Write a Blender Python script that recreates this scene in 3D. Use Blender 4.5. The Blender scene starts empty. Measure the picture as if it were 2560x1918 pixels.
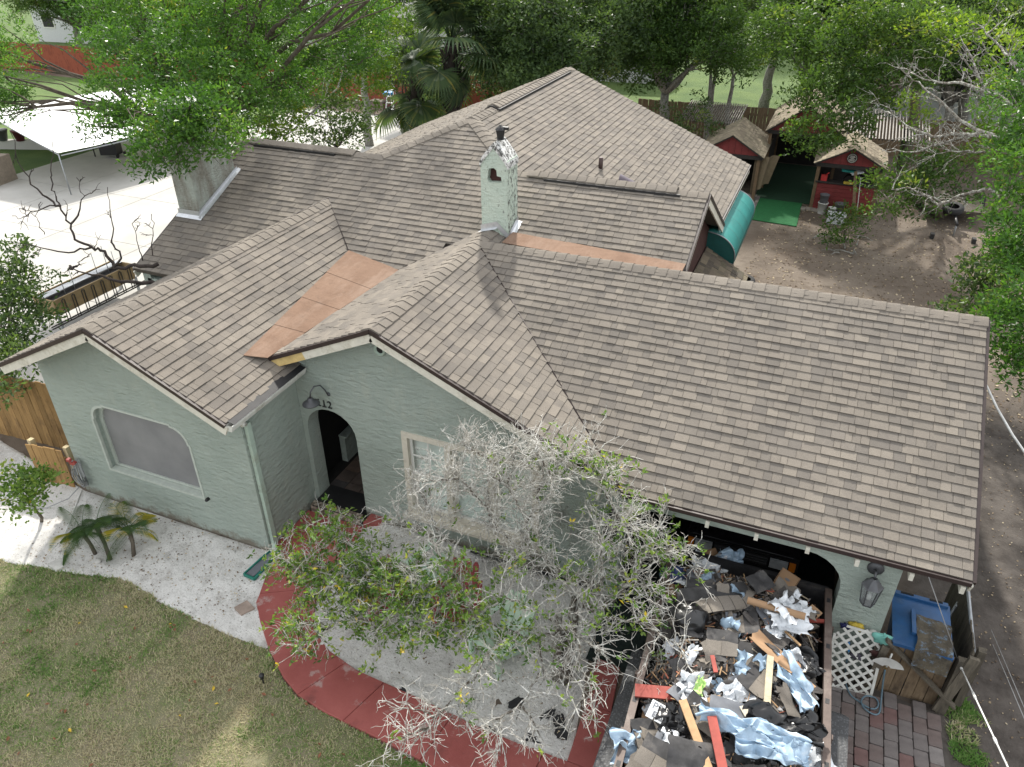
import bpy, bmesh, math, random
import numpy as np
from mathutils import Vector, Matrix, Euler, noise

random.seed(7); RNG = np.random.default_rng(7)
R = math.radians
scene = bpy.context.scene
COL = scene.collection

# ---------------------------------------------------------------- camera
CAMP = np.array([5.193, -6.358, 9.126]); YAW, PIT, ROL, FPX = -.396, .5594, -.0055, 1900.
PW, PH = 2560., 1918.
def _axes():
    f = np.array([math.sin(YAW)*math.cos(PIT), math.cos(YAW)*math.cos(PIT), -math.sin(PIT)])
    r = np.array([math.cos(YAW), -math.sin(YAW), 0.]); u = np.cross(r, f)
    c, s = math.cos(ROL), math.sin(ROL)
    return c*r+s*u, -s*r+c*u, f
AR, AU, AF = _axes()
def ray(px, py): return AF + AR*(px-PW/2)/FPX - AU*(py-PH/2)/FPX
def at(px, py, **k):
    """photo pixel -> point on the plane x=, y= or z= (or at distance d=)"""
    d = ray(px, py); a, v = list(k.items())[0]
    if a == 'd': return Vector(CAMP + d/np.linalg.norm(d)*v)
    i = 'xyz'.index(a); return Vector(CAMP + d*((v-CAMP[i])/d[i]))
cam = bpy.data.cameras.new('camera'); camo = bpy.data.objects.new('camera', cam); COL.objects.link(camo)
M = Matrix(((AR[0], AU[0], -AF[0], CAMP[0]), (AR[1], AU[1], -AF[1], CAMP[1]), (AR[2], AU[2], -AF[2], CAMP[2]), (0, 0, 0, 1)))
camo.matrix_world = M
cam.sensor_fit = 'HORIZONTAL'; cam.sensor_width = 36.; cam.lens = 36.*FPX/PW; cam.clip_start = .1; cam.clip_end = 2000
scene.camera = camo

# ---------------------------------------------------------------- light
SUN_AZ, SUN_EL = -21., 41.      # azimuth from +Y towards +X
w = bpy.data.worlds.new('World'); scene.world = w; w.use_nodes = True
nt = w.node_tree; nt.nodes.clear()
sky = nt.nodes.new('ShaderNodeTexSky'); sky.sky_type = 'NISHITA'; sky.sun_disc = False
sky.sun_elevation = R(SUN_EL); sky.sun_rotation = R(SUN_AZ); sky.air_density = 1.0; sky.dust_density = 2.5; sky.ozone_density = 1.0
bg = nt.nodes.new('ShaderNodeBackground'); bg.inputs[1].default_value = .15
wo = nt.nodes.new('ShaderNodeOutputWorld'); haze = nt.nodes.new('ShaderNodeMix'); haze.data_type = 'RGBA'; haze.inputs[0].default_value = .62      # thin bright cloud veil over the blue
haze.inputs[7].default_value = (8.3, 8.2, 7.9, 1); nt.links.new(sky.outputs[0], haze.inputs[6]); nt.links.new(haze.outputs[2], bg.inputs[0]); nt.links.new(bg.outputs[0], wo.inputs[0])
sun = bpy.data.lights.new('sun', 'SUN'); sun.energy = 3.7; sun.angle = R(2.2); sun.color = (1., .96, .88)
suno = bpy.data.objects.new('sun', sun); COL.objects.link(suno)
sd = Vector((math.sin(R(SUN_AZ))*math.cos(R(SUN_EL)), math.cos(R(SUN_AZ))*math.cos(R(SUN_EL)), math.sin(R(SUN_EL))))
suno.rotation_euler = sd.to_track_quat('Z', 'Y').to_euler(); suno.location = sd*60
vs = scene.view_settings; vs.view_transform = 'Standard'; vs.look = 'None'; vs.gamma = 1; vs.use_curve_mapping = False; vs.exposure = .72

# ---------------------------------------------------------------- materials
MAT = {}
class NT:
    def __init__(s, m): s.t = m.node_tree; s.t.nodes.clear()
    def n(s, typ, **k):
        o = s.t.nodes.new(typ)
        for a, v in k.items():
            if a == 'ins':
                for i, x in v.items():
                    if hasattr(x, 'is_output'): s.t.links.new(x, o.inputs[i])
                    else: o.inputs[i].default_value = x
            else: setattr(o, a, v)
        return o
    def noise(s, scale, detail=3, rough=.55, vec=None, dist=0.):
        ins = {'Scale': scale, 'Detail': detail, 'Roughness': rough, 'Distortion': dist}
        if vec is not None: ins['Vector'] = vec
        return s.n('ShaderNodeTexNoise', ins=ins).outputs[0]
    def pos(s): return s.n('ShaderNodeNewGeometry').outputs['Position']
    def gen(s): return s.n('ShaderNodeTexCoord').outputs['Object']
    def scaled(s, vec, sc): return s.n('ShaderNodeMapping', ins={'Vector': vec, 'Scale': sc}).outputs[0]
    def ramp(s, fac, stops, interp='LINEAR'):
        r = s.n('ShaderNodeValToRGB', ins={0: fac}); cr = r.color_ramp; cr.interpolation = interp
        while len(cr.elements) < len(stops): cr.elements.new(.5)
        for e, (p, c) in zip(cr.elements, stops):
            e.position = p; e.color = (c[0], c[1], c[2], 1) if hasattr(c, '__len__') else (c, c, c, 1)
        return r.outputs[0]
    def mix(s, fac, a, b, mode='MIX'):
        o = s.n('ShaderNodeMix', data_type='RGBA', blend_type=mode)
        for i, x in ((0, fac), (6, a), (7, b)):
            if hasattr(x, 'is_output'): s.t.links.new(x, o.inputs[i])
            else: o.inputs[i].default_value = (x[0], x[1], x[2], 1) if hasattr(x, '__len__') else x
        return o.outputs[2]
    def math(s, op, a, b=0.):
        return s.n('ShaderNodeMath', operation=op, ins={0: a, 1: b}).outputs[0]
    def attr(s, name='rnd'): return s.n('ShaderNodeAttribute', attribute_name=name).outputs['Fac']
    def bump(s, h, strength=.3, dist=.01): return s.n('ShaderNodeBump', ins={'Height': h, 'Strength': strength, 'Distance': dist}).outputs[0]
    def out(s, col, rough=.8, metal=0., normal=None, spec=None, alpha=None, trans=None):
        ins = {'Base Color': col if hasattr(col, 'is_output') else (*col, 1), 'Roughness': rough, 'Metallic': metal}
        if normal is not None: ins['Normal'] = normal
        if spec is not None: ins['Specular IOR Level'] = spec
        if trans is not None: ins['Transmission Weight'] = trans
        p = s.n('ShaderNodeBsdfPrincipled', ins=ins)
        o = s.n('ShaderNodeOutputMaterial'); s.t.links.new(p.outputs[0], o.inputs[0]); return p
def newmat(name):
    m = bpy.data.materials.new(name); m.use_nodes = True; MAT[name] = m; return NT(m)
def simple(name, col, rough=.7, metal=0., var=.18, scale=9., bump=.15, bscale=40., dirt=None, spec=None):
    t = newmat(name); p = t.gen()
    n1 = t.noise(scale, 4, .6, p)
    f = t.ramp(n1, [(.3, 1-var), (.7, 1+var*.6)])
    c = t.mix(1., col, f, 'MULTIPLY')
    if dirt: c = t.mix(t.ramp(t.noise(scale*.6, 5, .7, p), [(.52, 0), (.7, .75)]), c, dirt)
    t.out(c, rough, metal, t.bump(t.noise(bscale, 3, .6, p), bump, .01), spec)
def leafmat(name, stops, trans=.4, rough=.45):
    t = newmat(name); c = t.ramp(t.attr(), stops)
    d = t.n('ShaderNodeBsdfPrincipled', ins={'Base Color': c, 'Roughness': rough, 'Specular IOR Level': .22})
    c2 = t.mix(1., c, (1.5, 1.55, .6), 'MULTIPLY')
    tr = t.n('ShaderNodeBsdfTranslucent', ins={'Color': c2})
    mx = t.n('ShaderNodeMixShader', ins={0: trans, 1: d.outputs[0], 2: tr.outputs[0]})
    o = t.n('ShaderNodeOutputMaterial'); t.t.links.new(mx.outputs[0], o.inputs[0])

# shingles: per-tab tone (attribute), granules, faint blotches
t = newmat('shingle'); p = t.pos()
tone = t.ramp(t.attr(), [(0, (.150, .135, .118)), (.08, (.156, .140, .122)), (.22, (.172, .154, .133)), (.52, (.186, .165, .140)), (.78, (.199, .176, .149)), (1, (.219, .194, .163))])
g = t.ramp(t.noise(170, 2, .8, p), [(.30, .62), (.5, 1.), (.72, 1.34)])
tone = t.mix(1., tone, g, 'MULTIPLY')
tone = t.mix(1., tone, t.ramp(t.noise(.9, 4, .6, p), [(.3, .87), (.7, 1.1)]), 'MULTIPLY')
st = t.noise(1., 4, .65, t.scaled(p, (3.2, 3.2, .7)))
tone = t.mix(t.ramp(st, [(.52, 0), (.75, .34)]), tone, (.105, .094, .086))
t.out(tone, .93, 0, t.bump(t.noise(230, 2, .8, p), .5, .006), .25)
t = newmat('stucco'); p = t.pos()
sv = t.scaled(p, (1., 1., 2.6))
sw = t.n('ShaderNodeTexVoronoi', feature='SMOOTH_F1', ins={'Vector': t.mix(.22, sv, t.n('ShaderNodeTexNoise', ins={'Vector': sv, 'Scale': 3.5, 'Detail': 4.}).outputs[1]), 'Scale': 7.}).outputs[0]
rid = t.n('ShaderNodeTexNoise', noise_type='RIDGED_MULTIFRACTAL', ins={'Vector': sv, 'Scale': 5.2, 'Detail': 3.5, 'Roughness': .5, 'Lacunarity': 2.1, 'Distortion': 1.1}).outputs[0]
msk = t.ramp(t.noise(1.6, 3, .6, p), [(.38, .25), (.66, 1)])
hgt = t.math('ADD', t.math('ADD', t.math('MULTIPLY', sw, .5), t.math('MULTIPLY', t.math('MULTIPLY', rid, msk), .55)), t.math('MULTIPLY', t.noise(34, 4, .7, p, .6), .5))
c = t.mix(t.ramp(t.noise(1.1, 5, .65, p), [(.35, 0), (.7, 1)]), (.315, .368, .328), (.375, .428, .380))
c = t.mix(t.ramp(t.noise(3.2, 6, .7, t.scaled(p, (1, 1, .5))), [(.55, 0), (.75, .5)]), c, (.43, .455, .385))
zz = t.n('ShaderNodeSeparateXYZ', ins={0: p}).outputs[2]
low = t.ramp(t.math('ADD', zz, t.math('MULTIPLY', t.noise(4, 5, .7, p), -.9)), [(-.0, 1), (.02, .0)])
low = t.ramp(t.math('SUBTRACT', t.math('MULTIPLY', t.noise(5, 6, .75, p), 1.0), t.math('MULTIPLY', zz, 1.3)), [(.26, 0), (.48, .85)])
c = t.mix(t.ramp(t.noise(1., 6, .75, t.scaled(p, (4.5, 4.5, .45))), [(.55, 0), (.78, .4)]), c, (.25, .27, .225))
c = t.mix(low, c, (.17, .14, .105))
t.out(c, .85, 0, t.bump(hgt, .9, .055), .3)
t = newmat('chimney_stucco'); p = t.pos()
zz = t.n('ShaderNodeSeparateXYZ', ins={0: p}).outputs
c = t.mix(t.ramp(t.noise(2, 4, .6, p), [(.35, 0), (.7, 1)]), (.56, .66, .57), (.64, .72, .62))
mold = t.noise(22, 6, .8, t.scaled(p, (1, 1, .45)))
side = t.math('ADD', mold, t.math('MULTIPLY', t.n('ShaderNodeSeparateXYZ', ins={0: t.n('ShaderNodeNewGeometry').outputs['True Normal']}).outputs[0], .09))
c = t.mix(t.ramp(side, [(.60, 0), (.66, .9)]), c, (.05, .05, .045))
t.out(c, .9, 0, t.bump(t.math('ADD', t.noise(14, 5, .65, t.scaled(p, (1, 1, 2))), mold), .9, .05), .2)
t = newmat('chimney_cap'); p = t.pos()
c = t.mix(t.ramp(t.noise(13, 6, .75, p), [(.47, 0), (.55, .95)]), (.72, .72, .70), (.06, .06, .055))
t.out(c, .9, 0, t.bump(t.noise(18, 5, .7, p), .8, .04))
t = newmat('grey_stucco'); p = t.pos()
c = t.mix(t.ramp(t.noise(3, 6, .7, t.scaled(p, (1, 1, .4))), [(.4, 0), (.65, 1)]), (.42, .46, .41), (.24, .225, .185))
c = t.mix(t.ramp(t.noise(20, 6, .8, p), [(.6, 0), (.66, .7)]), c, (.09, .08, .065))
t.out(c, .9, 0, t.bump(t.noise(14, 5, .65, t.scaled(p, (1, 1, 2))), 1., .06))
t = newmat('copper_felt'); p = t.pos()
c = t.mix(t.ramp(t.noise(2.2, 5, .6, p), [(.3, 0), (.7, 1)]), (.175, .110, .076), (.230, .150, .106))
c = t.mix(1., c, t.ramp(t.noise(160, 2, .8, p), [(.3, .75), (.7, 1.2)]), 'MULTIPLY')
c = t.mix(t.ramp(t.noise(5, 7, .8, p), [(.56, 0), (.68, .7)]), c, (.135, .092, .068))
c = t.mix(t.ramp(t.noise(1.1, 5, .7, t.scaled(p, (2.5, .6, 1))), [(.5, 0), (.7, .5)]), c, (.30, .22, .17))
t.out(c, .95, 0, t.bump(t.math('ADD', t.math('MULTIPLY', t.noise(200, 2, .8, p), .08), t.noise(4, 4, .6, p)), .5, .05), .2)
simple('fascia_white', (.62, .60, .52), .6, var=.12, dirt=(.40, .37, .29))
simple('fascia_new_pine', (.60, .45, .19), .7, var=.25, scale=6, dirt=(.45, .28, .10))
simple('drip_brown', (.030, .018, .016), .5, var=.2)
simple('ridge_vent_black', (.012, .012, .013), .6)
simple('soffit_dark', (.10, .085, .07), .8)
simple('flashing_metal', (.62, .64, .66), .35, .7, var=.12, scale=14, dirt=(.75, .76, .78))
simple('window_cream', (.60, .56, .47), .6, var=.1, dirt=(.45, .41, .33))
simple('window_grey', (.44, .48, .43), .7, var=.12)
simple('sash_white', (.72, .72, .68), .5, var=.06)
simple('blind_slat', (.80, .81, .78), .5, var=.05)
t = newmat('insect_screen'); p = t.pos()
c = t.mix(t.ramp(t.noise(1.6, 4, .6, p), [(.3, 0), (.7, 1)]), (.19, .19, .195), (.245, .245, .245))
t.out(c, .7, 0, t.bump(t.noise(90, 2, .7, t.scaled(p, (1, 1, .12))), .25, .004), .3)
t = newmat('window_glass')
g_ = t.n('ShaderNodeBsdfGlossy', ins={'Color': (.9, .95, .95, 1), 'Roughness': .04}); tr_ = t.n('ShaderNodeBsdfTransparent', ins={'Color': (.86, .92, .90, 1)})
mx_ = t.n('ShaderNodeMixShader', ins={0: .09, 1: tr_.outputs[0], 2: g_.outputs[0]})
o_ = t.n('ShaderNodeOutputMaterial'); t.t.links.new(mx_.outputs[0], o_.inputs[0])
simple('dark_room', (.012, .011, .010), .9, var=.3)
simple('lamp_grey', (.085, .088, .095), .45, .3, var=.25)
simple('black_paint', (.016, .016, .017), .5, var=.25)
simple('number_black', (.03, .032, .03), .5)
simple('gutter_white', (.62, .62, .58), .45, var=.15, dirt=(.33, .31, .25))
simple('gutter_guard', (.014, .014, .016), .7, var=.3, scale=30)
simple('pipe_sage', (.37, .46, .39), .6, var=.12, dirt=(.26, .27, .21))
simple('vent_pipe_brown', (.055, .032, .028), .6)
simple('vent_hood_purple', (.115, .095, .115), .4, .3)
# ---------------------------------------------------------------- mesh helpers
LOC = {}
class MB:
    def __init__(s): s.v = []; s.f = []; s.r = []; s.sm = []
    def add(s, vs, fs, rnd=.5, smooth=False):
        b = len(s.v); s.v += [tuple(map(float, x)) for x in vs]
        for f in fs: s.f.append([b+i for i in f]); s.r.append(rnd); s.sm.append(smooth)
        return s
    def box(s, c, size, rot=None, rnd=.5, taper=1.):
        hx, hy, hz = [a/2 for a in size]
        vs = [Vector((x*hx*(taper if z > 0 else 1), y*hy*(taper if z > 0 else 1), z*hz)) for z in (-1, 1) for y in (-1, 1) for x in (-1, 1)]
        if rot is not None:
            m = rot if isinstance(rot, Matrix) else Euler(rot).to_matrix()
            vs = [m @ v for v in vs]
        c = Vector(c); vs = [v+c for v in vs]
        return s.add(vs, [(0, 2, 3, 1), (4, 5, 7, 6), (0, 1, 5, 4), (2, 6, 7, 3), (0, 4, 6, 2), (1, 3, 7, 5)], rnd)
    def beam(s, a, b, wd, ht, up=(0, 0, 1), rnd=.5):
        a, b = Vector(a), Vector(b); d = (b-a); L = d.length; d.normalize()
        u = Vector(up); x = d.cross(u)
        if x.length < 1e-4: x = d.cross(Vector((1, 0, 0)))
        x.normalize(); u = x.cross(d)
        m = Matrix((x, d, u)).transposed()
        return s.box((a+b)/2, (wd, L, ht), m, rnd)
    def poly(s, pts, th, n=None, rnd=.5):
        """planar polygon, thickened by th along -normal"""
        P = [Vector(p) for p in pts]
        if n is None:
            n = Vector((0, 0, 0))
            for i in range(len(P)): n += P[i].cross(P[(i+1) % len(P)])
            n.normalize()
        n = Vector(n); k = len(P)
        vs = P + [p - n*th for p in P]
        fs = [list(range(k)), list(range(2*k-1, k-1, -1))] + [[i, i+k, (i+1) % k + k, (i+1) % k] for i in range(k)]
        return s.add(vs, fs, rnd)
    def tube(s, pts, rad, n=6, cap=True, rnd=.5, smooth=True):
        P = [Vector(p) for p in pts]; k = len(P)
        if not hasattr(rad, '__len__'): rad = [rad]*k
        vs = []; ref = None
        for i in range(k):
            d = (P[min(i+1, k-1)] - P[max(i-1, 0)])
            if d.length < 1e-7: d = Vector((0, 0, 1))
            d.normalize()
            if ref is None: ref = Vector((0, 0, 1)) if abs(d.z) < .9 else Vector((1, 0, 0))
            x = d.cross(ref)
            if x.length < 1e-4: x = d.orthogonal()
            x.normalize(); y = x.cross(d); ref = y.cross(x) if False else ref
            for j in range(n):
                a = 2*math.pi*j/n; vs.append(P[i] + (x*math.cos(a)+y*math.sin(a))*rad[i])
        fs = []
        for i in range(k-1):
            for j in range(n):
                j2 = (j+1) % n; fs.append((i*n+j, i*n+j2, (i+1)*n+j2, (i+1)*n+j))
        s.add(vs, fs, rnd, smooth)
        if cap and n > 2:
            b = len(s.v)-k*n
            s.f.append([b+j for j in range(n-1, -1, -1)]); s.r.append(rnd); s.sm.append(False)
            s.f.append([b+(k-1)*n+j for j in range(n)]); s.r.append(rnd); s.sm.append(False)
        return s
    def lathe(s, prof, n=16, c=(0, 0, 0), rot=None, rnd=.5, smooth=True, cap=True):
        vs = []; c = Vector(c); m = None if rot is None else (rot if isinstance(rot, Matrix) else Euler(rot).to_matrix())
        for r, z in prof:
            for j in range(n):
                a = 2*math.pi*j/n; v = Vector((r*math.cos(a), r*math.sin(a), z))
                vs.append((m @ v if m else v)+c)
        k = len(prof); fs = []
        for i in range(k-1):
            for j in range(n):
                j2 = (j+1) % n; fs.append((i*n+j, i*n+j2, (i+1)*n+j2, (i+1)*n+j))
        s.add(vs, fs, rnd, smooth)
        if cap:
            b = len(s.v)-k*n
            s.f.append([b+j for j in range(n-1, -1, -1)]); s.r.append(rnd); s.sm.append(False)
            s.f.append([b+(k-1)*n+j for j in range(n)]); s.r.append(rnd); s.sm.append(False)
        return s
    def grid(s, fn, nu, nv, rnd=.5, smooth=True, th=None):
        vs = [fn(i/nu, j/nv) for j in range(nv+1) for i in range(nu+1)]
        fs = [(j*(nu+1)+i, j*(nu+1)+i+1, (j+1)*(nu+1)+i+1, (j+1)*(nu+1)+i) for j in range(nv) for i in range(nu)]
        return s.add(vs, fs, rnd, smooth)
    def xf(s, m):
        s.v = [tuple(m @ Vector(v)) for v in s.v]; return s
    def mesh(s, name, off=(0, 0, 0)):
        me = bpy.data.meshes.new(name); o = Vector(off)
        me.from_pydata([(a-o.x, b-o.y, c-o.z) for a, b, c in s.v], [], s.f)
        at_ = me.attributes.new('rnd', 'FLOAT', 'FACE'); at_.data.foreach_set('value', np.array(s.r, dtype=np.float32))
        me.polygons.foreach_set('use_smooth', s.sm); me.update(); return me
    def build(s, name, mat, parent=None, label=None, cat=None, group=None, kind=None, origin=None, local=False):
        """world-space geometry; the object origin sits at `origin` (or its parent's place)"""
        off = Vector((0, 0, 0))
        if parent is not None: off = LOC[parent] if not local else Vector((0, 0, 0))
        elif origin is not None: off = Vector(origin)
        elif s.v and kind is None:
            a = np.array(s.v); off = Vector((a[:, 0].mean(), a[:, 1].mean(), a[:, 2].min()))
        me = s.mesh(name, off); me.materials.append(MAT[mat])
        o = bpy.data.objects.new(name, me); COL.objects.link(o)
        if parent is not None: o.parent = parent; LOC[o] = off.copy()
        else: o.location = off; LOC[o] = off.copy()
        tag(o, label, cat, group, kind); return o
def tag(o, label=None, cat=None, group=None, kind=None):
    if label: o['label'] = label
    if cat: o['category'] = cat
    if group: o['group'] = group
    if kind: o['kind'] = kind
    return o
def thing(name, label, cat, loc=(0, 0, 0), group=None, rotz=0.):
    o = bpy.data.objects.new(name, None); COL.objects.link(o); o.location = loc; o.rotation_euler = (0, 0, rotz)
    o.empty_display_size = .2; LOC[o] = Vector(loc); return tag(o, label, cat, group)
def copy_tree(o, parent=None):
    c = o.copy(); COL.objects.link(c); c.parent = parent
    for ch in [x for x in bpy.data.objects if x.parent == o]: copy_tree(ch, c)
    return c
def text_mb(body, size, depth=.01, font_scale=1.):
    cu = bpy.data.curves.new('txt', 'FONT'); cu.body = body; cu.size = size; cu.extrude = depth/2; cu.align_x = 'CENTER'
    ob = bpy.data.objects.new('txt', cu); COL.objects.link(ob)
    dg = bpy.context.evaluated_depsgraph_get(); me = ob.evaluated_get(dg).to_mesh()
    m = MB(); m.add([v.co.copy() for v in me.vertices], [tuple(p.vertices) for p in me.polygons])
    ob.evaluated_get(dg).to_mesh_clear(); bpy.data.objects.remove(ob); bpy.data.curves.remove(cu); return m
def nz(x, y, z=0., s=1.): return noise.noise(Vector((x*s, y*s, z*s)))
def fast_mesh(name, co, quads, rnd, mat, smooth=False):
    """numpy verts (N,3) + quads (M,4) -> mesh with face attribute"""
    me = bpy.data.meshes.new(name); nv, nf = len(co), len(quads); k = quads.shape[1]
    me.vertices.add(nv); me.vertices.foreach_set('co', co.astype(np.float32).ravel())
    me.loops.add(nf*k); me.loops.foreach_set('vertex_index', quads.astype(np.int32).ravel())
    me.polygons.add(nf); me.polygons.foreach_set('loop_start', np.arange(0, nf*k, k, dtype=np.int32))
    a = me.attributes.new('rnd', 'FLOAT', 'FACE'); a.data.foreach_set('value', np.asarray(rnd, dtype=np.float32))
    me.update(calc_edges=True); me.materials.append(MAT[mat]); return me

# ---------------------------------------------------------------- house: roofs
house = thing('stucco_house', 'sage green stucco house with brown shingled gable roofs and two chimneys', 'house', (-.4, 4., 0))
mA, mB, mC, mD, mE = .477, .45, .467, .46, .41
zA, xA = 4.037, -4.215; zB, xB = 4.05, -.37; yC, zC = 5.34, 4.05; zE, xE = 5.27, -2.14
FA = lambda x, y: zA - mA*abs(x-xA)
FB = lambda x, y: zB - mB*abs(x-xB)
FC = lambda x, y: zC - mC*abs(y-yC)
FD = lambda x, y: 4.04 + mD*(y-6.36)
FE = lambda x, y: zE - mE*abs(x-xE)
yD = 7.68; zDr = FD(0, yD)
FDr = lambda x, y: zDr - .538*(y-yD)
EXPO = .1435
def clip_convex(poly, clip):
    out = poly
    k = len(clip)
    for i in range(k):
        ax, ay = clip[i]; bx, by = clip[(i+1) % k]; ex, ey = bx-ax, by-ay
        inp = out; out = []
        if not inp: return []
        for j in range(len(inp)):
            p, q = inp[j], inp[(j+1) % len(inp)]
            dp = ex*(p[1]-ay)-ey*(p[0]-ax); dq = ex*(q[1]-ay)-ey*(q[0]-ax)
            if dp >= 0: out.append(p)
            if (dp >= 0) != (dq >= 0):
                t_ = dp/(dp-dq); out.append((p[0]+(q[0]-p[0])*t_, p[1]+(q[1]-p[1])*t_))
    return out
SINGLE = []      # candidate shingles: (distance, verts, faces, rnd, roof)
def shingle_plane(fn, pieces, up, roof, seed, single=False, lift=.0):
    """fn(x,y)->z; up = uphill direction in plan; pieces = convex plan polygons"""
    up = Vector((up[0], up[1], 0)).normalized(); ud = Vector((up.y, -up.x, 0))
    p0 = Vector((sum(q[0] for q in pieces[0])/len(pieces[0]), sum(q[1] for q in pieces[0])/len(pieces[0]), 0)); z0 = fn(p0.x, p0.y)
    p1 = p0+up*.01; sl = (fn(p1.x, p1.y)-z0)/.01
    cs = 1/math.sqrt(1+sl*sl); S = Vector((up.x*cs, up.y*cs, sl*cs)); N = ud.cross(S)
    if N.z < 0: N = -N
    O = Vector((p0.x, p0.y, z0))
    def to2(x, y):
        d = Vector((x, y, fn(x, y)))-O; return (d.dot(ud), d.dot(S))
    P2 = []
    for pc in pieces:
        q = [to2(x, y) for x, y in pc]
        ar = sum(q[i][0]*q[(i+1) % len(q)][1]-q[(i+1) % len(q)][0]*q[i][1] for i in range(len(q)))
        P2.append(q if ar > 0 else q[::-1])
    smin = min(b for q in P2 for a, b in q); smax = max(b for q in P2 for a, b in q)
    umin = min(a for q in P2 for a, b in q); umax = max(a for q in P2 for a, b in q)
    rr = random.Random(seed); m = MB(); k = 0; s = smin-.02; prev_tone = .5
    while s < smax:
        u = umin-.6+rr.random()*.3
        while u < umax:
            wd = rr.choice((.09, .11, .13, .15, .15, .17, .18, .2, .22, .25)); tone = rr.random()
            if rr.random() < .05: tone = prev_tone
            prev_tone = tone; hh = .012+(.008 if rr.random() < .5 else 0)+rr.random()*.003
            wob = .004*nz(u*1.3, s*3, seed)+(.002 if hh > .013 else 0)
            qd = [(u+.0022, s-.010+wob), (u+wd-.0022, s-.010+wob), (u+wd-.0022, s+EXPO+.004), (u+.0022, s+EXPO+.004)]
            for q in P2:
                c = clip_convex(qd, q)
                if len(c) < 3: continue
                ar = abs(sum(c[i][0]*c[(i+1) % len(c)][1]-c[(i+1) % len(c)][0]*c[i][1] for i in range(len(c))))/2
                if ar < 2e-4: continue
                top = [O+ud*a+S*b+N*(lift+.002+hh*(1-min(1, max(0, (b-s)/EXPO)))) for a, b in c]
                bot = [O+ud*a+S*b-N*.002 for a, b in c]
                n_ = len(c); fs = [list(range(n_))]+[[i, i+n_, (i+1) % n_+n_, (i+1) % n_] for i in range(n_)]
                if (top[1]-top[0]).cross(top[2]-top[1]).dot(N) < 0: fs = [f[::-1] for f in fs]
                if single and ar > .012: SINGLE.append(((top[0]-Vector(CAMP)).length, top+bot, fs, tone, roof, m))
                else: m.add(top+bot, fs, tone)
            u += wd; k += 1
        s += EXPO
    return m
def deck(name, polys, fns, th=.09):
    m = MB()
    for pg, fn in zip(polys, fns):
        P = [Vector((x, y, fn(x, y)-.004)) for x, y in pg]
        n = Vector((0, 0, 0))
        for i in range(len(P)): n += P[i].cross(P[(i+1) % len(P)])
        if n.z < 0: P = P[::-1]
        m.poly(P, th)
    return m.build(name, 'soffit_dark', house)
A_r = [(xA, .22), (-1.953, .22), (-1.953, 1.99), (-3.04, 5.18), (xA, 6.37)]
A_l = [(xA, .22), (xA, 6.37), (-6.477, 4.0), (-6.477, .22)]
B_r = [(xB, 1.72), (3.42, 1.72), (xB, yC)]
B_rr = [(xB, yC), (.155, 5.85), (xB, 6.37)]
B_l = [(xB, 1.72), (xB, 6.37), (-1.85, 4.92), (-2.30, 1.72)]
C_f = [(xB, yC), (3.47, 1.64), (7.76, 1.64), (7.76, yC)]
C_b = [(3.3, yC), (7.76, yC), (7.76, 9.0), (3.3, 9.0)]
C_b2 = [(xB, yC), (3.3, yC), (3.3, 5.84), (.155, 5.84)]
D_f1 = [(-7.44, 3.95), (-1.2, 3.95), (-1.2, yD), (-7.44, yD)]
D_f2 = [(-1.2, 5.72), (3.27, 5.72), (3.27, yD), (-1.2, yD)]
hx = (zE-zDr)/mE
D_h = [(xE-hx, yD), (xE+hx, yD), (xE, 9.03)]
E_r = [(xE, 9.03), (xE+hx, yD), (3.19, 10.6), (3.19, 15.5), (xE, 15.6)]
E_l = [(xE, 9.03), (xE, 15.6), (-6.9, 15.5), (-6.9, 10.6), (xE-hx, yD)]
D_r = [(xE+hx, yD), (3.27, yD), (3.27, 10.6)]
D_rl = [(-7.44, yD), (xE-hx, yD), (-6.9, 10.3), (-7.44, 10.6)]
roofA = deck('roof', [A_r, A_l], [FA, FA]); roofB = deck('roof', [B_r, B_rr, B_l], [FB]*3)
roofC = deck('roof', [C_f, C_b, C_b2], [FC]*3); roofD = deck('roof', [D_f1, D_f2, D_h, D_r, D_rl], [FD, FD, FD, FDr, FDr])
roofE = deck('roof', [E_r, E_l], [FE, FE])
fields = []
def field(fn, pieces, up, roof, seed, single=False):
    m = shingle_plane(fn, pieces, up, roof, seed, single); fields.append((m, roof))
field(FC, [C_f], (0, 1), roofC, 3, True)
field(FA, [A_r], (-1, 0), roofA, 1); field(FA, [A_l], (1, 0), roofA, 2)
field(FB, [B_r, B_rr], (-1, 0), roofB, 4); field(FB, [B_l], (1, 0), roofB, 5)
field(FC, [C_b], (0, -1), roofC, 6); field(FD, [D_f1, D_f2, D_h], (0, 1), roofD, 8)
field(FE, [E_r], (-1, 0), roofE, 9); field(FE, [E_l], (1, 0), roofE, 10); field(FDr, [D_r, D_rl], (0, -1), roofD, 11)
SINGLE.sort(key=lambda c: c[0])
for i, (d, vs_, fs, tone, roof, m) in enumerate(SINGLE):
    if i < 300: MB().add(vs_, fs, tone).build('shingle', 'shingle', roof)
    else: m.add(vs_, fs, tone)
for m, roof in fields: m.build('shingle_field', 'shingle', roof, kind='stuff')

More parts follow.
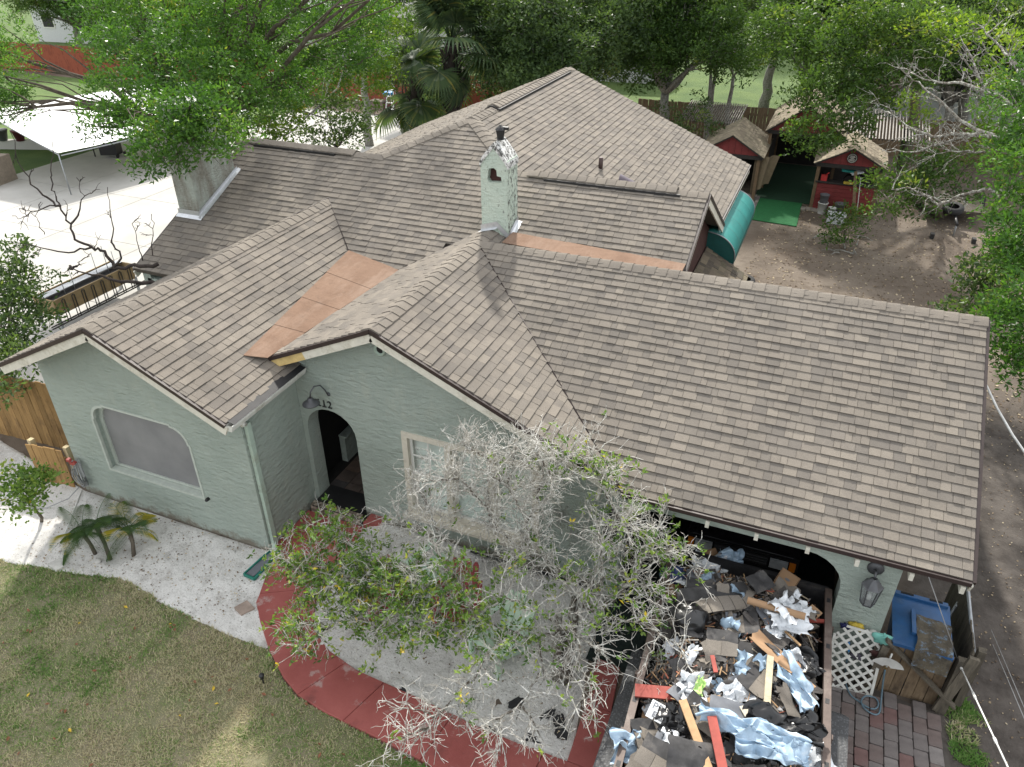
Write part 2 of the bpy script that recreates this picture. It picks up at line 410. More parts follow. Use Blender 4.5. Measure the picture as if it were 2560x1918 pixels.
# ridge caps: bent pieces lapped along each ridge
def cap_mesh(s1, s2, length=.24, half=.155, t_=.014):
    """local: +Y along ridge, slopes s1 (towards -x) and s2 (towards +x)"""
    m = MB(); prof = []
    for f_ in (-1, -.55, -.18, 0, .18, .55, 1):
        x = f_*half; z = -(s1 if x < 0 else s2)*abs(x) + (.028*(1-min(1, abs(f_)/.3)) if False else 0)
        z += .012*(1-abs(f_)**2)*.0
        if abs(f_) < .3: z -= .010*(1-abs(f_)/.3)
        prof.append((x, z))
    n_ = len(prof); vs = []
    for y, h in ((0, .026), (length, .010)):
        for x, z in prof: vs.append((x, y, z+h+.006))
    for y in (0, length):
        for x, z in prof: vs.append((x, y, z-.004))
    fs = []
    for i in range(n_-1):
        fs.append((i, i+1, n_+i+1, n_+i)); fs.append((i+1, i, 2*n_+i, 2*n_+i+1)); fs.append((n_+i, n_+i+1, 3*n_+i+1, 3*n_+i))
    fs.append((0, n_, 3*n_, 2*n_)); fs.append((n_-1, 3*n_-1, 4*n_-1, 2*n_-1))
    return m.add(vs, fs, .7)
def caps(roof, a, b, s1, s2, raise_=None, expo=.195):
    """a = start (laps open towards a)"""
    a, b = Vector(a), Vector(b); d = b-a; L = d.length; d.normalize()
    meshes = []
    for q in range(6):
        mm = cap_mesh(s1, s2); mm.r = [(.35, .55, .62, .75, .85, 1.)[q]]*len(mm.r)
        me = mm.mesh('ridge_cap'); me.materials.append(MAT['shingle']); meshes.append(me)
    n_ = int(L/expo); x = d.cross(Vector((0, 0, 1))).normalized(); z = x.cross(d)
    rot = Matrix((x, d, z)).transposed().to_4x4()
    for i in range(n_+1):
        p = a+d*min(i*expo, L-.24); hz = .0
        if raise_ and raise_[0] <= i*expo/L <= raise_[1]: hz = .045
        o = bpy.data.objects.new('ridge_cap', random.choice(meshes)); COL.objects.link(o); o.parent = roof
        o.matrix_local = Matrix.Translation(p+z*hz-LOC[roof]) @ rot @ Matrix.Rotation(random.uniform(-.02, .02), 4, 'Y'); LOC[o] = p
caps(roofA, (xA, .2, zA), (xA, 6.4, zA), mA, mA)
caps(roofB, (xB, 1.70, zB), (xB, 5.9, zB), mB, mB)
caps(roofC, (7.78, yC, zC), (-.30, yC, zC), mC, mC)
caps(roofD, (-7.46, yD, zDr), (xE-hx+.1, yD, zDr), .5, mD, (.08, .78))
caps(roofD, (3.28, yD, zDr), (xE+hx-.05, yD, zDr), mD, .5, (.1, .85))
caps(roofE, (xE-hx, yD, zDr), (xE, 9.03, zE), .31, .31)
caps(roofE, (xE+hx, yD, zDr), (xE, 9.03, zE), .31, .31)
caps(roofE, (xE, 9.0, zE), (xE, 15.62, zE), mE, mE, (.16, .93))
# black ridge-vent strips showing under the raised caps
def vent(roof, a, b, side, sl):
    a, b = Vector(a), Vector(b); off = Vector(side)*.168+Vector((0, 0, -.168*sl+.026))
    m = MB().beam(a+off, b+off, .05, .05)
    m.build('ridge_vent', 'ridge_vent_black', roof)
vent(roofD, (-6.9, yD, zDr), (-4.75, yD, zDr), (0, -1, 0), mD); vent(roofD, (.10, yD, zDr), (2.78, yD, zDr), (0, -1, 0), mD)
vent(roofE, (xE, 10.1, zE), (xE, 15.1, zE), (1, 0, 0), mE)
MB().tube([(xE-.17, 10.08, zE-.05), (xE-.03, 10.08, zE+.035), (xE+.03, 10.08, zE+.03), (xE+.18, 10.08, zE-.04)], .018, 5).build('vent_end_strip', 'ridge_vent_black', roofE)
# valley lines (dark cut edges) B/C
m = MB().tube([(xB+.05, yC-.05, zC-.03+.02), (1.6, 3.45, FC(0, 3.45)+.014), (3.42, 1.70, FC(0, 1.70)+.014)], .010, 5)
m.build('valley_strip', 'drip_brown', roofC)
for a, b, fn, rf in (((xA, 6.37), (-6.477, 4.0), FD, roofA), ((xA, 6.37), (-3.04, 5.18), FD, roofA), ((xB-.1, 6.27), (-1.85, 4.92), FD, roofB)):
    MB().tube([(a[0], a[1], fn(*a)+.016), (b[0], b[1], fn(*b)+.016)], .009, 5).build('valley_strip', 'drip_brown', rf)

# bitumen dead valleys, each in a few lapped sheets
def felt(q, n_, roof):
    a, b, c_, d_ = [Vector(v) for v in q]     # a-b front, d-c back
    for i in range(n_):
        t0, t1 = i/n_, min(1, (i+1)/n_+.012)
        P = [a.lerp(d_, t0), b.lerp(c_, t0), b.lerp(c_, t1), a.lerp(d_, t1)]
        P = [p+Vector((0, 0, .012*(1-(j in (2, 3))*.55)+.004)) for j, p in enumerate(P)]
        MB().poly(P, .012).build('felt_sheet', 'copper_felt', roof)
felt([(-2.58, 1.46, 3.262), (-2.24, 1.60, 3.215), (-1.80, 4.96, 3.405), (-3.05, 5.20, 3.515)], 4, roofB)
felt([(.0, 5.62, 3.95), (.0, 6.14, 3.965), (3.27, 6.02, 3.90), (3.27, 5.62, 3.88)], 3, roofC)

# fascia, drip edges, rafter tails
def rake(a, b, out, roof, mat='fascia_white', drip=True, h=.15, name='fascia'):
    a, b, out = Vector(a), Vector(b), Vector(out)
    MB().beam(a+out*.012+Vector((0, 0, -.055-h/2)), b+out*.012+Vector((0, 0, -.055-h/2)), .03, h).build(name, mat, roof)
    if drip:
        k = MB(); n_ = 26
        for i in range(n_):       # slightly wavy shingle/drip edge
            p, q = a.lerp(b, i/n_), a.lerp(b, (i+1)/n_)
            k.beam(p+out*.025+Vector((0, 0, -.034)), q+out*.025+Vector((0, 0, -.034)), .045, .062)
        k.build('drip_edge', 'drip_brown', roof)
rake((xA, .22, zA), (-1.95, .22, FA(-1.953, 0)), (0, -1, 0), roofA); rake((xA, .22, zA), (-6.48, .22, FA(-6.477, 0)), (0, -1, 0), roofA)
rake((xB, 1.72, zB), (3.42, 1.72, FB(3.42, 0)), (0, -1, 0), roofB)
rake((xB, 1.72, zB), (-1.62, 1.72, FB(-1.62, 0)), (0, -1, 0), roofB)
rake((-1.62, 1.72, FB(-1.62, 0)), (-2.30, 1.72, FB(-2.3, 0)), (0, -1, 0), roofB, 'fascia_new_pine')
rake((3.47, 1.64, 2.322), (7.76, 1.64, 2.322), (0, -1, 0), roofC, 'fascia_white', True, .02)
rake((7.76, yC, zC), (7.76, 1.64, 2.322), (1, 0, 0), roofC); rake((7.76, yC, zC), (7.76, 9., 2.34), (1, 0, 0), roofC)
rake((3.27, yD, zDr), (3.27, 5.7, FD(0, 5.7)), (1, 0, 0), roofD); rake((3.27, yD, zDr), (3.27, 10.6, FDr(0, 10.6)), (1, 0, 0), roofD)
rake((-7.44, yD, zDr), (-7.44, 3.95, FD(0, 3.95)), (-1, 0, 0), roofD)
rake((3.19, 10.6, FE(3.19, 0)), (3.19, 15.5, FE(3.19, 0)), (1, 0, 0), roofE)
for x in (1495, 1655, 1770, 1893, 2022, 2146, 2282, 2410):
    p = at(x, 1262+(x-1655)*.2575+8, y=1.60)
    MB().box((p.x, 1.66, 2.185), (.05, .16, .10)).build('rafter_tail', 'fascia_white', roofC)
# ---------------------------------------------------------------- house: walls, openings, chimneys
from mathutils.geometry import tessellate_polygon
def panel(outer, holes, O, ux, n, th):
    """wall sheet: 2D (u, z) outline with holes, thickened by th along -n"""
    O, ux, n = Vector(O), Vector(ux), Vector(n); m = MB()
    P = lambda p, d=0: O+ux*p[0]+Vector((0, 0, p[1]))-n*d
    loops = [outer]+holes
    flat = [p for l in loops for p in l]
    tris = tessellate_polygon([[Vector((p[0], p[1], 0)) for p in l] for l in loops])
    k = len(flat); vs = [P(p) for p in flat]+[P(p, th) for p in flat]; fs = []
    for t_ in tris:
        a, b, c = [vs[i] for i in t_]
        if (b-a).cross(c-a).dot(n) < 0: t_ = t_[::-1]
        fs.append(tuple(t_)); fs.append(tuple(i+k for i in t_[::-1]))
    m.add(vs, fs); b0 = 0
    for l in loops:
        q = len(l)
        m.add([P(p) for p in l]+[P(p, th) for p in l], [(i, (i+1) % q, (i+1) % q+q, i+q) for i in range(q)])
    return m
def arch_pts(x0, x1, z0, zs, rz, n_=12):
    r = (x1-x0)/2; c = (x0+x1)/2
    return [(x0, z0), (x1, z0)]+[(c+r*math.cos(math.pi*i/n_), zs+rz*math.sin(math.pi*i/n_)) for i in range(n_+1)]
def shoulder_pts(x0, x1, z0, z1, r):
    pts = [(x0, z0), (x1, z0), (x1, z1-r-.03), (x1-.025, z1-r-.03)]
    for i in range(7):
        a = i/6*math.pi/2; pts.append((x1-.025-(r-.0)+r*math.cos(a)*1., z1-.03-r+r*math.sin(a)))
    pts += [(x1-.025-r, z1), (x0+.025+r, z1)]
    for i in range(7):
        a = math.pi/2+i/6*math.pi/2; pts.append((x0+.025+r+r*math.cos(a), z1-.03-r+r*math.sin(a)))
    pts += [(x0, z1-r-.03)]
    return pts
# wing A front
zf = lambda x: FA(x, 0)-.10
Awin = shoulder_pts(-5.40, -3.32, .79, 2.20, .30)
panel([(-6.29, 0), (-2.14, 0), (-2.14, zf(-2.14)), (xA, zf(xA)), (-6.29, zf(-6.29))], [Awin], (0, .66, 0), (1, 0, 0), (0, -1, 0), .22).build('wall', 'stucco', house)
panel([(.881, 0), (2.0, 0), (2.0, 2.86), (.881, 2.86)], [], (-2.14, 0, 0), (0, 1, 0), (1, 0, 0), .2).build('wall', 'stucco', house)
panel([(.88, 0), (7.5, 0), (7.5, 2.83), (.88, 2.83)], [], (-6.292, 0, 0), (0, 1, 0), (-1, 0, 0), .2).build('wall', 'stucco', house)
win = MB(); win = panel(shoulder_pts(-5.425, -3.295, .765, 2.225, .305), [shoulder_pts(-5.385, -3.335, .805, 2.185, .29)], (0, .648, 0), (1, 0, 0), (0, -1, 0), .05).build('window', 'window_grey', house, label='picture window with grey screen and notched shoulders')
m = panel(shoulder_pts(-5.395, -3.325, .795, 2.195, .30), [], (0, .80, 0), (1, 0, 0), (0, -1, 0), .02); m.build('screen', 'insect_screen', win)
panel(shoulder_pts(-5.398, -3.322, .792, 2.198, .30), [shoulder_pts(-5.33, -3.39, .85, 2.14, .28)], (0, .775, 0), (1, 0, 0), (0, -1, 0), .03).build('screen_frame', 'window_grey', win)
MB().box((-4.36, .715, .800), (2.05, .10, .02)).build('sill', 'window_grey', win)
# wing B front with arched porch door
zf = lambda x: FB(x, 0)-.10
arch = arch_pts(-2.045, -1.085, .015, 1.70, .47)
panel([(-2.138, 0), (3.30, 0), (3.30, zf(3.3)), (xB, zf(xB)), (-2.138, zf(-2.138))], [arch, [(-.14, .53), (2.08, .53), (2.08, 2.06), (-.14, 2.06)]], (0, 2.0, 0), (1, 0, 0), (0, -1, 0), .30).build('wall', 'stucco', house)
# porch inside
pr_ = MB()
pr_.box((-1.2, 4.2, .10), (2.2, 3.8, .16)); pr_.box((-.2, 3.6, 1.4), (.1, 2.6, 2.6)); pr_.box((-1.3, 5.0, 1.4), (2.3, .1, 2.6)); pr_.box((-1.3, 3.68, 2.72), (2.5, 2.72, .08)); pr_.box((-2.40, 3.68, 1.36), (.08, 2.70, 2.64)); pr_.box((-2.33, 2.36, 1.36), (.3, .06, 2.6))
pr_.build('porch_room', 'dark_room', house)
MB().box((-2.20, 4.0, .46), (.12, 1.9, .56)).build('porch_half_wall', 'stucco', house)
MB().box((-2.18, 4.0, .755), (.18, 1.9, .03)).build('porch_wall_cap', 'stucco', house)
simple('slate_tile', (.105, .082, .07), .5, var=.5, scale=3.5); simple('slate_tile_b', (.15, .105, .082), .5, var=.4, scale=3.5); simple('slate_tile_c', (.065, .06, .058), .5, var=.4, scale=3.5)
for i in range(4):
    for j in range(9):
        MB().box((-1.92+i*.31, 2.36+j*.31, .186), (.296, .296, .014)).build('floor_tile', random.choice(('slate_tile', 'slate_tile_b', 'slate_tile_c')), house)
# tiled step riser in front of the arch
step = MB().box((-1.564, 2.04, .10), (.955, .60, .19)).build('door_step', 'black_paint', house)
simple('mosaic_tile', (.36, .31, .25), .35, var=.35, scale=4); simple('mosaic_tile_b', (.20, .165, .13), .35, var=.35, scale=4)
for i in range(16):
    for j in range(3): MB().box((-2.035+i*.0635, 1.733, .04+j*.058), (.054, .012, .048)).build('tile', random.choice(('mosaic_tile', 'mosaic_tile_b')), step)
for i in range(16):
    for j in range(2): MB().box((-2.035+i*.0635, 1.77+j*.058, .200), (.054, .050, .012)).build('tile', random.choice(('mosaic_tile', 'mosaic_tile_b')), step)
# triple sash window in B
win = panel([(-.20, .46), (2.14, .46), (2.14, 2.13), (-.20, 2.13)], [[(-.10, .56), (.56, .56), (.56, 2.03), (-.10, 2.03)], [(.66, .56), (1.30, .56), (1.30, 2.03), (.66, 2.03)], [(1.40, .56), (2.04, .56), (2.04, 2.03), (1.40, 2.03)]], (0, 1.972, 0), (1, 0, 0), (0, -1, 0), .14).build('window', 'window_cream', house, label='triple sash window with cream frame and white blinds')
MB().box((.97, 1.935, .445), (2.44, .14, .05)).build('sill', 'window_cream', win)
for x0, x1 in ((-.10, .56), (.66, 1.30), (1.40, 2.04)):
    for zz0, zz1, yy in ((.56, 1.30, 2.075), (1.28, 2.03, 2.045)):
        s_ = panel([(x0+.002, zz0), (x1-.002, zz0), (x1-.002, zz1), (x0+.002, zz1)], [[(x0+.05, zz0+.05), (x1-.05, zz0+.05), (x1-.05, zz1-.04), (x0+.05, zz1-.04)]], (0, yy, 0), (1, 0, 0), (0, -1, 0), .03).build('sash', 'sash_white', win)
    cx_ = (x0+x1)/2
    k = MB().box((cx_, 2.055, 1.655), (.025, .016, .66)); k.box((cx_, 2.0535, 1.66), (x1-x0-.1, .014, .025)); k.build('muntin', 'sash_white', win)
    for zz0, zz1, yy in ((.61, 1.26, 2.092), (1.33, 1.99, 2.062)):
        MB().add([(x0+.045, yy, zz0), (x1-.045, yy, zz0), (x1-.045, yy, zz1), (x0+.045, yy, zz1)], [(0, 1, 2, 3)]).build('pane', 'window_glass', win)
    for q in range(29): MB().box((cx_, 2.128, .60+q*.049), (x1-x0-.02, .056, .004), (R(72 if q > 6 else 48), 0, 0)).build('blind_slat', 'blind_slat', win)
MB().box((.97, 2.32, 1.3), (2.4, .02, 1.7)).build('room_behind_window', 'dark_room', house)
# wing C front: wide garage arch and pillar
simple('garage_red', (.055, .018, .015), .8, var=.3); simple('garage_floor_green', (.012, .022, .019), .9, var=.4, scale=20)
gx0, gx1, zt = 3.50, 6.49, 2.13
gx0, gx1, zt = 3.50, 6.46, 2.04
ga = [(gx0, 0.003), (gx1, 0.003)]+[(gx1-.02, 1.0), (gx1-.02, 1.55)]
for i in range(1, 7): a = i/6*math.pi/2; ga.append((gx1-.02-.5*(1-math.cos(a)), 1.55+(zt-1.55)*math.sin(a)))
for i in range(0, 7): a = math.pi/2+i/6*math.pi/2; ga.append((gx0+.02+.5*(1+math.cos(a)), 1.55+(zt-1.55)*math.sin(a)))
panel([(3.302, 0), (7.06, 0), (7.06, 2.24), (3.302, 2.24)], [[(p[0], max(p[1], .003)) for p in ga]], (0, 1.75, 0), (1, 0, 0), (0, -1, 0), .34).build('wall', 'stucco', house)
panel([(2.092, 0), (8.9, 0), (8.9, 2.26), (yC, 3.70), (2.092, 2.26)], [], (7.058, 0, 0), (0, 1, 0), (1, 0, 0), .18).build('wall', 'stucco', house)
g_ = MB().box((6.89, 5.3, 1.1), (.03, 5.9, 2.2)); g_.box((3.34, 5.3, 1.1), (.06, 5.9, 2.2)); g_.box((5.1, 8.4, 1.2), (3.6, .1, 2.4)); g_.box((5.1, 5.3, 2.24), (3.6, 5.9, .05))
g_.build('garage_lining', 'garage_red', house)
# hidden main walls
panel([(2.32, 0), (15.3, 0), (15.3, 2.9), (10.6, 2.9), (yD, 4.45), (5.9, 3.7), (2.32, 2.4)], [], (3.0, 0, 0), (0, 1, 0), (1, 0, 0), .2).build('wall', 'dark_red_wall' if 'dark_red_wall' in MAT else 'garage_red', house)
k = MB().box((-2.0, 15.2, 1.6), (9.8, .2, 3.0)); k.box((-6.7, 12.8, 1.5), (.2, 4.8, 2.9)); k.box((-7.2, 6.6, 1.5), (.2, 5.2, 2.9)); k.box((-6.75, 4.1, 1.4), (.9, .2, 2.7)); k.box((-7., 9.3, 1.4), (.6, .2, 2.7))
k.build('wall', 'stucco', house)
# gable vent, number, lamps
v = MB(); v.lathe([(.10, 0), (.10, .03), (.065, .035), (.06, 0)], 18, (-.43, 1.998, 3.55), (R(90), 0, 0)); v.build('gable_vent', 'pipe_sage', house)
MB().lathe([(.059, 0), (.059, .008)], 16, (-.43, 1.999, 3.55), (R(90), 0, 0)).build('vent_hole', 'dark_room', house)
nb = None
for i, ch in enumerate('112'):
    m = text_mb(ch, .19, .016); m.xf(Matrix.Translation((-1.72+i*.105, 1.985, 2.23)) @ Matrix.Rotation(R(90), 4, 'X')); m.build('house_number', 'number_black', house)
    sx = MB()
    zz_ = 2.235
    sx.box((-1.72+i*.105, 1.986, zz_), (.075 if ch == '1' else .05, .014, .016)); sx.build('number_serif', 'number_black', house)
gl = MB().lathe([(.035, 0), (.035, .015), (.02, .03)], 12, (-1.50, 2.0, 2.50), (R(90), 0, 0))
gl.tube([(-1.50, 1.97, 2.50), (-1.51, 1.93, 2.62), (-1.53, 1.86, 2.74), (-1.57, 1.76, 2.77), (-1.60, 1.69, 2.70), (-1.61, 1.67, 2.61)], .012, 8)
gl = gl.build('barn_lamp', 'lamp_grey', house, label='grey gooseneck barn lamp over the house number')
MB().lathe([(.02, .10), (.045, .09), (.055, .055), (.09, .035), (.135, 0), (.14, -.012), (.13, -.008)], 20, (-1.61, 1.67, 2.50), cap=False).build('lamp_shade', 'lamp_grey', gl)
# garage lantern
L0 = Vector((6.76, 1.75, 1.83))
ln = MB().lathe([(.10, 0), (.10, .02), (.03, .035)], 16, L0+Vector((0, 0, .22)), (R(90), 0, 0)); ln.tube([L0+Vector((0, -.03, .22)), L0+Vector((0, -.12, .25)), L0+Vector((0, -.16, .16))], .014, 6)
ln = ln.build('wall_lantern', 'lamp_grey', house, label='grey glass carriage lantern on the garage pillar')
c = L0+Vector((0, -.18, -.15))

MB().lathe([(.023, .345), (.058, .325), (.115, .245), (.133, .23)], 6, c, smooth=False, cap=False).build('lantern_roof', 'lamp_grey', ln)
k = MB()
for j in range(6):
    a = j*math.pi/3; k.beam(c+Vector((.122*math.cos(a), .122*math.sin(a), .23)), c+Vector((.086*math.cos(a), .086*math.sin(a), -.07)), .012, .012)
k.lathe([(.09, -.08), (.09, -.065)], 6, c, smooth=False); k.lathe([(.012, -.05), (.012, .03)], 8, c); k.build('lantern_cage', 'lamp_grey', ln)
t = newmat('lantern_glass')
g_ = t.n('ShaderNodeBsdfPrincipled', ins={'Base Color': (.42, .44, .44, 1), 'Roughness': .25}); tr_ = t.n('ShaderNodeBsdfTransparent', ins={'Color': (.8, .83, .83, 1)}); mx_ = t.n('ShaderNodeMixShader', ins={0: .4, 1: tr_.outputs[0], 2: g_.outputs[0]}); o_ = t.n('ShaderNodeOutputMaterial'); t.t.links.new(mx_.outputs[0], o_.inputs[0])
MB().lathe([(.081, -.065), (.113, .23)], 6, c, smooth=False, cap=False).build('lantern_glass', 'lantern_glass', ln)
simple('bulb_white', (.8, .8, .76), .3); MB().lathe([(.004, -.02), (.028, .0), (.03, .04), (.015, .08)], 10, c).build('bulb', 'bulb_white', ln)
# second, black lantern at the left of the garage
L1 = Vector((3.36, 1.75, 1.62)); k = MB().lathe([(.07, 0), (.07, .02)], 14, L1+Vector((0, 0, .2)), (R(90), 0, 0)); k.tube([L1+Vector((0, -.02, .2)), L1+Vector((0, -.12, .24)), L1+Vector((0, -.14, .12))], .012, 6); k = k.build('wall_lantern', 'black_paint', house, label='black lantern half hidden by twigs left of the garage')
MB().lathe([(.02, .20), (.10, .10), (.11, .09), (.08, -.18), (.085, -.2), (.02, -.22)], 6, L1+Vector((0, -.15, -.05)), smooth=False).build('lantern_body', 'black_paint', k)
# gutter and downspout
gt = MB(); gz = FA(-1.953, 0)-.03
def gsec(y): return [(-1.965, y, gz), (-1.965, y, gz-.10), (-1.87, y, gz-.10), (-1.84, y, gz-.02), (-1.84, y, gz+.005), (-1.852, y, gz+.005), (-1.857, y, gz-.02), (-1.88, y, gz-.09), (-1.955, y, gz-.09), (-1.955, y, gz)]
vs_ = gsec(.22)+gsec(1.97); n_ = 10
gt.add(vs_, [(i, (i+1) % n_, (i+1) % n_+n_, i+n_) for i in range(n_)]); gt.add([(-1.965, .217, gz), (-1.965, .217, gz-.10), (-1.87, .217, gz-.10), (-1.84, .217, gz-.02), (-1.84, .217, gz+.005)], [(0, 1, 2, 3, 4)])
gt = gt.build('gutter', 'gutter_white', house)
def gg(u, v_): return Vector((-2.05+.212*u, .26+1.70*v_, gz+.075-.062*u+.006*nz(u*4, v_*14)))
MB().grid(gg, 3, 30).build('gutter_guard', 'gutter_guard', gt)
MB().tube([(-1.93, .50, gz-.10), (-1.93, .50, gz-.17), (-2.04, .62, gz-.24), (-2.085, .70, gz-.33)], .036, 8).build('gutter_elbow', 'gutter_white', gt)
ds = MB().box((-2.095, .745, 1.37), (.065, .085, 2.45)); ds.beam((-2.095, .745, .17), (-2.02, .62, .06), .07, .07)
ds = ds.build('downspout', 'pipe_sage', house)
for z_ in (2.2, 1.25, .4): MB().box((-2.099, .745, z_), (.075, .098, .03)).build('strap', 'pipe_sage', ds)
# roof pipe and hood on E right slope
p = at(1458, 440, x=.9)
vpx = Vector((.52, 10.0, FE(.52, 0))); MB().tube([vpx-Vector((0, 0, .05)), vpx+Vector((0, 0, .26))], .05, 12).build('vent_pipe', 'vent_pipe_brown', roofE)
hp = Vector((1.25, 9.75, FE(1.25, 0)+.10)); k = MB()
def hood(u, v_):
    a = math.pi*(u*1.0); return hp+Vector((-.16*math.cos(a)*.95, (v_-.5)*.34-.0, .10+.16*math.sin(a)-.41*(-.16*math.cos(a))))
k.grid(lambda u, v_: hp+Vector(((v_-.5)*.40, -.13*math.cos(math.pi*u), .13*math.sin(math.pi*u)-.41*(v_-.5)*.40)), 10, 1); k.box(hp+Vector((0, 0, -.06)), (.40, .26, .14), (0, math.atan(.41), 0)); k.build('roof_vent_hood', 'vent_hood_purple', roofE)
# chimneys
def chim():
    ch = MB(); x0, x1, y0, y1 = -.555, -.03, 5.98, 6.45; zb, zs, zt_ = 3.75, 5.33, 5.62; xm = (x0+x1)/2
    prof = [(x0, zb), (x1, zb), (x1, zs), (x1-.07, zs+.06), (xm, zt_), (x0+.07, zs+.06), (x0, zs)]
    hole = [(x0+.13, 4.98), (x0+.17, 4.93), (x0+.41, 4.95), (x0+.40, 5.05), (x0+.32, 5.06), (x0+.31, 5.16), (x0+.26, 5.20), (x0+.16, 5.18)]
    body = panel(prof, [hole], (0, y0, 0), (1, 0, 0), (0, -1, 0), .12)
    body.add([(a, y, z) for y in (y0+.12, y1) for a, z in prof], [tuple(range(13, 6, -1))]+[(i, (i+1) % 7, (i+1) % 7+7, i+7) for i in range(7)])
    body = body.build('chimney', 'chimney_stucco', house, label='slender pale green chimney with a gabled top and lantern')
    MB().box((xm-.02, y0+.13, 5.06), (.3, .02, .26)).build('flue_hole', 'garage_red', body)
    cp = MB()
    P3 = [(x0-.012, zs-.03), (x0+.06, zs+.085), (xm, zt_+.03), (x1-.06, zs+.085), (x1+.012, zs-.03)]
    cp.add([(a, y, z) for y in (y0-.012, y1+.012) for a, z in P3]+[(a, y, z-.10) for y in (y0-.012, y1+.012) for a, z in P3], [(i, i+1, i+6, i+5) for i in range(4)]+[(i+1, i, i+10, i+11) for i in range(4)]+[(i+5, i+6, i+16, i+15) for i in range(4)]+[(0, 5, 15, 10), (9, 4, 14, 19)])
    cp.build('chimney_cap', 'chimney_cap', body)
    ltn = MB(); lc = Vector((xm+.05, y0+.20, zt_+.03))
    ltn.lathe([(.055, 0), (.075, .02), (.06, .03), (.085, .17), (.10, .18), (.06, .22), (.03, .24), (.012, .26)], 8, lc, smooth=False); ltn.box(lc+Vector((.08, .03, .20)), (.12, .06, .05)); ltn.build('lantern', 'black_paint', body)
    fl = MB(); zf_ = lambda x: FB(x, 0)
    fl.add([(x0-.02, y0-.015, zf_(x0)+.02), (xm+.05, y0-.015, zB+.05), (x1+.02, y0-.015, zf_(x1)-.02), (x1+.02, y0-.015, zf_(x1)+.11), (xm+.05, y0-.015, zB+.17), (x0-.02, y0-.015, zf_(x0)+.15)], [(0, 1, 4, 5), (1, 2, 3, 4)])
    fl.add([(x1+.02, y0-.015, zf_(x1)-.02), (x1+.02, y1, FD(0, y1)+.0), (x1+.02, y1, FD(0, y1)+.14), (x1+.02, y0-.015, zf_(x1)+.11)], [(0, 1, 2, 3)])
    fl.add([(x0-.05, y0-.10, zf_(x0)+.03), (xm+.05, y0-.08, zB+.045), (xm+.05, y0-.012, zB+.05), (x0-.02, y0-.012, zf_(x0)+.04)], [(0, 1, 2, 3)])
    fl.add([(x1+.10, y0-.05, zf_(x1+.1)+.03), (x1+.10, y1, FD(0, y1)+.02), (x1+.018, y1, FD(0, y1)+.03), (x1+.018, y0-.05, zf_(x1)+.035)], [(0, 1, 2, 3)])
    fl.build('flashing', 'flashing_metal', body)
    x0, x1, y0, y1, zt_ = -7.40, -6.86, 5.42, 6.72, 5.80
    body = MB(); zl = 2.2
    vs = [(x0, y0, zl), (x1, y0, zl), (x1, y1, zl), (x0, y1, zl), (x0, y0+.02, 5.0), (x1, y0+.02, 5.0), (x1, y1-.02, 5.0), (x0, y1-.02, 5.0), (x0+.05, y0+.12, zt_), (x1-.05, y0+.12, zt_), (x1-.05, y1-.35, zt_), (x0+.05, y1-.35, zt_)]
    body.add(vs, [(0, 1, 5, 4), (1, 2, 6, 5), (2, 3, 7, 6), (3, 0, 4, 7), (4, 5, 9, 8), (5, 6, 10, 9), (6, 7, 11, 10), (7, 4, 8, 11), (8, 9, 10, 11)])
    body = body.build('chimney', 'grey_stucco', house, label='broad grey weathered stucco chimney under the oak leaves')
    MB().box(((x0+x1)/2, (y0+y1)/2-.12, zt_+.03), (.52, .9, .06)).build('chimney_cap', 'grey_stucco', body)
    fl = MB(); e = .02
    fl.add([(x1+e, y0-e, FD(0, y0)+.01), (x1+e, y1+.05, FD(0, y1)+.01), (x1+e, y1+.05, FD(0, y1)+.13), (x1+e, y0-e, FD(0, y0)+.13)], [(0, 1, 2, 3)])
    fl.add([(x1+.10, y0-.08, FD(0, y0-.08)+.022), (x1+.10, y1+.08, FD(0, y1+.08)+.022), (x1+e, y1+.08, FD(0, y1+.08)+.05), (x1+e, y0-.08, FD(0, y0-.08)+.05)], [(0, 1, 2, 3)])
    fl.add([(x0-e, y0-e, FD(0, y0)-.01), (x1+e, y0-e, FD(0, y0)+.01), (x1+e, y0-e, FD(0, y0)+.13), (x0-e, y0-e, FD(0, y0)+.13)], [(0, 1, 2, 3)])
    fl.add([(x0-.04, y0-.10, FD(0, y0-.10)+.022), (x1+.10, y0-.10, FD(0, y0-.10)+.022), (x1+.10, y0-e, FD(0, y0)+.03), (x0-.04, y0-e, FD(0, y0)+.03)], [(0, 1, 2, 3)])
    fl.build('flashing', 'flashing_metal', body)
chim()
# ---------------------------------------------------------------- ground
t = newmat('dirt'); p = t.pos()
n1 = t.noise(.35, 6, .6, p); n2 = t.noise(2.2, 7, .65, p)
c = t.mix(t.ramp(n1, [(.35, 0), (.65, 1)]), (.115, .090, .070), (.195, .163, .132))
c = t.mix(t.ramp(n2, [(.52, 0), (.7, .7)]), c, (.075, .056, .042))
c = t.mix(t.ramp(t.noise(60, 3, .7, p), [(.62, 0), (.72, .6)]), c, (.30, .25, .18))
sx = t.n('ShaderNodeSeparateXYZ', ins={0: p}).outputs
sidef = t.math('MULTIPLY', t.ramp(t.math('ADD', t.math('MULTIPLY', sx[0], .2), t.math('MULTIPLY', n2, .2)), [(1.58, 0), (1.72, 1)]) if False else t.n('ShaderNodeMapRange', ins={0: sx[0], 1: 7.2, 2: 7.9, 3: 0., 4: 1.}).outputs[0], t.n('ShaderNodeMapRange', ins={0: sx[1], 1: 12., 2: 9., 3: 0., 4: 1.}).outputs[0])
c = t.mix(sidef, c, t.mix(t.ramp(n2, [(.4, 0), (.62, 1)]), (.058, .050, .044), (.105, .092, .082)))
t.out(c, .95, 0, t.bump(t.math('ADD', n2, t.math('MULTIPLY', t.noise(25, 4, .7, p), .4)), .6, .06), .2)
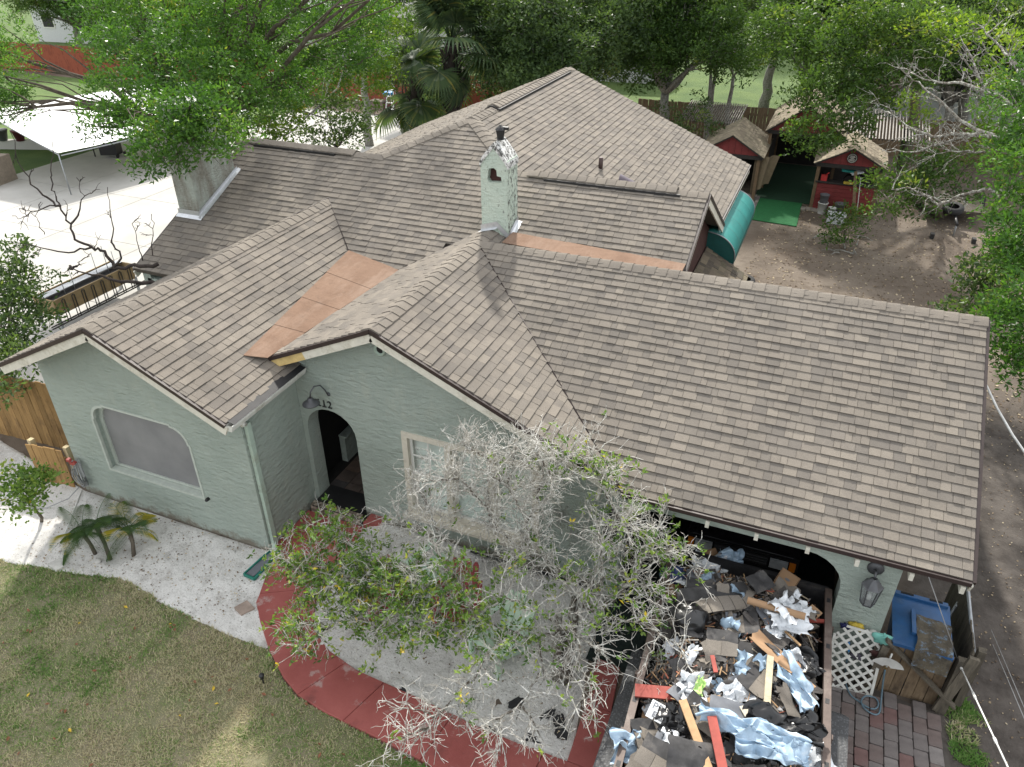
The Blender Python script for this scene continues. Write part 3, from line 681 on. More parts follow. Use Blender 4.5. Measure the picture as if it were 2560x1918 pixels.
g = MB().add([(-400, -300, 0), (400, -300, 0), (400, 500, 0), (-400, 500, 0)], [(0, 1, 2, 3)]); g.build('ground', 'dirt', kind='structure')
# pale sand beds
t = newmat('sand'); p = t.pos()
n1 = t.noise(1.3, 6, .65, p); n2 = t.noise(9, 6, .7, p)
c = t.mix(t.ramp(n1, [(.3, 0), (.7, 1)]), (.56, .545, .52), (.74, .73, .705))
c = t.mix(t.ramp(n2, [(.54, 0), (.72, .6)]), c, (.36, .34, .31))
c = t.mix(t.ramp(t.noise(2.6, 6, .75, p), [(.50, 0), (.68, .65)]), c, (.30, .28, .255))
c = t.mix(t.ramp(t.math('ADD', t.noise(34, 5, .75, p), t.math('MULTIPLY', n1, .12)), [(.655, 0), (.70, .85)]), c, (.075, .062, .05))
t.out(c, .95, 0, t.bump(t.math('ADD', n2, t.noise(30, 4, .7, p)), .6, .045), .2)
def sheet(name, poly, z, mat, kind='structure', sub=.12, amp=.0, fade=.25):
    """flat sheet cut from a grid, with small real relief inside its edge"""
    xs = [q[0] for q in poly]; ys = [q[1] for q in poly]
    bm = bmesh.new(); vs = [bm.verts.new((x, y, z)) for x, y in poly]; bm.faces.new(vs)
    if amp:
        for ax, lo, hi in ((0, min(xs), max(xs)), (1, min(ys), max(ys))):
            q = lo+sub
            while q < hi:
                no = [0, 0, 0]; no[ax] = 1; co = [0, 0, 0]; co[ax] = q
                bmesh.ops.bisect_plane(bm, geom=bm.verts[:]+bm.edges[:]+bm.faces[:], plane_co=co, plane_no=no); q += sub
        for v in bm.verts:
            if not v.is_boundary: v.co.z += amp*(.5+.9*nz(v.co.x, v.co.y, 3, 2.1)+.6*nz(v.co.x, v.co.y, 1, 7.))
    bmesh.ops.recalc_face_normals(bm, faces=bm.faces[:])
    me = bpy.data.meshes.new(name); bm.to_mesh(me); bm.free()
    if me.polygons[0].normal.z < 0: me.flip_normals()
    for q in me.polygons: q.use_smooth = True
    me.materials.append(MAT[mat]); o = bpy.data.objects.new(name, me); COL.objects.link(o); o['kind'] = kind; return o
walk_out = [(-1.90, .60), (-1.85, .2), (-1.62, -.36), (-1.32, -.64), (-.91, -.98), (-.4, -1.31), (-.04, -1.47), (.45, -1.55), (1.02, -1.59), (1.54, -1.62), (1.99, -1.67), (4.2, -1.95)]
walk_in = [(-2.10, 1.98), (-.98, 1.98), (-.92, 1.35), (-.88, .55), (-.78, .0), (-.5, -.45), (-.05, -.69), (.49, -.82), (1.47, -.88), (2.57, -.97), (3.04, -.98), (3.65, -.97)]
sheet('sand_bed', [(-9.5, 1.2), (-10.5, -1.3), (-7.3, -1.32), (-6.0, -1.22), (-4.9, -1.02), (-3.95, -.78), (-2.9, -.93), (-1.7, -1.02), (-1.0, -1.05), (-.9, -.9), (-1.5, -.2), (-1.7, .64), (-6.3, .64)], .012, 'sand', amp=.045, sub=.07)
sheet('sand_bed', [(-1.0, 1.98), (3.3, 1.98), (3.42, .7), (3.72, -1.0), (1.5, -1.0), (.4, -.9), (-.1, -.75), (-.6, -.5), (-.8, .1)], .010, 'sand', amp=.045, sub=.07)
# red painted concrete walk in cast slabs
t = newmat('red_concrete'); p = t.pos()
c = t.mix(t.ramp(t.noise(1.8, 5, .65, p), [(.3, 0), (.7, 1)]), (.25, .062, .054), (.33, .095, .084))
c = t.mix(t.ramp(t.noise(110, 2, .8, p), [(.62, 0), (.72, .35)]), c, (.40, .22, .19))
c = t.mix(t.ramp(t.noise(3.1, 6, .7, p), [(.58, 0), (.66, .7)]), c, (.40, .31, .29))
c = t.mix(t.ramp(t.noise(1.3, 5, .7, p), [(.57, 0), (.72, .6)]), c, (.075, .03, .028))
t.out(c, .7, 0, t.bump(t.noise(60, 3, .6, p), .25, .01), .35)
red_walk = thing('walkway', None, None, (0, 0, 0)); red_walk['kind'] = 'structure'
def slab(poly, name='slab', z=.065, parent=red_walk, mat='red_concrete'):
    P = [Vector((x, y, z)) for x, y in poly]
    n = sum((P[i].cross(P[(i+1) % len(P)]) for i in range(len(P))), Vector((0, 0, 0)))
    if n.z < 0: P = P[::-1]
    k = len(P); c = sum(P, Vector())/k; vs = [p+(c-p)*.012/max(.2, (c-p).length)+Vector((0, 0, 0)) for p in P]; lo = [Vector((p.x+(c.x-p.x)*.004, p.y+(c.y-p.y)*.004, z-.012)) for p in P]; bt = [Vector((q.x, q.y, -.02)) for q in lo]
    m = MB().add(vs+lo+bt, [tuple(range(k))]+[(i+k, (i+1) % k+k, (i+1) % k, i) for i in range(k)]+[(i+2*k, (i+1) % k+2*k, (i+1) % k+k, i+k) for i in range(k)])
    return m.build(name, mat, parent)
slab([(-2.13, 1.72), (-.99, 1.72), (-.92, 1.35), (-.88, .60), (-1.90, .60), (-2.13, .70)])
slab([(-1.90, .60), (-1.85, .2), (-1.68, -.2), (-.84, .28), (-.88, .60)])
slab([(-1.68, -.2), (-1.62, -.36), (-1.32, -.64), (-.91, -.98), (-.5, -.45), (-.78, .0), (-.84, .28)])
slab([(-.91, -.98), (-.4, -1.31), (-.04, -1.47), (.28, -.77), (-.05, -.69), (-.5, -.45)])
slab([(-.04, -1.47), (.45, -1.55), (.75, -1.57), (.95, -.85), (.49, -.82), (.28, -.77)])
slab([(.75, -1.57), (1.54, -1.62), (1.95, -1.66), (2.05, -.93), (1.47, -.88), (.95, -.85)])
slab([(1.95, -1.66), (3.3, -1.82), (3.35, -.97), (3.04, -.98), (2.57, -.97), (2.05, -.93)])
slab([(3.3, -1.82), (4.25, -1.95), (4.13, -.97), (3.35, -.97)])
slab([(3.66, -.97), (4.13, -.97), (3.98, -.1), (3.63, -.1)]); slab([(3.63, -.1), (3.98, -.1), (3.90, .62), (3.56, .66)])
slab([(-.98, 1.98), (-.99, 1.73), (-.72, 2.25-.35), (-.72, 1.98)], z=.16)
sheet('turf_mat', [(3.40, .60), (4.1, .55), (6.6, 1.9), (6.6, 8.3), (3.45, 8.3)], .030, 'garage_floor_green')
# lawn
t = newmat('lawn_soil'); p = t.pos()
c = t.mix(t.ramp(t.noise(1.5, 6, .65, p), [(.35, 0), (.65, 1)]), (.20, .175, .115), (.14, .15, .07))
t.out(c, .95, 0, t.bump(t.noise(30, 4, .7, p), .6, .03))
lawn_poly = [(-12, -7), (8, -7), (4.3, -2.0), (1.99, -1.69), (1.02, -1.61), (-.04, -1.49), (-.4, -1.33), (-.91, -1.0), (-1.7, -1.0), (-2.9, -.90), (-3.95, -.74), (-4.9, -.98), (-6.0, -1.18), (-9, -1.3), (-12, -1.4)]
sheet('lawn', lawn_poly, .022, 'lawn_soil', amp=.012, sub=.3)
leafmat('grass_blade', [(0, (.24, .20, .13)), (.18, (.38, .34, .23)), (.42, (.46, .41, .28)), (.60, (.29, .31, .155)), (.78, (.155, .235, .07)), (1, (.09, .19, .038))], .25, .7)
def inpoly(x, y, poly):
    r = np.zeros(len(x), bool); k = len(poly)
    for i in range(k):
        x0, y0 = poly[i]; x1, y1 = poly[(i+1) % k]
        c = ((y0 > y) != (y1 > y)) & (x < (x1-x0)*(y-y0)/((y1-y0) or 1e-9)+x0); r ^= c
    return r
def vnoise(x, y, s, seed):
    """cheap smooth value noise on numpy arrays"""
    rs = np.random.default_rng(seed); T = rs.random((64, 64)); X = x*s; Y = y*s
    i = np.floor(X).astype(int); j = np.floor(Y).astype(int); f = X-i; g_ = Y-j; f = f*f*(3-2*f); g_ = g_*g_*(3-2*g_)
    a = lambda p, q: T[p % 64, q % 64]
    return (a(i, j)*(1-f)+a(i+1, j)*f)*(1-g_)+(a(i, j+1)*(1-f)+a(i+1, j+1)*f)*g_
def grass(name, poly, box, n, h0, h1, mat, label, z=.02, wid=.0085, green=0.5, seed=1, edge=0.):
    rs = np.random.default_rng(seed); x = rs.uniform(box[0], box[1], n); y = rs.uniform(box[2], box[3], n)
    k = inpoly(x, y, poly); x, y = x[k], y[k]; n = len(x)
    dens = vnoise(x, y, 1.4, seed)*.6+vnoise(x, y, 4., seed+1)*.4
    k = rs.random(n) < .35+dens; x, y, dens = x[k], y[k], dens[k]; n = len(x)
    az = rs.uniform(0, 6.283, n); ln = rs.uniform(.5, 1.25, n); h = rs.uniform(h0, h1, n)*(.55+.9*vnoise(x, y, 9., seed+9))
    dx, dy = np.cos(az), np.sin(az); w_ = wid*rs.uniform(.7, 1.3, n)
    b0 = np.stack([x-dy*w_, y+dx*w_, np.full(n, z)], 1); b1 = np.stack([x+dy*w_, y-dx*w_, np.full(n, z)], 1)
    tip = np.stack([x+dx*h*ln, y+dy*h*ln, z+h*.75], 1)
    co = np.stack([b0, b1, tip], 1).reshape(-1, 3); tri = np.arange(3*n).reshape(-1, 3)
    gn = vnoise(x, y, 1.1, seed+5)*.5+vnoise(x, y, 3.3, seed+7)*.5
    rnd = np.clip(rs.normal(.34, .2, n)+(gn-.5)*1.0+green, 0, 1)
    me = fast_mesh(name, co, tri, rnd, mat); o = bpy.data.objects.new(name, me); COL.objects.link(o)
    tag(o, label, 'grass', kind='stuff'); return o
grass('lawn_grass', lawn_poly, (-7.5, 4.6, -4.6, -.6), 270000, .02, .06, 'grass_blade', 'dry patchy lawn grass in front of the house', green=.24, seed=3)
for i_, (px_, py_, r_, n_) in enumerate(((2392, 1775, .22, 900), (2405, 1838, .16, 500), (2420, 1885, .2, 700), (2440, 1800, .12, 200))):
    q_ = at(px_, py_, z=0.); ring = [(q_.x+r_*math.cos(a*.63)*1.2, q_.y+r_*math.sin(a*.63)) for a in range(10)]
    grass('weeds', ring, (q_.x-.4, q_.x+.4, q_.y-.4, q_.y+.4), n_*4, .03, .08, 'grass_blade', 'low green weeds at the driveway edge', .005, .010, .45, 20+i_)
# paver driveway, brick by brick
simple('joint_sand', (.075, .066, .058), .95)
for nm, cc in (('paver_grey', (.165, .145, .138)), ('paver_brown', (.155, .120, .110)), ('paver_red', (.165, .098, .090)), ('paver_pale', (.21, .19, .18))): simple(nm, cc, .9, var=.3, scale=5, bump=.5, bscale=60, dirt=(.10, .09, .085))
drv = sheet('driveway', [(4.0, -3.2), (8.3, -3.2), (8.12, .75), (7.96, 1.55), (7.0, 1.66), (4.0, 1.70)], .014, 'joint_sand'); LOC[drv] = Vector((0, 0, 0))
PM = {}
for mi in ('paver_grey', 'paver_brown', 'paver_red', 'paver_pale'):
    for v_ in range(3):
        wx, wy = .168, .245
        k = MB(); e = .012; c8 = [(-wx/2+e, -wy/2), (wx/2-e, -wy/2), (wx/2, -wy/2+e), (wx/2, wy/2-e), (wx/2-e, wy/2), (-wx/2+e, wy/2), (-wx/2, wy/2-e), (-wx/2, -wy/2+e)]
        jit = [random.uniform(-.003, .003) for _ in range(16)]
        k.add([(a*.94+jit[i], b*.955+jit[-i], .05) for i, (a, b) in enumerate(c8)]+[(a+jit[i], b+jit[-i], .04) for i, (a, b) in enumerate(c8)]+[(a, b, 0) for a, b in c8], [tuple(range(8))]+[(i+8, (i+1) % 8+8, (i+1) % 8, i) for i in range(8)]+[(i+16, (i+1) % 8+16, (i+1) % 8+8, i+8) for i in range(8)])
        me = k.mesh('paver'); me.materials.append(MAT[mi]); PM[mi, v_] = me
rp = random.Random(5); th_ = R(-2)
for i in range(12):
    for j in range(10):
        x = 6.36+i*.175; y = 1.50-j*.254-(.127 if i % 2 else 0)
        if x > 8.02-.06*j*0 or y > 1.62+(8-x)*0 or x > 7.96+.2*(1.5-y)*.5: continue
        mi = rp.choices(('paver_grey', 'paver_brown', 'paver_red', 'paver_pale'), (5, 3.2, 1.4, 2.2 if y < .9 else .5))[0]
        o = bpy.data.objects.new('paver', PM[mi, rp.randrange(3)]); COL.objects.link(o); o.parent = drv
        o.location = (x+rp.uniform(-.004, .004), y+rp.uniform(-.005, .005), .006+rp.uniform(0, .006)); o.rotation_euler = (rp.uniform(-.012, .012), rp.uniform(-.012, .012), rp.uniform(-.02, .02)+R(1.5))
# concrete patio behind, in slabs
t = newmat('concrete'); p = t.pos()
c = t.mix(t.ramp(t.noise(.7, 6, .6, p), [(.35, 0), (.7, 1)]), (.38, .37, .345), (.47, .46, .435))
c = t.mix(t.ramp(t.noise(.9, 5, .7, t.scaled(p, (1, 1, 1))), [(.62, 0), (.75, .45)]), c, (.25, .24, .22))
t.out(c, .85, 0, t.bump(t.noise(40, 3, .6, p), .2, .01))
patio = thing('patio', None, None, (0, 0, 0)); patio['kind'] = 'structure'
xs = [-25.2, -21.6, -18.0, -14.4, -11.2, -8.0]; ys = [-1., 3.0, 6.6, 10.2, 13.8, 17.4, 21., 24.6, 28.6]
for i in range(5):
    for j in range(8):
        if i == 0 and j > 5: continue
        if i == 4 and j < 1: continue
        q = [(xs[i]+.012, ys[j]+.012), (xs[i+1]-.012, ys[j]+.012), (xs[i+1]-.012, ys[j+1]-.012), (xs[i]+.012, ys[j+1]-.012)]
        MB().poly([(a, b, .05) for a, b in q], .06).build('concrete_slab', 'concrete', patio)
for i in range(3):
    q = [(-8.0+i*3.6+.012, 16.2), (-4.4+i*3.6-.012, 16.2), (-4.4+i*3.6-.012, 28.6), (-8.+i*3.6+.012, 28.6)]
    if i < 1: MB().poly([(a, b, .05) for a, b in q], .06).build('concrete_slab', 'concrete', patio)
# greener lawns further off
t = newmat('far_lawn'); p = t.pos()
c = t.mix(t.ramp(t.noise(.6, 6, .65, p), [(.35, 0), (.65, 1)]), (.065, .12, .026), (.11, .17, .04))
t.out(c, .95, 0, t.bump(t.noise(22, 4, .7, p), 1., .05))
sheet('far_lawn', [(-60, 10), (-25.3, 5), (-25.3, 21.2), (-21.7, 21.2), (-21.7, 30.6), (-60, 30.6)], .016, 'far_lawn')
sheet('far_lawn', [(-30, 33), (40, 35.2), (60, 120), (-90, 120), (-90, 33)], .018, 'far_lawn')
# ---------------------------------------------------------------- vegetation
leafmat('leaf_oak', [(0, (.032, .080, .020)), (.35, (.058, .138, .030)), (.7, (.098, .200, .042)), (.95, (.155, .265, .05)), (1, (.30, .29, .06))], .42, .36)
leafmat('leaf_dark', [(0, (.040, .072, .032)), (.4, (.076, .125, .050)), (.75, (.115, .175, .066)), (1, (.20, .235, .08))], .40)
leafmat('leaf_mid', [(0, (.036, .072, .022)), (.4, (.064, .122, .032)), (.75, (.102, .172, .044)), (1, (.22, .25, .06))], .42)
leafmat('leaf_lime', [(0, (.06, .12, .02)), (.4, (.11, .19, .03)), (.8, (.19, .27, .045)), (1, (.42, .36, .06))], .48)
leafmat('leaf_glossy', [(0, (.055, .115, .034)), (.35, (.110, .200, .048)), (.65, (.20, .29, .066)), (.88, (.28, .35, .07)), (.97, (.33, .38, .07)), (1, (.60, .45, .06))], .36, .42)
leafmat('leaf_palm', [(0, (.040, .070, .038)), (.5, (.075, .120, .062)), (.8, (.13, .165, .075)), (1, (.32, .27, .07))], .35)
leafmat('leaf_pygmy', [(0, (.05, .09, .045)), (.6, (.085, .145, .065)), (.82, (.12, .18, .04)), (1, (.42, .34, .05))], .35)
def barkmat(name, a, b, lichen=None):
    t = newmat(name); p = t.pos(); n1 = t.noise(9, 6, .7, t.scaled(p, (1, 1, .4)))
    c = t.mix(t.ramp(n1, [(.35, 0), (.65, 1)]), a, b)
    if lichen: c = t.mix(t.ramp(t.noise(16, 6, .75, p), [(.48, 0), (.56, .9)]), c, lichen)
    t.out(c, .95, 0, t.bump(t.noise(40, 5, .7, p), .7, .02), .15)
barkmat('bark', (.075, .062, .048), (.15, .13, .105)); barkmat('bark_grey', (.15, .14, .125), (.27, .255, .23), (.34, .34, .31))
barkmat('bark_pale_lichen', (.11, .09, .072), (.25, .23, .20), (.52, .525, .48)); barkmat('twig_pale', (.28, .255, .22), (.52, .50, .455), (.70, .70, .66))
barkmat('bark_front', (.07, .058, .046), (.15, .13, .108), (.42, .425, .385)); barkmat('bark_black', (.035, .03, .028), (.075, .062, .055)); barkmat('moss_grey', (.22, .225, .20), (.34, .34, .31))

def leaf_quads(c, size, rs, aspect=.42, up=.25, out=None):
    n = len(c); d = rs.normal(size=(n, 3)); d[:, 2] = d[:, 2]*.75+up
    if out is not None: d += out*.9
    d /= np.linalg.norm(d, axis=1)[:, None]+1e-9
    r = rs.normal(size=(n, 3)); s = np.cross(d, r); s /= np.linalg.norm(s, axis=1)[:, None]+1e-9
    nn = np.cross(d, s); L = (size*rs.uniform(.7, 1.3, n))[:, None]; W = L*aspect
    co = np.stack([c, c+d*L*.5+s*W*.5+nn*L*.07, c+d*L-nn*L*.08, c+d*L*.5-s*W*.5+nn*L*.07], 1).reshape(-1, 3)
    return co, np.arange(4*n).reshape(-1, 4)
def crown_points(clumps, dens, sub, rs, ln, squash=.8, shell=.55):
    """clumps [(centre, radius)] -> leaf centres grouped in leafy tufts, tone per tuft, tuft centres"""
    C, T, S, OUT = [], [], [], []; per = 46; lr = 1.9*ln+.03
    for c, r in clumps:
        k = max(4, int(dens*sub*r*r*1.25/per)); u = rs.normal(size=(k, 3)); u /= np.linalg.norm(u, axis=1)[:, None]
        rr = r*(shell+(1-shell)*rs.random(k)**.6)*(.7+.55*rs.random(k)); inner = rs.random(k) < .22; rr[inner] *= rs.random(inner.sum())
        q = np.array(c)+u*rr[:, None]*np.array([1, 1, squash]); S.append(q)
        base = rs.normal(.42, .10)+rs.normal(0, .15, k)
        v = rs.normal(size=(k, per, 3)); v[:, :, 2] += .35; v += u[:, None, :]*.5; v /= np.linalg.norm(v, axis=2)[:, :, None]
        sc = lr*rs.uniform(.7, 1.35, (k, 1, 1))*rs.uniform(.45, 1.05, (k, per, 1)); str_ = 1+.5*rs.random((k, 1, 3))
        C.append((q[:, None, :]+v*sc*np.array([1.15, 1.15, .75])*str_).reshape(-1, 3)); T.append((base[:, None]+rs.normal(0, .11, (k, per))).ravel())
        OUT.append(v.reshape(-1, 3))
    return np.concatenate(C), np.clip(np.concatenate(T), 0, 1), np.concatenate(S), np.concatenate(OUT)
def wiggle(a, b, n, amp, rr):
    a, b = Vector(a), Vector(b); L = (b-a).length; pts = []
    for i in range(n+1):
        t_ = i/n; e = math.sin(math.pi*t_)
        pts.append(a.lerp(b, t_)+Vector((rr.uniform(-1, 1), rr.uniform(-1, 1), rr.uniform(-1, 1)+.35))*amp*L*e)
    return pts
def tree(name, label, base, clumps, mat, ln=.14, dens=60, sub=7, tr=.16, bark='bark', group=None, fork=None, seed=1, shell=.55, aspect=.42, cat='tree', twigs=2, up=.25):
    rs = np.random.default_rng(seed); rr = random.Random(seed); base = Vector(base)
    o = thing(name, label, cat, base, group)
    C, T, S, OUT = crown_points(clumps, dens, sub, rs, ln, shell=shell)
    co, q = leaf_quads(C, ln, rs, aspect, up, OUT*.6)
    me = fast_mesh('crown', co-np.array(base), q, T, mat); c = bpy.data.objects.new('crown', me); COL.objects.link(c); c.parent = o; LOC[c] = base
    m = MB(); cz = np.mean([k[0][2] for k in clumps]); fk = Vector(fork) if fork else base.lerp(Vector((np.mean([k[0][0] for k in clumps]), np.mean([k[0][1] for k in clumps]), cz)), .45)
    m.tube(wiggle(base-Vector((0, 0, .1)), fk, 6, .03, rr), [tr*(1.25-.55*i/6) for i in range(7)], 9)
    for c_, r in clumps:
        e = Vector(c_); mid = fk.lerp(e, .5); pts = wiggle(fk, e, 5, .06, rr); r0 = tr*.55*min(1., .45+.25*r)
        m.tube(pts, [r0*(1-.82*i/5) for i in range(6)], 6)
        for _ in range(twigs*2+int(r*2)):
            u = Vector(rr.choice(S)) if False else e+Vector((rr.gauss(0, 1), rr.gauss(0, 1), rr.gauss(0, .8))).normalized()*r*rr.uniform(.6, .95)
            p = pts[rr.randrange(2, 6)]; m.tube(wiggle(p, u, 4, .07, rr), [r0*.28, r0*.22, r0*.15, r0*.09, r0*.03], 4, cap=False)
    m.build('trunk', bark, o); return o
def cl(*rows): return [(tuple(at(px, py, d=d)), r) for px, py, d, r in rows]
def blob(c, R_, n, seed, rmin=.28, rmax=.5, flat=.75):
    rr = random.Random(seed); out = []
    for _ in range(n):
        v = Vector((rr.gauss(0, 1), rr.gauss(0, 1), rr.gauss(0, 1))).normalized()*R_*rr.uniform(.35, .8); v.z *= flat
        out.append(((c[0]+v.x, c[1]+v.y, c[2]+v.z), R_*rr.uniform(rmin, rmax)))
    return out
# the oak hanging over the left chimney
oak = cl((-30, 110, 27, 1.1), (270, 20, 26, 1.3), (340, 60, 25, 1.6), (450, 30, 25, 1.9), (600, 20, 26, 2.2), (760, 20, 27, 2.0), (900, 60, 27, 1.3),
  (10, 190, 26, .75), (25, 255, 25.5, .5), (-20, 250, 25.5, .8), (310, 150, 23, 1.0), (420, 150, 22, 1.4), (540, 130, 22, 1.4), (660, 130, 23.5, 1.4), (800, 130, 25, 1.3), (900, 160, 25.5, .8),
  (330, 240, 21, .8), (430, 230, 20.5, .95), (530, 230, 20, 1.0), (640, 230, 21.5, 1.0), (750, 215, 23, .9), (270, 310, 20.3, .55), (245, 315, 20, .35), (300, 290, 20.5, .5), (410, 310, 17, .58), (500, 300, 16.6, .7), (565, 325, 16.6, .5),
  (360, 345, 17.4, .36), (395, 395, 16.5, .46), (425, 405, 16.3, .30), (360, 405, 16.6, .3), (490, 345, 16.3, .46), (545, 370, 16.2, .40), (455, 345, 16.4, .5), (470, 275, 16.5, .5), (430, 285, 16.6, .4), (520, 285, 16.5, .4), (560, 30, 25, 1.5))+[((-7.6, 10.6, 7.7), .95), ((-6.1, 11.6, 8.2), .8), ((-9.2, 10.2, 7.6), 1.1), ((-5.0, 10.9, 7.9), .55), ((-8.4, 12.4, 8.8), 1.0), ((-4.0, 11.8, 8.4), .5)]
tree('oak_tree', 'bright green oak with hanging sprays over the grey chimney', (-12., 10.4, 0), oak, 'leaf_oak', .108, 125, 12, .30, 'bark', fork=(-12.3, 11.2, 3.6), seed=11, shell=.35, aspect=.36)
# lime green oak behind it, trunk rising from the patio
oak2 = cl((690, 300, 24.5, .9), (620, 370, 22, .7), (740, 250, 28, 1.2), (850, 200, 30, 1.4), (930, 190, 31, 1.0), (870, 110, 31, 1.5), (960, 150, 31.5, .8), (700, 360, 22, .5), (650, 400, 21, .4), (960, 60, 32, 1.2))
tree('oak_tree', 'sunlit lime green tree leaning over the patio behind the ridge', (-14.1, 23.3, .05), oak2, 'leaf_lime', .125, 110, 8, .17, 'bark_grey', fork=(-14.6, 24.2, 3.4), seed=12, shell=.35)
tree('small_tree', 'small dark leaved tree hung with grey moss by the patio edge', at(830, 408, z=0), cl((840, 300, 26.5, .75), (880, 330, 26.5, .6), (800, 330, 26, .6), (850, 260, 27, .7), (780, 370, 25.5, .5), (900, 270, 27, .5), (905, 340, 26.8, .4)), 'leaf_dark', .12, 130, 7, .13, 'bark_black', seed=13, shell=.3)
tree('slender_tree', 'slender twin stemmed tree with sparse crown beside the white ladder', at(1014, 326, z=0), cl((1000, 130, 33, .9), (1030, 60, 34, 1.1), (970, 200, 33, .5), (1060, 150, 34, .6)), 'leaf_mid', .17, 34, 5, .09, 'bark_black', seed=14, shell=.3)
# masses behind the rear wing
back = [((-5.6, 22.8, 0), (-5.6, 23.2, 5.0), 3.9, 22, 'leaf_dark', 'dense dark tree close behind the rear roof gable'),
 ((-1.6, 27., 0), (-1.8, 26.8, 5.6), 3.9, 22, 'leaf_mid', 'wide tree behind the rear roof slope, nearest the far lawn gap'),
 ((1.4, 37.5, 0), (1.2, 37, 6.2), 3.6, 18, 'leaf_dark', 'dark tree standing in the far lawn gap'),
 ((-9.8, 37., 0), (-9.5, 36.5, 5.5), 4.4, 20, 'leaf_dark', 'dark tree behind the large palm'),
 ((5.2, 36., 0), (5.3, 35.5, 6.0), 4.0, 20, 'leaf_mid', 'tall tree behind the red barn'),
 ((10.4, 34., 0), (10.2, 33.6, 5.6), 4.4, 20, 'leaf_mid', 'broad tree to the right of the red barn'),
 ((-24., 40., 0), (-23.5, 39.5, 5.4), 4.4, 18, 'leaf_mid', 'tree beyond the red fence behind the slender trunks'),
 ((-35., 38., 0), (-34.5, 38, 5.2), 4.6, 18, 'leaf_oak', 'tree beyond the red fence above the white canopy'),
 ((-47., 37., 0), (-47, 37, 5.), 4.6, 18, 'leaf_mid', 'tree beyond the end of the red fence')]
for i, (b, c, r, n_, mt, lb) in enumerate(back):
    tree('broadleaf_tree', lb, b, blob(c, r, n_, 30+i), mt, .145, 112, 8, .24, 'bark_grey', 'trees behind the house', seed=40+i, shell=.35)
for i, (b, c, r, n_, mt, lb) in enumerate([((9.6, 30.9, 0), (9.4, 30.6, 4.6), 3.0, 16, 'leaf_dark', 'dark tree filling the gap right of the bar hut'),
 ((13.2, 28.6, 0), (13., 28.2, 4.6), 3.4, 16, 'leaf_mid', 'green tree at the far end of the side boundary'), ((3.7, 33., 0), (3.6, 32.6, 5.2), 2.9, 14, 'leaf_mid', 'tree just beyond the board fence behind the barn'), ((12.6, 37., 0), (12.6, 37., 5.), 4.2, 16, 'leaf_dark', 'tree screening the pale house'), ((-14.5, 34.5, 0), (-14.5, 34.2, 5.2), 3.2, 14, 'leaf_mid', 'tree beyond the red fence between ladder and palms')]):
    tree('broadleaf_tree', lb, b, blob(c, r, n_, 130+i), mt, .145, 112, 8, .2, 'bark_grey', 'trees behind the house', seed=140+i, shell=.35)
# spray hanging in front of the barn
tree('barn_tree', 'tree whose leafy branches droop across the red barn front', (7.9, 25.8, 0), cl((2040, 120, 30, 1.5), (2130, 90, 29, 1.6), (2230, 60, 29, 1.5), (1960, 60, 31, 1.4), (2080, 230, 28, 1.1), (2010, 230, 29, .9), (2150, 200, 28, 1.2), (2040, 310, 27, .75), (1990, 330, 26.8, .5), (2080, 350, 26.8, .5), (2020, 365, 26.5, .42), (2240, 180, 28, 1.1), (2330, 120, 28, 1.2), (2160, 300, 27, .8)), 'leaf_mid', .14, 120, 8, .22, 'bark', fork=(7.6, 26, 3.8), seed=61, shell=.3)
low = cl((2230, 440, 24.5, .55), (2300, 460, 24.5, .6), (2180, 470, 24.3, .38), (2350, 420, 25, .6), (2260, 500, 24, .5), (2210, 520, 23.6, .33), (2320, 520, 24, .35), (2290, 400, 25, .5), (2400, 470, 24.5, .5), (2440, 400, 25.5, .7))
tree('understory_tree', 'low dark green tree spreading beside the red bar hut', (9.2, 22.8, 0), low, 'leaf_mid', .12, 150, 8, .10, 'bark', seed=62, shell=.3)
tree('garden_shrub', 'green shrub growing over cut sticks in the bare yard', at(2115, 598, z=0), cl((2110, 545, 26.6, .42), (2080, 560, 26.4, .3), (2150, 540, 26.6, .34), (2120, 580, 26.2, .3), (2070, 590, 26, .2)), 'leaf_mid', .12, 120, 7, .04, 'bark', seed=63, shell=.3, cat='shrub')
tree('garden_shrub', 'grey green shrub growing at the back corner of the rear roof', at(1745, 390, z=0), cl((1730, 310, 31, .7), (1700, 330, 30.5, .6), (1770, 330, 31, .55), (1690, 280, 31.5, .6), (1745, 270, 32, .5)), 'leaf_dark', .13, 80, 7, .06, 'bark', seed=64, shell=.3, cat='shrub')
# right boundary: glossy shrubs and pale bare tree
tree('boundary_shrub', 'tall glossy leaved shrub at the side boundary with yellow flecks', (11.7, 11.5, 0), cl((2550, 520, 18.5, .55), (2520, 580, 18.2, .42), (2560, 640, 17.8, .55), (2500, 630, 18, .2), (2545, 760, 16.5, .45), (2500, 800, 16.4, .25), (2530, 850, 16, .38), (2560, 900, 15.6, .36), (2560, 960, 15.3, .2), (2520, 900, 15.8, .2), (2570, 430, 19, .6), (2550, 340, 20, .7), (2560, 230, 21, .8), (2590, 620, 17.5, .8), (2600, 800, 16, .8)), 'leaf_oak', .12, 280, 8, .08, 'bark_grey', seed=65, shell=.4, aspect=.34, cat='shrub')
tree('boundary_shrub', 'low dark shrub in shade below the tall glossy one', (10.9, 14.8, 0), cl((2430, 740, 19, .42), (2480, 720, 19, .45), (2400, 770, 18.6, .25), (2470, 660, 19.6, .32), (2510, 690, 19, .4), (2510, 770, 18.2, .45), (2440, 690, 19.4, .25)), 'leaf_dark', .13, 220, 8, .05, 'bark', seed=66, shell=.3, cat='shrub')
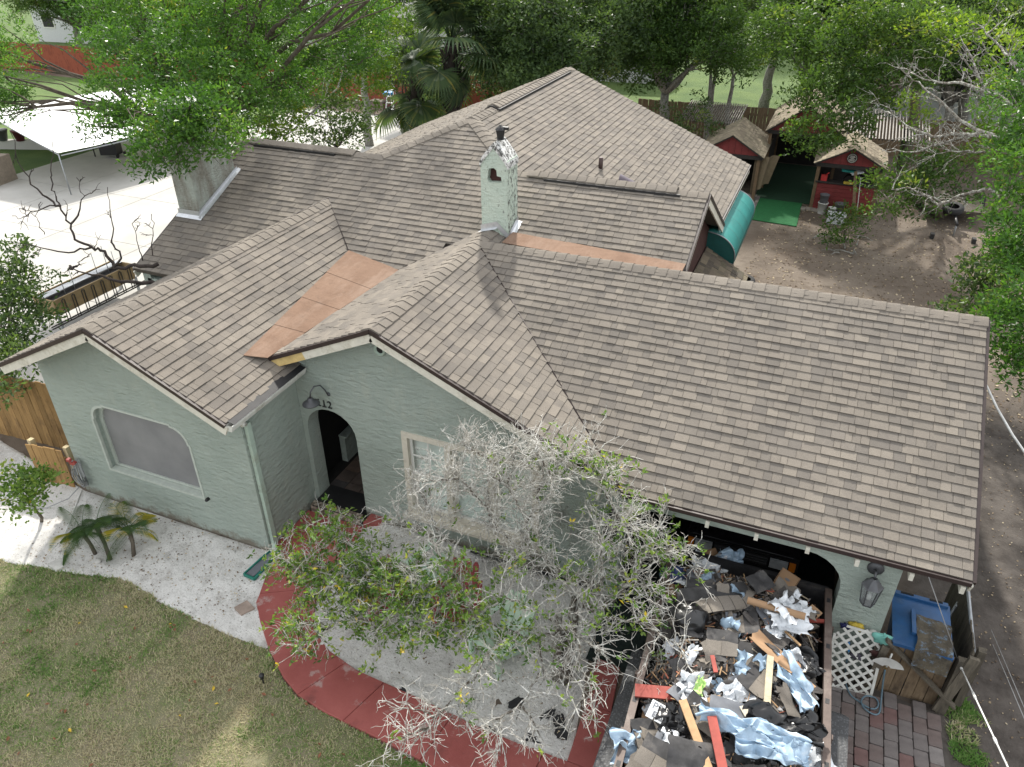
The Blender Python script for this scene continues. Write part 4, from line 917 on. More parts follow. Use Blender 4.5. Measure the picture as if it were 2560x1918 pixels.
tree('lime_tree', 'yellow green tree crown above the pale bare limbs', (13.6, 24.5, 0), cl((2330, 60, 27, 1.1), (2430, 60, 26, 1.2), (2520, 80, 25, 1.1), (2450, 170, 25, .8), (2540, 190, 24, .8), (2290, 260, 26, .35), (2310, 300, 25.6, .3), (2440, 300, 24.5, .45), (2500, 330, 24, .5)), 'leaf_lime', .13, 50, 6, .16, 'bark_grey', seed=67, shell=.25)
# left edge
tree('garden_tree', 'grey green shrubby tree at the corner behind the left wing', (-11.6, 3.2, 0), cl((20, 640, 19.3, .45), (45, 700, 19, .5), (20, 770, 18.5, .6), (70, 770, 18.4, .42), (30, 840, 18, .6), (85, 810, 18.2, .3), (-30, 720, 19, .8), (10, 900, 17.6, .6), (-10, 960, 17, .5)), 'leaf_dark', .11, 240, 8, .10, 'bark_grey', seed=68, shell=.35)
tree('garden_shrub', 'round glossy leaved shrub on the sand by the low gate', at(104, 1300, z=.02), cl((60, 1200, 14.2, .26), (30, 1230, 14.1, .25), (90, 1220, 14, .22), (50, 1260, 13.9, .22), (95, 1190, 14.2, .18), (20, 1190, 14.4, .2), (70, 1240, 13.9, .2)), 'leaf_glossy', .075, 520, 6, .025, 'bark', seed=69, shell=.4, aspect=.55, cat='shrub')
for i, (x, y, s_) in enumerate(((-60, 62, 1.5), (-45, 66, 1.6), (-31, 60, 1.5), (-18, 64, 1.6), (-4, 62, 1.4), (9, 64, 1.6), (22, 58, 1.5), (34, 50, 1.4), (-70, 46, 1.4), (20, 40, 1.2))):
    src = [o for o in bpy.data.objects if o.name.startswith('broadleaf_tree')][i % 3]
    c = copy_tree(src); c.location = (x, y, 0); c.scale = (s_,)*3; c.rotation_euler.z = i*2.1; c['label'] = 'far tree in the row beyond the neighbouring houses'; c['group'] = 'far tree row'

# palms
def fan_frond(seed, L=1.05, pet=.95, nseg=34):
    rr = random.Random(seed); m = MB()
    m.tube([(0, 0, 0), (pet*.5, 0, .10), (pet, 0, .05)], [.018, .013, .009], 5)
    for i in range(nseg):
        a = (i/(nseg-1)-.5)*R(235); l = L*(1-.25*abs(a)/2.05)*rr.uniform(.9, 1.05); wd = .033
        d = Vector((math.cos(a), math.sin(a), 0)); s = Vector((-math.sin(a), math.cos(a), 0)); o = Vector((pet, 0, .05))
        z = lambda t_: -.10*t_*t_-(.55*max(0, t_-.5)**1.5)*1.4+.10*t_*abs(math.sin(a))*.6
        P = []
        for t_, wf in ((0, .35), (.4, 1), (.72, .75), (1, .06)):
            c = o+d*l*t_*(1-.14*t_)+Vector((0, 0, z(t_)*l)); P += [c-s*wd*wf, c+s*wd*wf+Vector((0, 0, .012))]
        m.add(P, [(0, 1, 3, 2), (2, 3, 5, 4), (4, 5, 7, 6)], min(1, max(0, rr.gauss(.45, .16))))
    return m
FAN = []
for q in range(3):
    mm = fan_frond(80+q); me = mm.mesh('frond'); me.materials.append(MAT['leaf_palm']); FAN.append(me)
def sabal(label, base, h, n, s, seed, lean=(0, 0), dead=4):
    rr = random.Random(seed); base = Vector(base); o = thing('fan_palm', label, 'palm tree', base, 'palms behind the house')
    top = base+Vector((lean[0], lean[1], h)); m = MB(); pts = [base.lerp(top, i/8)+Vector((0, 0, 0)) for i in range(9)]
    m.tube(pts, [.17*s+.05*s*math.sin(i*2.4) for i in range(9)], 10)
    for i in range(60):       # old leaf boots
        t_ = rr.uniform(.35, 1); a = rr.uniform(0, 6.28); c = base.lerp(top, t_); d = Vector((math.cos(a), math.sin(a), .9)).normalized()
        m.beam(c+Vector((math.cos(a), math.sin(a), 0))*.15*s, c+d*.42*s, .05*s, .025*s)
    m.build('trunk', 'bark_black', o)
    for i in range(n):
        f = bpy.data.objects.new('frond', rr.choice(FAN)); COL.objects.link(f); f.parent = o
        el = rr.uniform(-40, 80) if i >= dead else rr.uniform(-80, -55)
        f.location = top-base+Vector((0, 0, rr.uniform(-.25, .2)*s)); f.rotation_euler = (rr.uniform(-.5, .5), -R(el), rr.uniform(0, 6.283)); f.scale = (s*rr.uniform(.85, 1.15),)*3
    return o
sabal('tall shaggy fan palm rising behind the rear ridge', (-8.9, 21.6, 0), 4.7, 38, 1.5, 1)
sabal('smaller fan palm with a leaning trunk beside the rusty drum', at(1092, 298, z=0), 2.3, 20, 1.05, 2, (-.5, -.3))
sabal('short fan palm leaning against the red fence', at(1125, 290, z=0), 2.1, 16, .95, 3, (-.35, .1))
sabal('fan palm with drooping yellow tipped fronds left of the tall palm', (-11.2, 22.6, 0), 3.0, 26, 1.25, 4, (0, 0), 9)
def pinnate(seed, L=.72, n=26):
    rr = random.Random(seed); m = MB(); sp = [Vector((L*t_*(1-.12*t_), 0, L*(.42*t_-.62*t_*t_))) for t_ in [i/8 for i in range(9)]]
    m.tube(sp, [.008*(1-.8*i/8) for i in range(9)], 4)
    old = seed == 93
    for i in range(n):
        t_ = .12+.86*i/n; k = t_*8; j = min(7, int(k)); c = sp[j].lerp(sp[j+1], k-j); l = L*.30*math.sin(math.pi*min(1, t_*.9+.12))+.04
        for sd in (-1, 1):
            tip = c+Vector((l*.5, sd*l*.85, -l*.28)); w_ = Vector((.0034, 0, .0012))
            m.add([c-w_, c+w_, (c+tip)/2+w_*1.3+Vector((0, 0, .012)), tip], [(0, 1, 2, 3)], min(1, max(0, rr.gauss(.9 if old else .36, .12))))
    return m
PIN = []
for q in range(5):
    me = pinnate(90+q).mesh('frond'); me.materials.append(MAT['leaf_pygmy']); PIN.append(me)
for i, (px, py, h, n_) in enumerate(((240, 1388, .46, 11), (276, 1400, .58, 13), (335, 1392, .44, 12))):
    rr = random.Random(70+i); b = at(px, py, z=.02)
    o = thing('pygmy_date_palm', ('young feathery palm stem beside the white stone', 'middle stem of the young feathery palms, tallest of three', 'young feathery palm stem with the most yellow fronds')[i], 'palm', b, 'young palms on the sand')
    top = Vector(((-.12, .0), (-.22, .12), (-.12, .16))[i]+(h,))
    MB().tube([b, b+top*.5+Vector((.03, 0, 0)), b+top], [.035, .03, .04], 8).build('stem', 'bark', o)
    for k in range(n_):
        f = bpy.data.objects.new('frond', rr.choice(PIN)); COL.objects.link(f); f.parent = o; f.location = top
        f.rotation_euler = (rr.uniform(-.3, .3), -R(rr.uniform(-35, 55)), k*2.4+rr.uniform(-.3, .3)); f.scale = (rr.uniform(.7, 1.0),)*3
# ---------------------------------------------------------------- lichen-covered tree in the front bed
def front_tree():
    rr = random.Random(21); base = Vector((3.18, .18, .0))
    o = thing('lichen_tree', 'pale lichen covered half bare tree growing in the front sand bed', 'tree', base)
    lim = MB(); twg = MB(); LC = []; TIPS = []
    forks = []
    for i, (dx, dy, h) in enumerate(((-.10, .10, 1.15), (.14, .12, 1.25), (-.02, -.14, .95), (.05, .28, 1.35))):
        e = base+Vector((dx, dy, h)); lim.tube(wiggle(base+Vector((dx*.3, dy*.3, -.05)), e, 6, .05, rr), [.105, .09, .075, .068, .06, .052, .045], 8); forks.append(e)
    lim.tube([base+Vector((0, 0, -.05)), base+Vector((0, .02, .25)), base+Vector((.0, .04, .5))], [.17, .14, .09], 10)
    L = [(1120, 1170, 2.6, 0), (1210, 1130, 2.9, 0), (1290, 1115, 3.1, .05), (1060, 1250, 2.2, .05), (1180, 1230, 2.5, 0), (1350, 1150, 2.9, .12), (1430, 1130, 3.0, .5), (1505, 1180, 2.8, .6), (1260, 1200, 2.7, .05), (965, 1290, 1.9, .05), (1100, 1320, 2.0, .1), (1380, 1230, 2.5, .05), (1020, 1180, 2.5, 0), (1150, 1110, 2.9, 0), (1330, 1210, 2.6, 0), (1230, 1280, 2.3, 0), (1300, 1270, 2.4, 0),
     (1560, 1290, 2.3, .4), (1640, 1340, 2.1, .5), (1690, 1390, 1.9, .25), (1600, 1420, 1.9, .4), (1620, 1560, 1.6, .15), (1720, 1640, 1.5, .06), (1560, 1690, 1.3, .12), (1500, 1350, 2.1, .2), (1650, 1480, 1.8, .2), (1530, 1560, 1.5, .15),
     (770, 1380, 1.5, 1), (850, 1345, 1.6, 1), (900, 1440, 1.5, 1), (1000, 1410, 1.7, 1), (990, 1520, 1.4, 1), (1090, 1490, 1.6, 1), (1110, 1580, 1.3, 1), (760, 1500, 1.2, .9), (745, 1640, 1.0, .8), (830, 1570, 1.1, .9), (930, 1600, 1.1, .9), (1220, 1480, 1.8, .7), (1190, 1560, 1.5, .8), (880, 1390, 1.6, 1), (960, 1470, 1.5, 1), (1050, 1550, 1.4, 1), (820, 1440, 1.4, 1), (1030, 1450, 1.7, 1), (730, 1420, 1.3, .9), (870, 1500, 1.3, 1), (1130, 1430, 1.8, .8), (700, 1360, 1.4, .9), (800, 1310, 1.6, 1), (720, 1560, 1.1, .9), (930, 1380, 1.7, 1), (860, 1450, 1.5, 1), (780, 1450, 1.3, 1), (1060, 1600, 1.3, .9), (1160, 1520, 1.6, .9), (900, 1540, 1.3, 1),
     (960, 1870, 1.0, 0), (1060, 1840, 1.0, 0), (1250, 1890, 1.0, 0), (1180, 1720, 1.3, .45), (1420, 1830, 1.0, .06), (1510, 1770, 1.1, .1), (1010, 1770, 1.1, .05), (1280, 1400, 1.9, .2), (1340, 1380, 1.9, .1), (1400, 1420, 1.7, .15), (1450, 1480, 1.6, .25), (1480, 1620, 1.4, .2), (1400, 1560, 1.4, .1), (1330, 1520, 1.6, .3), (1280, 1620, 1.3, .3), (1450, 1700, 1.2, .15), (1360, 1700, 1.1, .1), (1520, 1430, 1.8, .3), (1580, 1500, 1.6, .2), (1290, 1800, 1.0, .05), (1200, 1650, 1.2, .4), (1180, 1840, 1., .0), (1100, 1790, 1., 0), (1350, 1840, .9, .05)]
    L += [(q[0]+rr.uniform(-50, 50), q[1]+rr.uniform(-45, 45), q[2]+rr.uniform(-.25, .25), q[3]*.4) for q in L if q[2] >= 1.85 and q[3] < .9]
    nodes = [(f, (f-base).length) for f in forks]      # (point, wood length from the ground)
    L = sorted(L, key=lambda q: (at(q[0], q[1], z=q[2])-forks[0]).length)
    for px, py, z, leaf in L:
        e = at(px, py, z=z); fk, pl_ = min(nodes, key=lambda k: (e-k[0]).length+.46*k[1]+rr.random()*.06)
        d = e-fk; n = 9; pts = []
        for i in range(n+1):
            t_ = i/n; p = fk.lerp(e, t_); p.z += math.sin(math.pi*t_)*.18*d.length*(.6 if z < 1.6 else .15)
            if i: p += Vector((rr.gauss(0, 1), rr.gauss(0, 1), rr.gauss(0, .8)))*.022*d.length*math.sin(math.pi*min(1, t_+.12))
            pts.append(p)
        for i in range(1, 8): nodes.append((pts[i], pl_+d.length*i/n))
        r0 = .012+.011*d.length; lim.tube(pts, [max(.005, r0*(1-.80*i/n)) for i in range(n+1)], 6)
        ns = int((20+d.length*9.)*(.40 if (z < 1.75 and leaf < .5) else (.56 if leaf > .6 else .66)))
        for _ in range(ns):
            t_ = rr.uniform(.22, 1.0); k = min(n-1, int(t_*n)); p = pts[k].lerp(pts[k+1], t_*n-k)
            out = (d.normalized()*rr.uniform(.1, .8)+Vector((rr.gauss(0, 1), rr.gauss(0, 1), rr.gauss(.12, .75))).normalized()).normalized()
            l2 = rr.uniform(.22, .50)*(.75 if leaf > .7 else 1); q = p+out*l2+Vector((0, 0, -.05*l2 if z < 1.3 else .04)); sp = wiggle(p, q, 4, .07, rr); w2 = rr.choice((.0042, .005, .006, .008))
            twg.tube(sp, [w2*f_ for f_ in (1.35, 1.1, .9, .7, .5)], 4, cap=False)
            for _ in range(rr.randint(4, 7)):
                j = rr.randrange(1, 5); b = sp[j]; o2 = (out*rr.uniform(.2, .9)+Vector((rr.gauss(0, 1), rr.gauss(0, 1), rr.gauss(0, .9))).normalized()).normalized(); l3 = rr.uniform(.09, .24)
                e3 = b+o2*l3; twg.tube(wiggle(b, e3, 3, .10, rr), [.0040, .0036, .0030, .0024], 3, cap=False)
                if rr.random() < .55:
                    b2 = b.lerp(e3, rr.uniform(.4, .9)); o3 = (o2+Vector((rr.gauss(0, 1), rr.gauss(0, 1), rr.gauss(0, 1)))*.7).normalized(); twg.tube([b2, b2+o3*rr.uniform(.05, .11)], [.0034, .0026], 3, cap=False)
                if rr.random() < leaf*.66: TIPS.append(e3)
    lim.build('trunk', 'bark_front', o); twg.build('twigs', 'twig_pale', o, kind='stuff')
    rs = np.random.default_rng(5); T = np.array([tuple(t_) for t_ in TIPS]); k = 7
    c = (T[:, None, :]+rs.normal(0, .022, (len(T), k, 3))).reshape(-1, 3)
    co, q = leaf_quads(c, .068, rs, .46, .45); tone = np.clip(np.repeat(rs.normal(.46, .19, len(T)), k)+rs.normal(0, .14, len(T)*k), 0, 1)
    me = fast_mesh('crown', co-np.array(base), q, tone, 'leaf_glossy'); c_ = bpy.data.objects.new('crown', me); COL.objects.link(c_); c_.parent = o
    ms = MB()      # beard moss
    for px, py, z, n in ((1405, 1280, 2.0, 160), (1440, 1330, 1.9, 120), (1240, 1400, 1.7, 120), (1500, 1290, 2.0, 90), (1150, 1770, 1.1, 120), (1640, 1640, 1.5, 60), (1330, 1330, 1.9, 80)):
        p0 = at(px, py, z=z)
        for _ in range(n):
            p = p0+Vector((rr.gauss(0, .09), rr.gauss(0, .09), rr.gauss(0, .09))); l = rr.uniform(.05, .16)
            ms.tube([p, p+Vector((rr.gauss(0, .02), rr.gauss(0, .02), -l*.5)), p+Vector((rr.gauss(0, .03), rr.gauss(0, .03), -l))], [.0028, .0024, .0018], 3, cap=False)
    ms.build('beard_moss', 'moss_grey', o, kind='stuff')
front_tree()
# ---------------------------------------------------------------- garden chairs
simple('chair_mint', (.46, .60, .47), .55, var=.1, scale=5, bump=.05); simple('chair_red', (.25, .035, .045), .5, var=.12, scale=5, bump=.05)
def adirondack(label, mat, loc, rz, group=None):
    o = thing('garden_chair', label, 'chair', loc, 'plastic garden chairs in the sand bed', rz)
    def part(name, mb): return mb.build(name, mat, o, local=True)
    for i in range(5):       # sloping seat slats, front at -y
        y = -.26+i*.105; z = .36-.035*i-(.012 if i == 0 else 0); part('seat_slat', MB().box((0, y, z), (.50, .088, .022), (R(-18 if i else 12), 0, 0)))
    for i in range(5):
        x = (i-2)*.098; h = .62+.10*(1-abs(i-2)/2); a = R(-24)
        k = MB().add([(x-.043, 0, 0), (x+.043, 0, 0), (x*1.12+.045, 0, h-.05), (x*1.12+.02, 0, h), (x*1.12-.02, 0, h), (x*1.12-.045, 0, h-.05)]+[(x-.043, .02, 0), (x+.043, .02, 0), (x*1.12+.045, .02, h-.05), (x*1.12+.02, .02, h), (x*1.12-.02, .02, h), (x*1.12-.045, .02, h-.05)], [(5, 4, 3, 2, 1, 0), (6, 7, 8, 9, 10, 11)]+[(j, (j+1) % 6, (j+1) % 6+6, j+6) for j in range(6)])
        k.xf(Matrix.Translation((0, .22, .20)) @ Matrix.Rotation(a, 4, 'X')); part('back_slat', k)
    part('back_rail', MB().box((0, .40, .60), (.52, .03, .06), (R(-24), 0, 0)))
    for s in (-1, 1):
        part('arm', MB().poly([(s*.25, -.34, .535), (s*.36, -.34, .535), (s*.37, -.1, .535), (s*.33, .36, .515), (s*.27, .36, .515)] if s > 0 else [(s*.27, .36, .515), (s*.33, .36, .515), (s*.37, -.1, .535), (s*.36, -.34, .535), (s*.25, -.34, .535)], .024))
        part('leg', MB().add([(s*.28-.02, -.30, 0), (s*.28+.02, -.30, 0), (s*.28+.02, -.24, 0), (s*.28-.02, -.24, 0), (s*.28-.02, -.34, .51), (s*.28+.02, -.34, .51), (s*.28+.02, -.22, .51), (s*.28-.02, -.22, .51)], [(3, 2, 1, 0), (4, 5, 6, 7), (0, 1, 5, 4), (1, 2, 6, 5), (2, 3, 7, 6), (3, 0, 4, 7)]))
        part('side_rail', MB().beam((s*.25, -.30, .33), (s*.25, .44, .02), .025, .10))
        part('rear_brace', MB().beam((s*.275, .30, .50), (s*.26, .38, .08), .025, .05))
    return o
adirondack('mint green plastic garden chair next to the lichen tree trunk', 'chair_mint', (2.22, .22, .03), R(-24))
adirondack('dark red plastic garden chair facing the mint chair by the tree trunk', 'chair_red', (1.42, .52, .03), R(16))
adirondack('dark red plastic garden chair under the leafy branches by the walk', 'chair_red', (.18, .42, .02), R(150))
adirondack('mint green plastic garden chair under the leafy branches by the window', 'chair_mint', (.78, 1.05, .02), R(160))
# ground bits in the beds
simple('weed_cloth', (.022, .022, .024), .8, var=.3)
for i, (px, py, sx_, sy_, a) in enumerate(((1400, 1820, .16, .34, .5), (1345, 1850, .30, .12, .2), (1290, 1760, .22, .14, 1.), (1230, 1825, .30, .05, -.1), (1015, 1735, .22, .05, -.4), (1370, 1790, .10, .22, -.5))):
    p = at(px, py, z=.03)
    def f(u, v, p=p, a=a, sx_=sx_, sy_=sy_, i=i):
        x, y = (u-.5)*sx_*(1+.5*nz(v*3, i)), (v-.5)*sy_*(1+.5*nz(u*3, i+9)); return Vector((p.x+x*math.cos(a)-y*math.sin(a), p.y+x*math.sin(a)+y*math.cos(a), .045+.03*abs(nz(u*4, v*4, i*3.1))))
    MB().grid(f, 7, 7).build('weed_cloth_scrap', 'weed_cloth', label='torn black weed cloth scrap lying on the sand', cat='cloth scrap', group='black weed cloth scraps')
k = MB()
def f(u, v): return Vector((1.0+u*2.1, 1.93-.10*v, .03+.07*math.sin(v*2)+.02*nz(u*9, v*2)))
k.grid(f, 16, 3).build('bed_edging', 'weed_cloth', label='black plastic edging along the foot of the window wall', cat='edging')
# ---------------------------------------------------------------- dump trailer with roofing waste
simple('trailer_brown', (.115, .085, .072), .55, .2, var=.25, scale=7, dirt=(.19, .155, .135)); simple('trailer_black', (.018, .018, .02), .6, var=.3, dirt=(.05, .045, .04)); simple('tyre', (.02, .02, .021), .85); simple('rim_grey', (.3, .3, .31), .4, .6)
t = newmat('tread_plate'); p = t.pos()
v_ = t.n('ShaderNodeTexVoronoi', ins={'Vector': p, 'Scale': 34.}).outputs[0]
t.out(t.mix(t.ramp(v_, [(.25, 1), (.42, 0)]), (.055, .057, .06), (.10, .104, .11)), .6, .2, t.bump(v_, .5, .008))
TR = thing('dump_trailer', 'brown railed dump trailer heaped with torn roofing waste', 'trailer', (5.3, -.6, 0))
xl, xr, yb, yf = 4.24, 6.34, -3.6, 1.92; sk = .045   # skew: rails drift to +x towards the camera
X = lambda x, y: x+sk*(1.9-y)
def TB(name, mat, mb, par=TR): return mb.build(name, mat, par)
zr = 1.30
TB('bed', 'trailer_black', MB().poly([(X(xl, yb), yb, .72), (X(xr, yb), yb, .72), (X(xr, yf), yf, .72), (X(xl, yf), yf, .72)], .08))
for x, n in ((xl, -1), (xr, 1)):
    w_ = TB('side_wall', 'trailer_black', MB().beam((X(x, yb), yb, 1.0), (X(x, yf), yf, 1.0), .045, .56))
    TB('top_rail', 'trailer_brown', MB().beam((X(x, yb), yb, zr), (X(x, yf), yf, zr), .085, .075))
    for y in (-1.55, -.72, .10, .92, 1.70): TB('stake_pocket', 'trailer_black', MB().box((X(x, y), y, zr+.005), (.045, .07, .07), (0, 0, 0)))
    for y in (-1.9, -1.1, -.3, .5, 1.3): TB('side_post', 'trailer_brown', MB().box((X(x, y)+n*.05, y, .98), (.055, .06, .58)))
TB('front_wall', 'trailer_black', MB().beam((X(xl, yf), yf, 1.0), (X(xr, yf), yf, 1.0), .045, .56)); TB('front_rail', 'trailer_black', MB().beam((X(xl, yf), yf, zr-.004), (X(xr, yf), yf, zr-.004), .07, .07))
def fend(side):
    x0 = X(xl, -1)-.06 if side < 0 else X(xr, -1)+.06
    k = MB().poly([(x0, .35, .86), (x0, -2.3, .86), (x0+side*.22, -2.3, .86), (x0+side*.22, .35, .86)] if side > 0 else [(x0-.22, .35, .86), (x0-.22, -2.3, .86), (x0, -2.3, .86), (x0, .35, .86)], .012)
    k.beam((x0+side*.11, .35, .856), (x0+side*.11, .62, .55), .22, .012); TB('fender', 'tread_plate', k)
    for y in (-.35, -1.25):
        w_ = TB('wheel', 'tyre', MB().lathe([(.20, -.10), (.33, -.10), (.36, -.06), (.36, .06), (.33, .10), (.20, .10)], 22, (x0+side*.10, y, .36), (0, R(90), 0)))
        TB('rim', 'rim_grey', MB().lathe([(.02, .06), (.19, .08), (.2, .03)], 16, (x0+side*.12, y, .36), (0, R(90*side), 0)), w_)
fend(-1); fend(1)
# heap surface
rd = random.Random(99)
def heap(x, y):
    u = (x-X(xl, y))/(xr-xl); e = max(0, min(1, min(u, 1-u)*5)); fy = max(0, min(1, (yf-y)*2.2))
    return .95+.46*e*(.35+.65*fy)+.10*nz(x, y, 0, 2.2)+.07*nz(x, y, 5, 6)
hm = MB(); nx, ny = 46, 120; hv = []
for j in range(ny+1):
    for i in range(nx+1):
        y = yb+.05+(yf-yb-.1)*j/ny; x = X(xl, y)+.04+(xr-xl-.08)*i/nx; hv.append((x, y, heap(x, y)-.07+.03*nz(x*14, y*14)))
for j in range(ny):
    for i in range(nx):
        a = j*(nx+1)+i; hm.f.append([a, a+1, a+nx+2, a+nx+1]); hm.r.append(rd.random()); hm.sm.append(False)
hm.v = hv
t = newmat('waste_mix'); p = t.pos(); c = t.ramp(t.attr(), [(0, (.02, .02, .021)), (.4, (.05, .047, .045)), (.65, (.115, .10, .09)), (.85, (.20, .165, .135)), (.95, (.34, .33, .33)), (1, (.45, .45, .46))], 'LINEAR')
c = t.mix(t.ramp(t.noise(18, 5, .7, p), [(.5, 0), (.62, .8)]), c, (.035, .033, .032)); t.out(c, .9, 0, t.bump(t.noise(40, 4, .7, p), .8, .03))
hm.build('roofing_rubble', 'waste_mix', label='fine dark roofing rubble filling the dump trailer', cat='rubble', kind='stuff')
chips = MB()      # small scraps
for _ in range(5200):
    y = rd.uniform(-2.2, yf-.1); x = X(xl, y)+.08+rd.random()*(xr-xl-.16); s = rd.uniform(.02, .085)
    chips.box((x, y, heap(x, y)-.02+rd.uniform(-.02, .03)), (s, s*rd.uniform(.4, 1.2), .005), (rd.gauss(0, .5), rd.gauss(0, .5), rd.uniform(0, 6.3)), rd.random())
chips.build('waste_chips', 'waste_mix', label='small scraps of felt and shingle strewn over the trailer load', cat='rubble', kind='stuff')
spl = MB()
for _ in range(900):
    y = rd.uniform(-2., yf-.1); x = X(xl, y)+.08+rd.random()*(xr-xl-.16); l = rd.uniform(.05, .22)
    spl.box((x, y, heap(x, y)+rd.uniform(-.02, .05)), (l, rd.uniform(.006, .018), .008), (rd.gauss(0, .4), rd.gauss(0, .4), rd.uniform(0, 6.3)), rd.random())
t = newmat('splinter'); t.out(t.ramp(t.attr(), [(0, (.42, .28, .15)), (.35, (.34, .20, .11)), (.55, (.30, .06, .045)), (.7, (.5, .42, .3)), (.85, (.55, .56, .58)), (1, (.12, .10, .09))]), .85); spl.build('wood_splinters', 'splinter', label='wood splinters and paper bits strewn over the trailer load', cat='rubble', kind='stuff')
# materials of the waste
simple('felt_black', (.045, .044, .045), .85, var=.5, scale=7, dirt=(.13, .12, .11)); simple('felt_grey', (.14, .15, .17), .7, var=.25, scale=6); simple('sheet_blue', (.34, .46, .58), .45, var=.25, scale=9, dirt=(.55, .62, .68)); simple('sheet_white', (.66, .69, .72), .45, var=.15, scale=8); simple('bag_black', (.012, .012, .013), .28, var=.3, spec=.6)
simple('card_brown', (.33, .205, .115), .85, var=.18, scale=5, bump=.05); simple('wood_red', (.32, .062, .045), .7, var=.25, scale=6); simple('wood_tan', (.42, .265, .135), .75, var=.3, scale=8); simple('wood_pale', (.50, .43, .30), .75, var=.3, scale=8, dirt=(.28, .27, .17)); simple('tarp_navy', (.05, .075, .20), .5, var=.3); simple('bag_lime', (.45, .68, .22), .4, var=.2); simple('card_pale', (.66, .60, .48), .7, var=.1); simple('print_grey', (.16, .17, .19), .7)
def place(mb, px, py, dz, rot, rz=None):
    """drop local geometry onto the heap under a photo pixel"""
    p = at(px, py, z=1.38)
    for _ in range(4): p = at(px, py, z=heap(p.x, p.y)+dz)
    m = Matrix.Translation(p) @ Euler(rot).to_matrix().to_4x4(); mb.xf(m); return p
def slabm(L, W, n=10, bend=.06, tear=.02, seed=0, th=.008, curl=0.):
    m = MB(); top = []; 
    def f(u, v, o=0.):
        x = (u-.5)*L; y = (v-.5)*W*(1+tear*4*nz(u*5, v*2, seed)); z = bend*nz(u*2.3, v*1.7, seed*1.7)+curl*(u-.5)**2*L; x += tear*nz(u*2, v*9, seed+4)*2
        return Vector((x, y, z-o))
    m.grid(lambda u, v: f(u, v), n, max(3, n//2)); m.grid(lambda u, v: f(1-u, v, th), n, max(3, n//2)); return m
def crumple(L, W, seed, amp=.09, n=22):
    def f(u, v):
        x, y = (u-.5)*L, (v-.5)*W
        w_ = amp*(nz(u*3, v*3, seed)+.6*nz(u*7, v*7, seed+2)+.35*abs(nz(u*13, v*13, seed+5)))
        return Vector((x+amp*.9*nz(u*4, v*4, seed+9), y+amp*.9*nz(u*4, v*4, seed+13), w_+.03*abs(nz(u*6, v*2, seed+20))))
    return MB().grid(f, n, n)
def waste(name, mb, mat, px, py, dz, rot, label, cat, group=None):
    place(mb, px, py, dz, rot); return mb.build(name, mat, label=label, cat=cat, group=group)
# shingled strips (dark felt below, tan tabs above)
def strip(px, py, L, W, a, tilt, seed, label, bend=.05):
    o_ = at(px, py, z=1.45); p = o_
    for _ in range(3): p = at(px, py, z=heap(p.x, p.y)+.09)
    th = thing('shingle_strip', label, 'shingle strip', p, 'torn shingle strips on the load')
    rot = Matrix.Translation(p) @ Euler((tilt[0], tilt[1], a)).to_matrix().to_4x4()
    m = slabm(L, W, 12, bend, .02, seed); m.xf(rot); m.build('felt_back', 'felt_black', th)
    rr = random.Random(seed); n = max(2, int(L/.17))
    for i in range(n):
        u0, u1 = i/n+.004, (i+1)/n-.004
        k = MB()
        def f(u, v, u0=u0, u1=u1):
            uu = u0+(u1-u0)*u; vv = -.02+.52*v; return Vector(((uu-.5)*L, (vv-.5)*W, bend*nz(uu*2.3, vv*1.7, seed*1.7)+.012))
        k.grid(f, 3, 3, rr.random()); k.xf(rot); k.build('tab', 'shingle', th)
strip(1790, 1495, 1.05, .42, R(38), (.10, .12), 1, 'long curled shingle strip, the largest on top of the trailer load')
strip(1858, 1545, .55, .36, R(-78), (.25, -.1), 2, 'shingle strip on edge beside the cardboard tube')
strip(1865, 1635, .55, .34, R(14), (.15, .05), 3, 'shingle strip with torn fringe in the middle of the load')
strip(1805, 1605, .38, .36, R(5), (.12, -.08), 4, 'upside down shingle piece left of the fringed strip')
strip(1760, 1790, .50, .34, R(-20), (.1, .1), 5, 'shingle strip below the white felt sheet')
strip(1890, 1700, .40, .34, R(70), (.05, .1), 6, 'dusty shingle strip beside the pale plank')
strip(1630, 1830, .42, .32, R(30), (.1, .1), 7, 'shingle strip at the left rail by the blue sheet')
strip(1660, 1900, .55, .36, R(-12), (.12, .05), 8, 'shingle strip under the dark felt at the rear of the load')
rr = random.Random(4)
for i in range(84):
    y = rr.uniform(-1.6, 1.6); x = X(xl, y)+.2+rr.random()*(xr-xl-.4); L_ = rr.uniform(.18, .5); W_ = rr.uniform(.12, .32)
    m = slabm(L_, W_, 8, .06, .05, i+50); m.xf(Matrix.Translation((x, y, heap(x, y)+rr.uniform(0, .06))) @ Euler((rr.gauss(0, .3), rr.gauss(0, .3), rr.uniform(0, 6.3))).to_matrix().to_4x4())
    mt = rr.choice(('felt_black', 'felt_grey', 'shingle', 'shingle', 'shingle', 'waste_mix', 'waste_mix')); nm = {'felt_black': 'black', 'felt_grey': 'grey', 'shingle': 'tan', 'waste_mix': 'dirty'}[mt]
    if mt == 'shingle': m.r = [rr.random()*.6]*len(m.r)
    m.build('roofing_scrap', mt, label='torn %s roofing scrap lying loose on the trailer load' % nm, cat='scrap', group='torn %s roofing scraps' % nm)
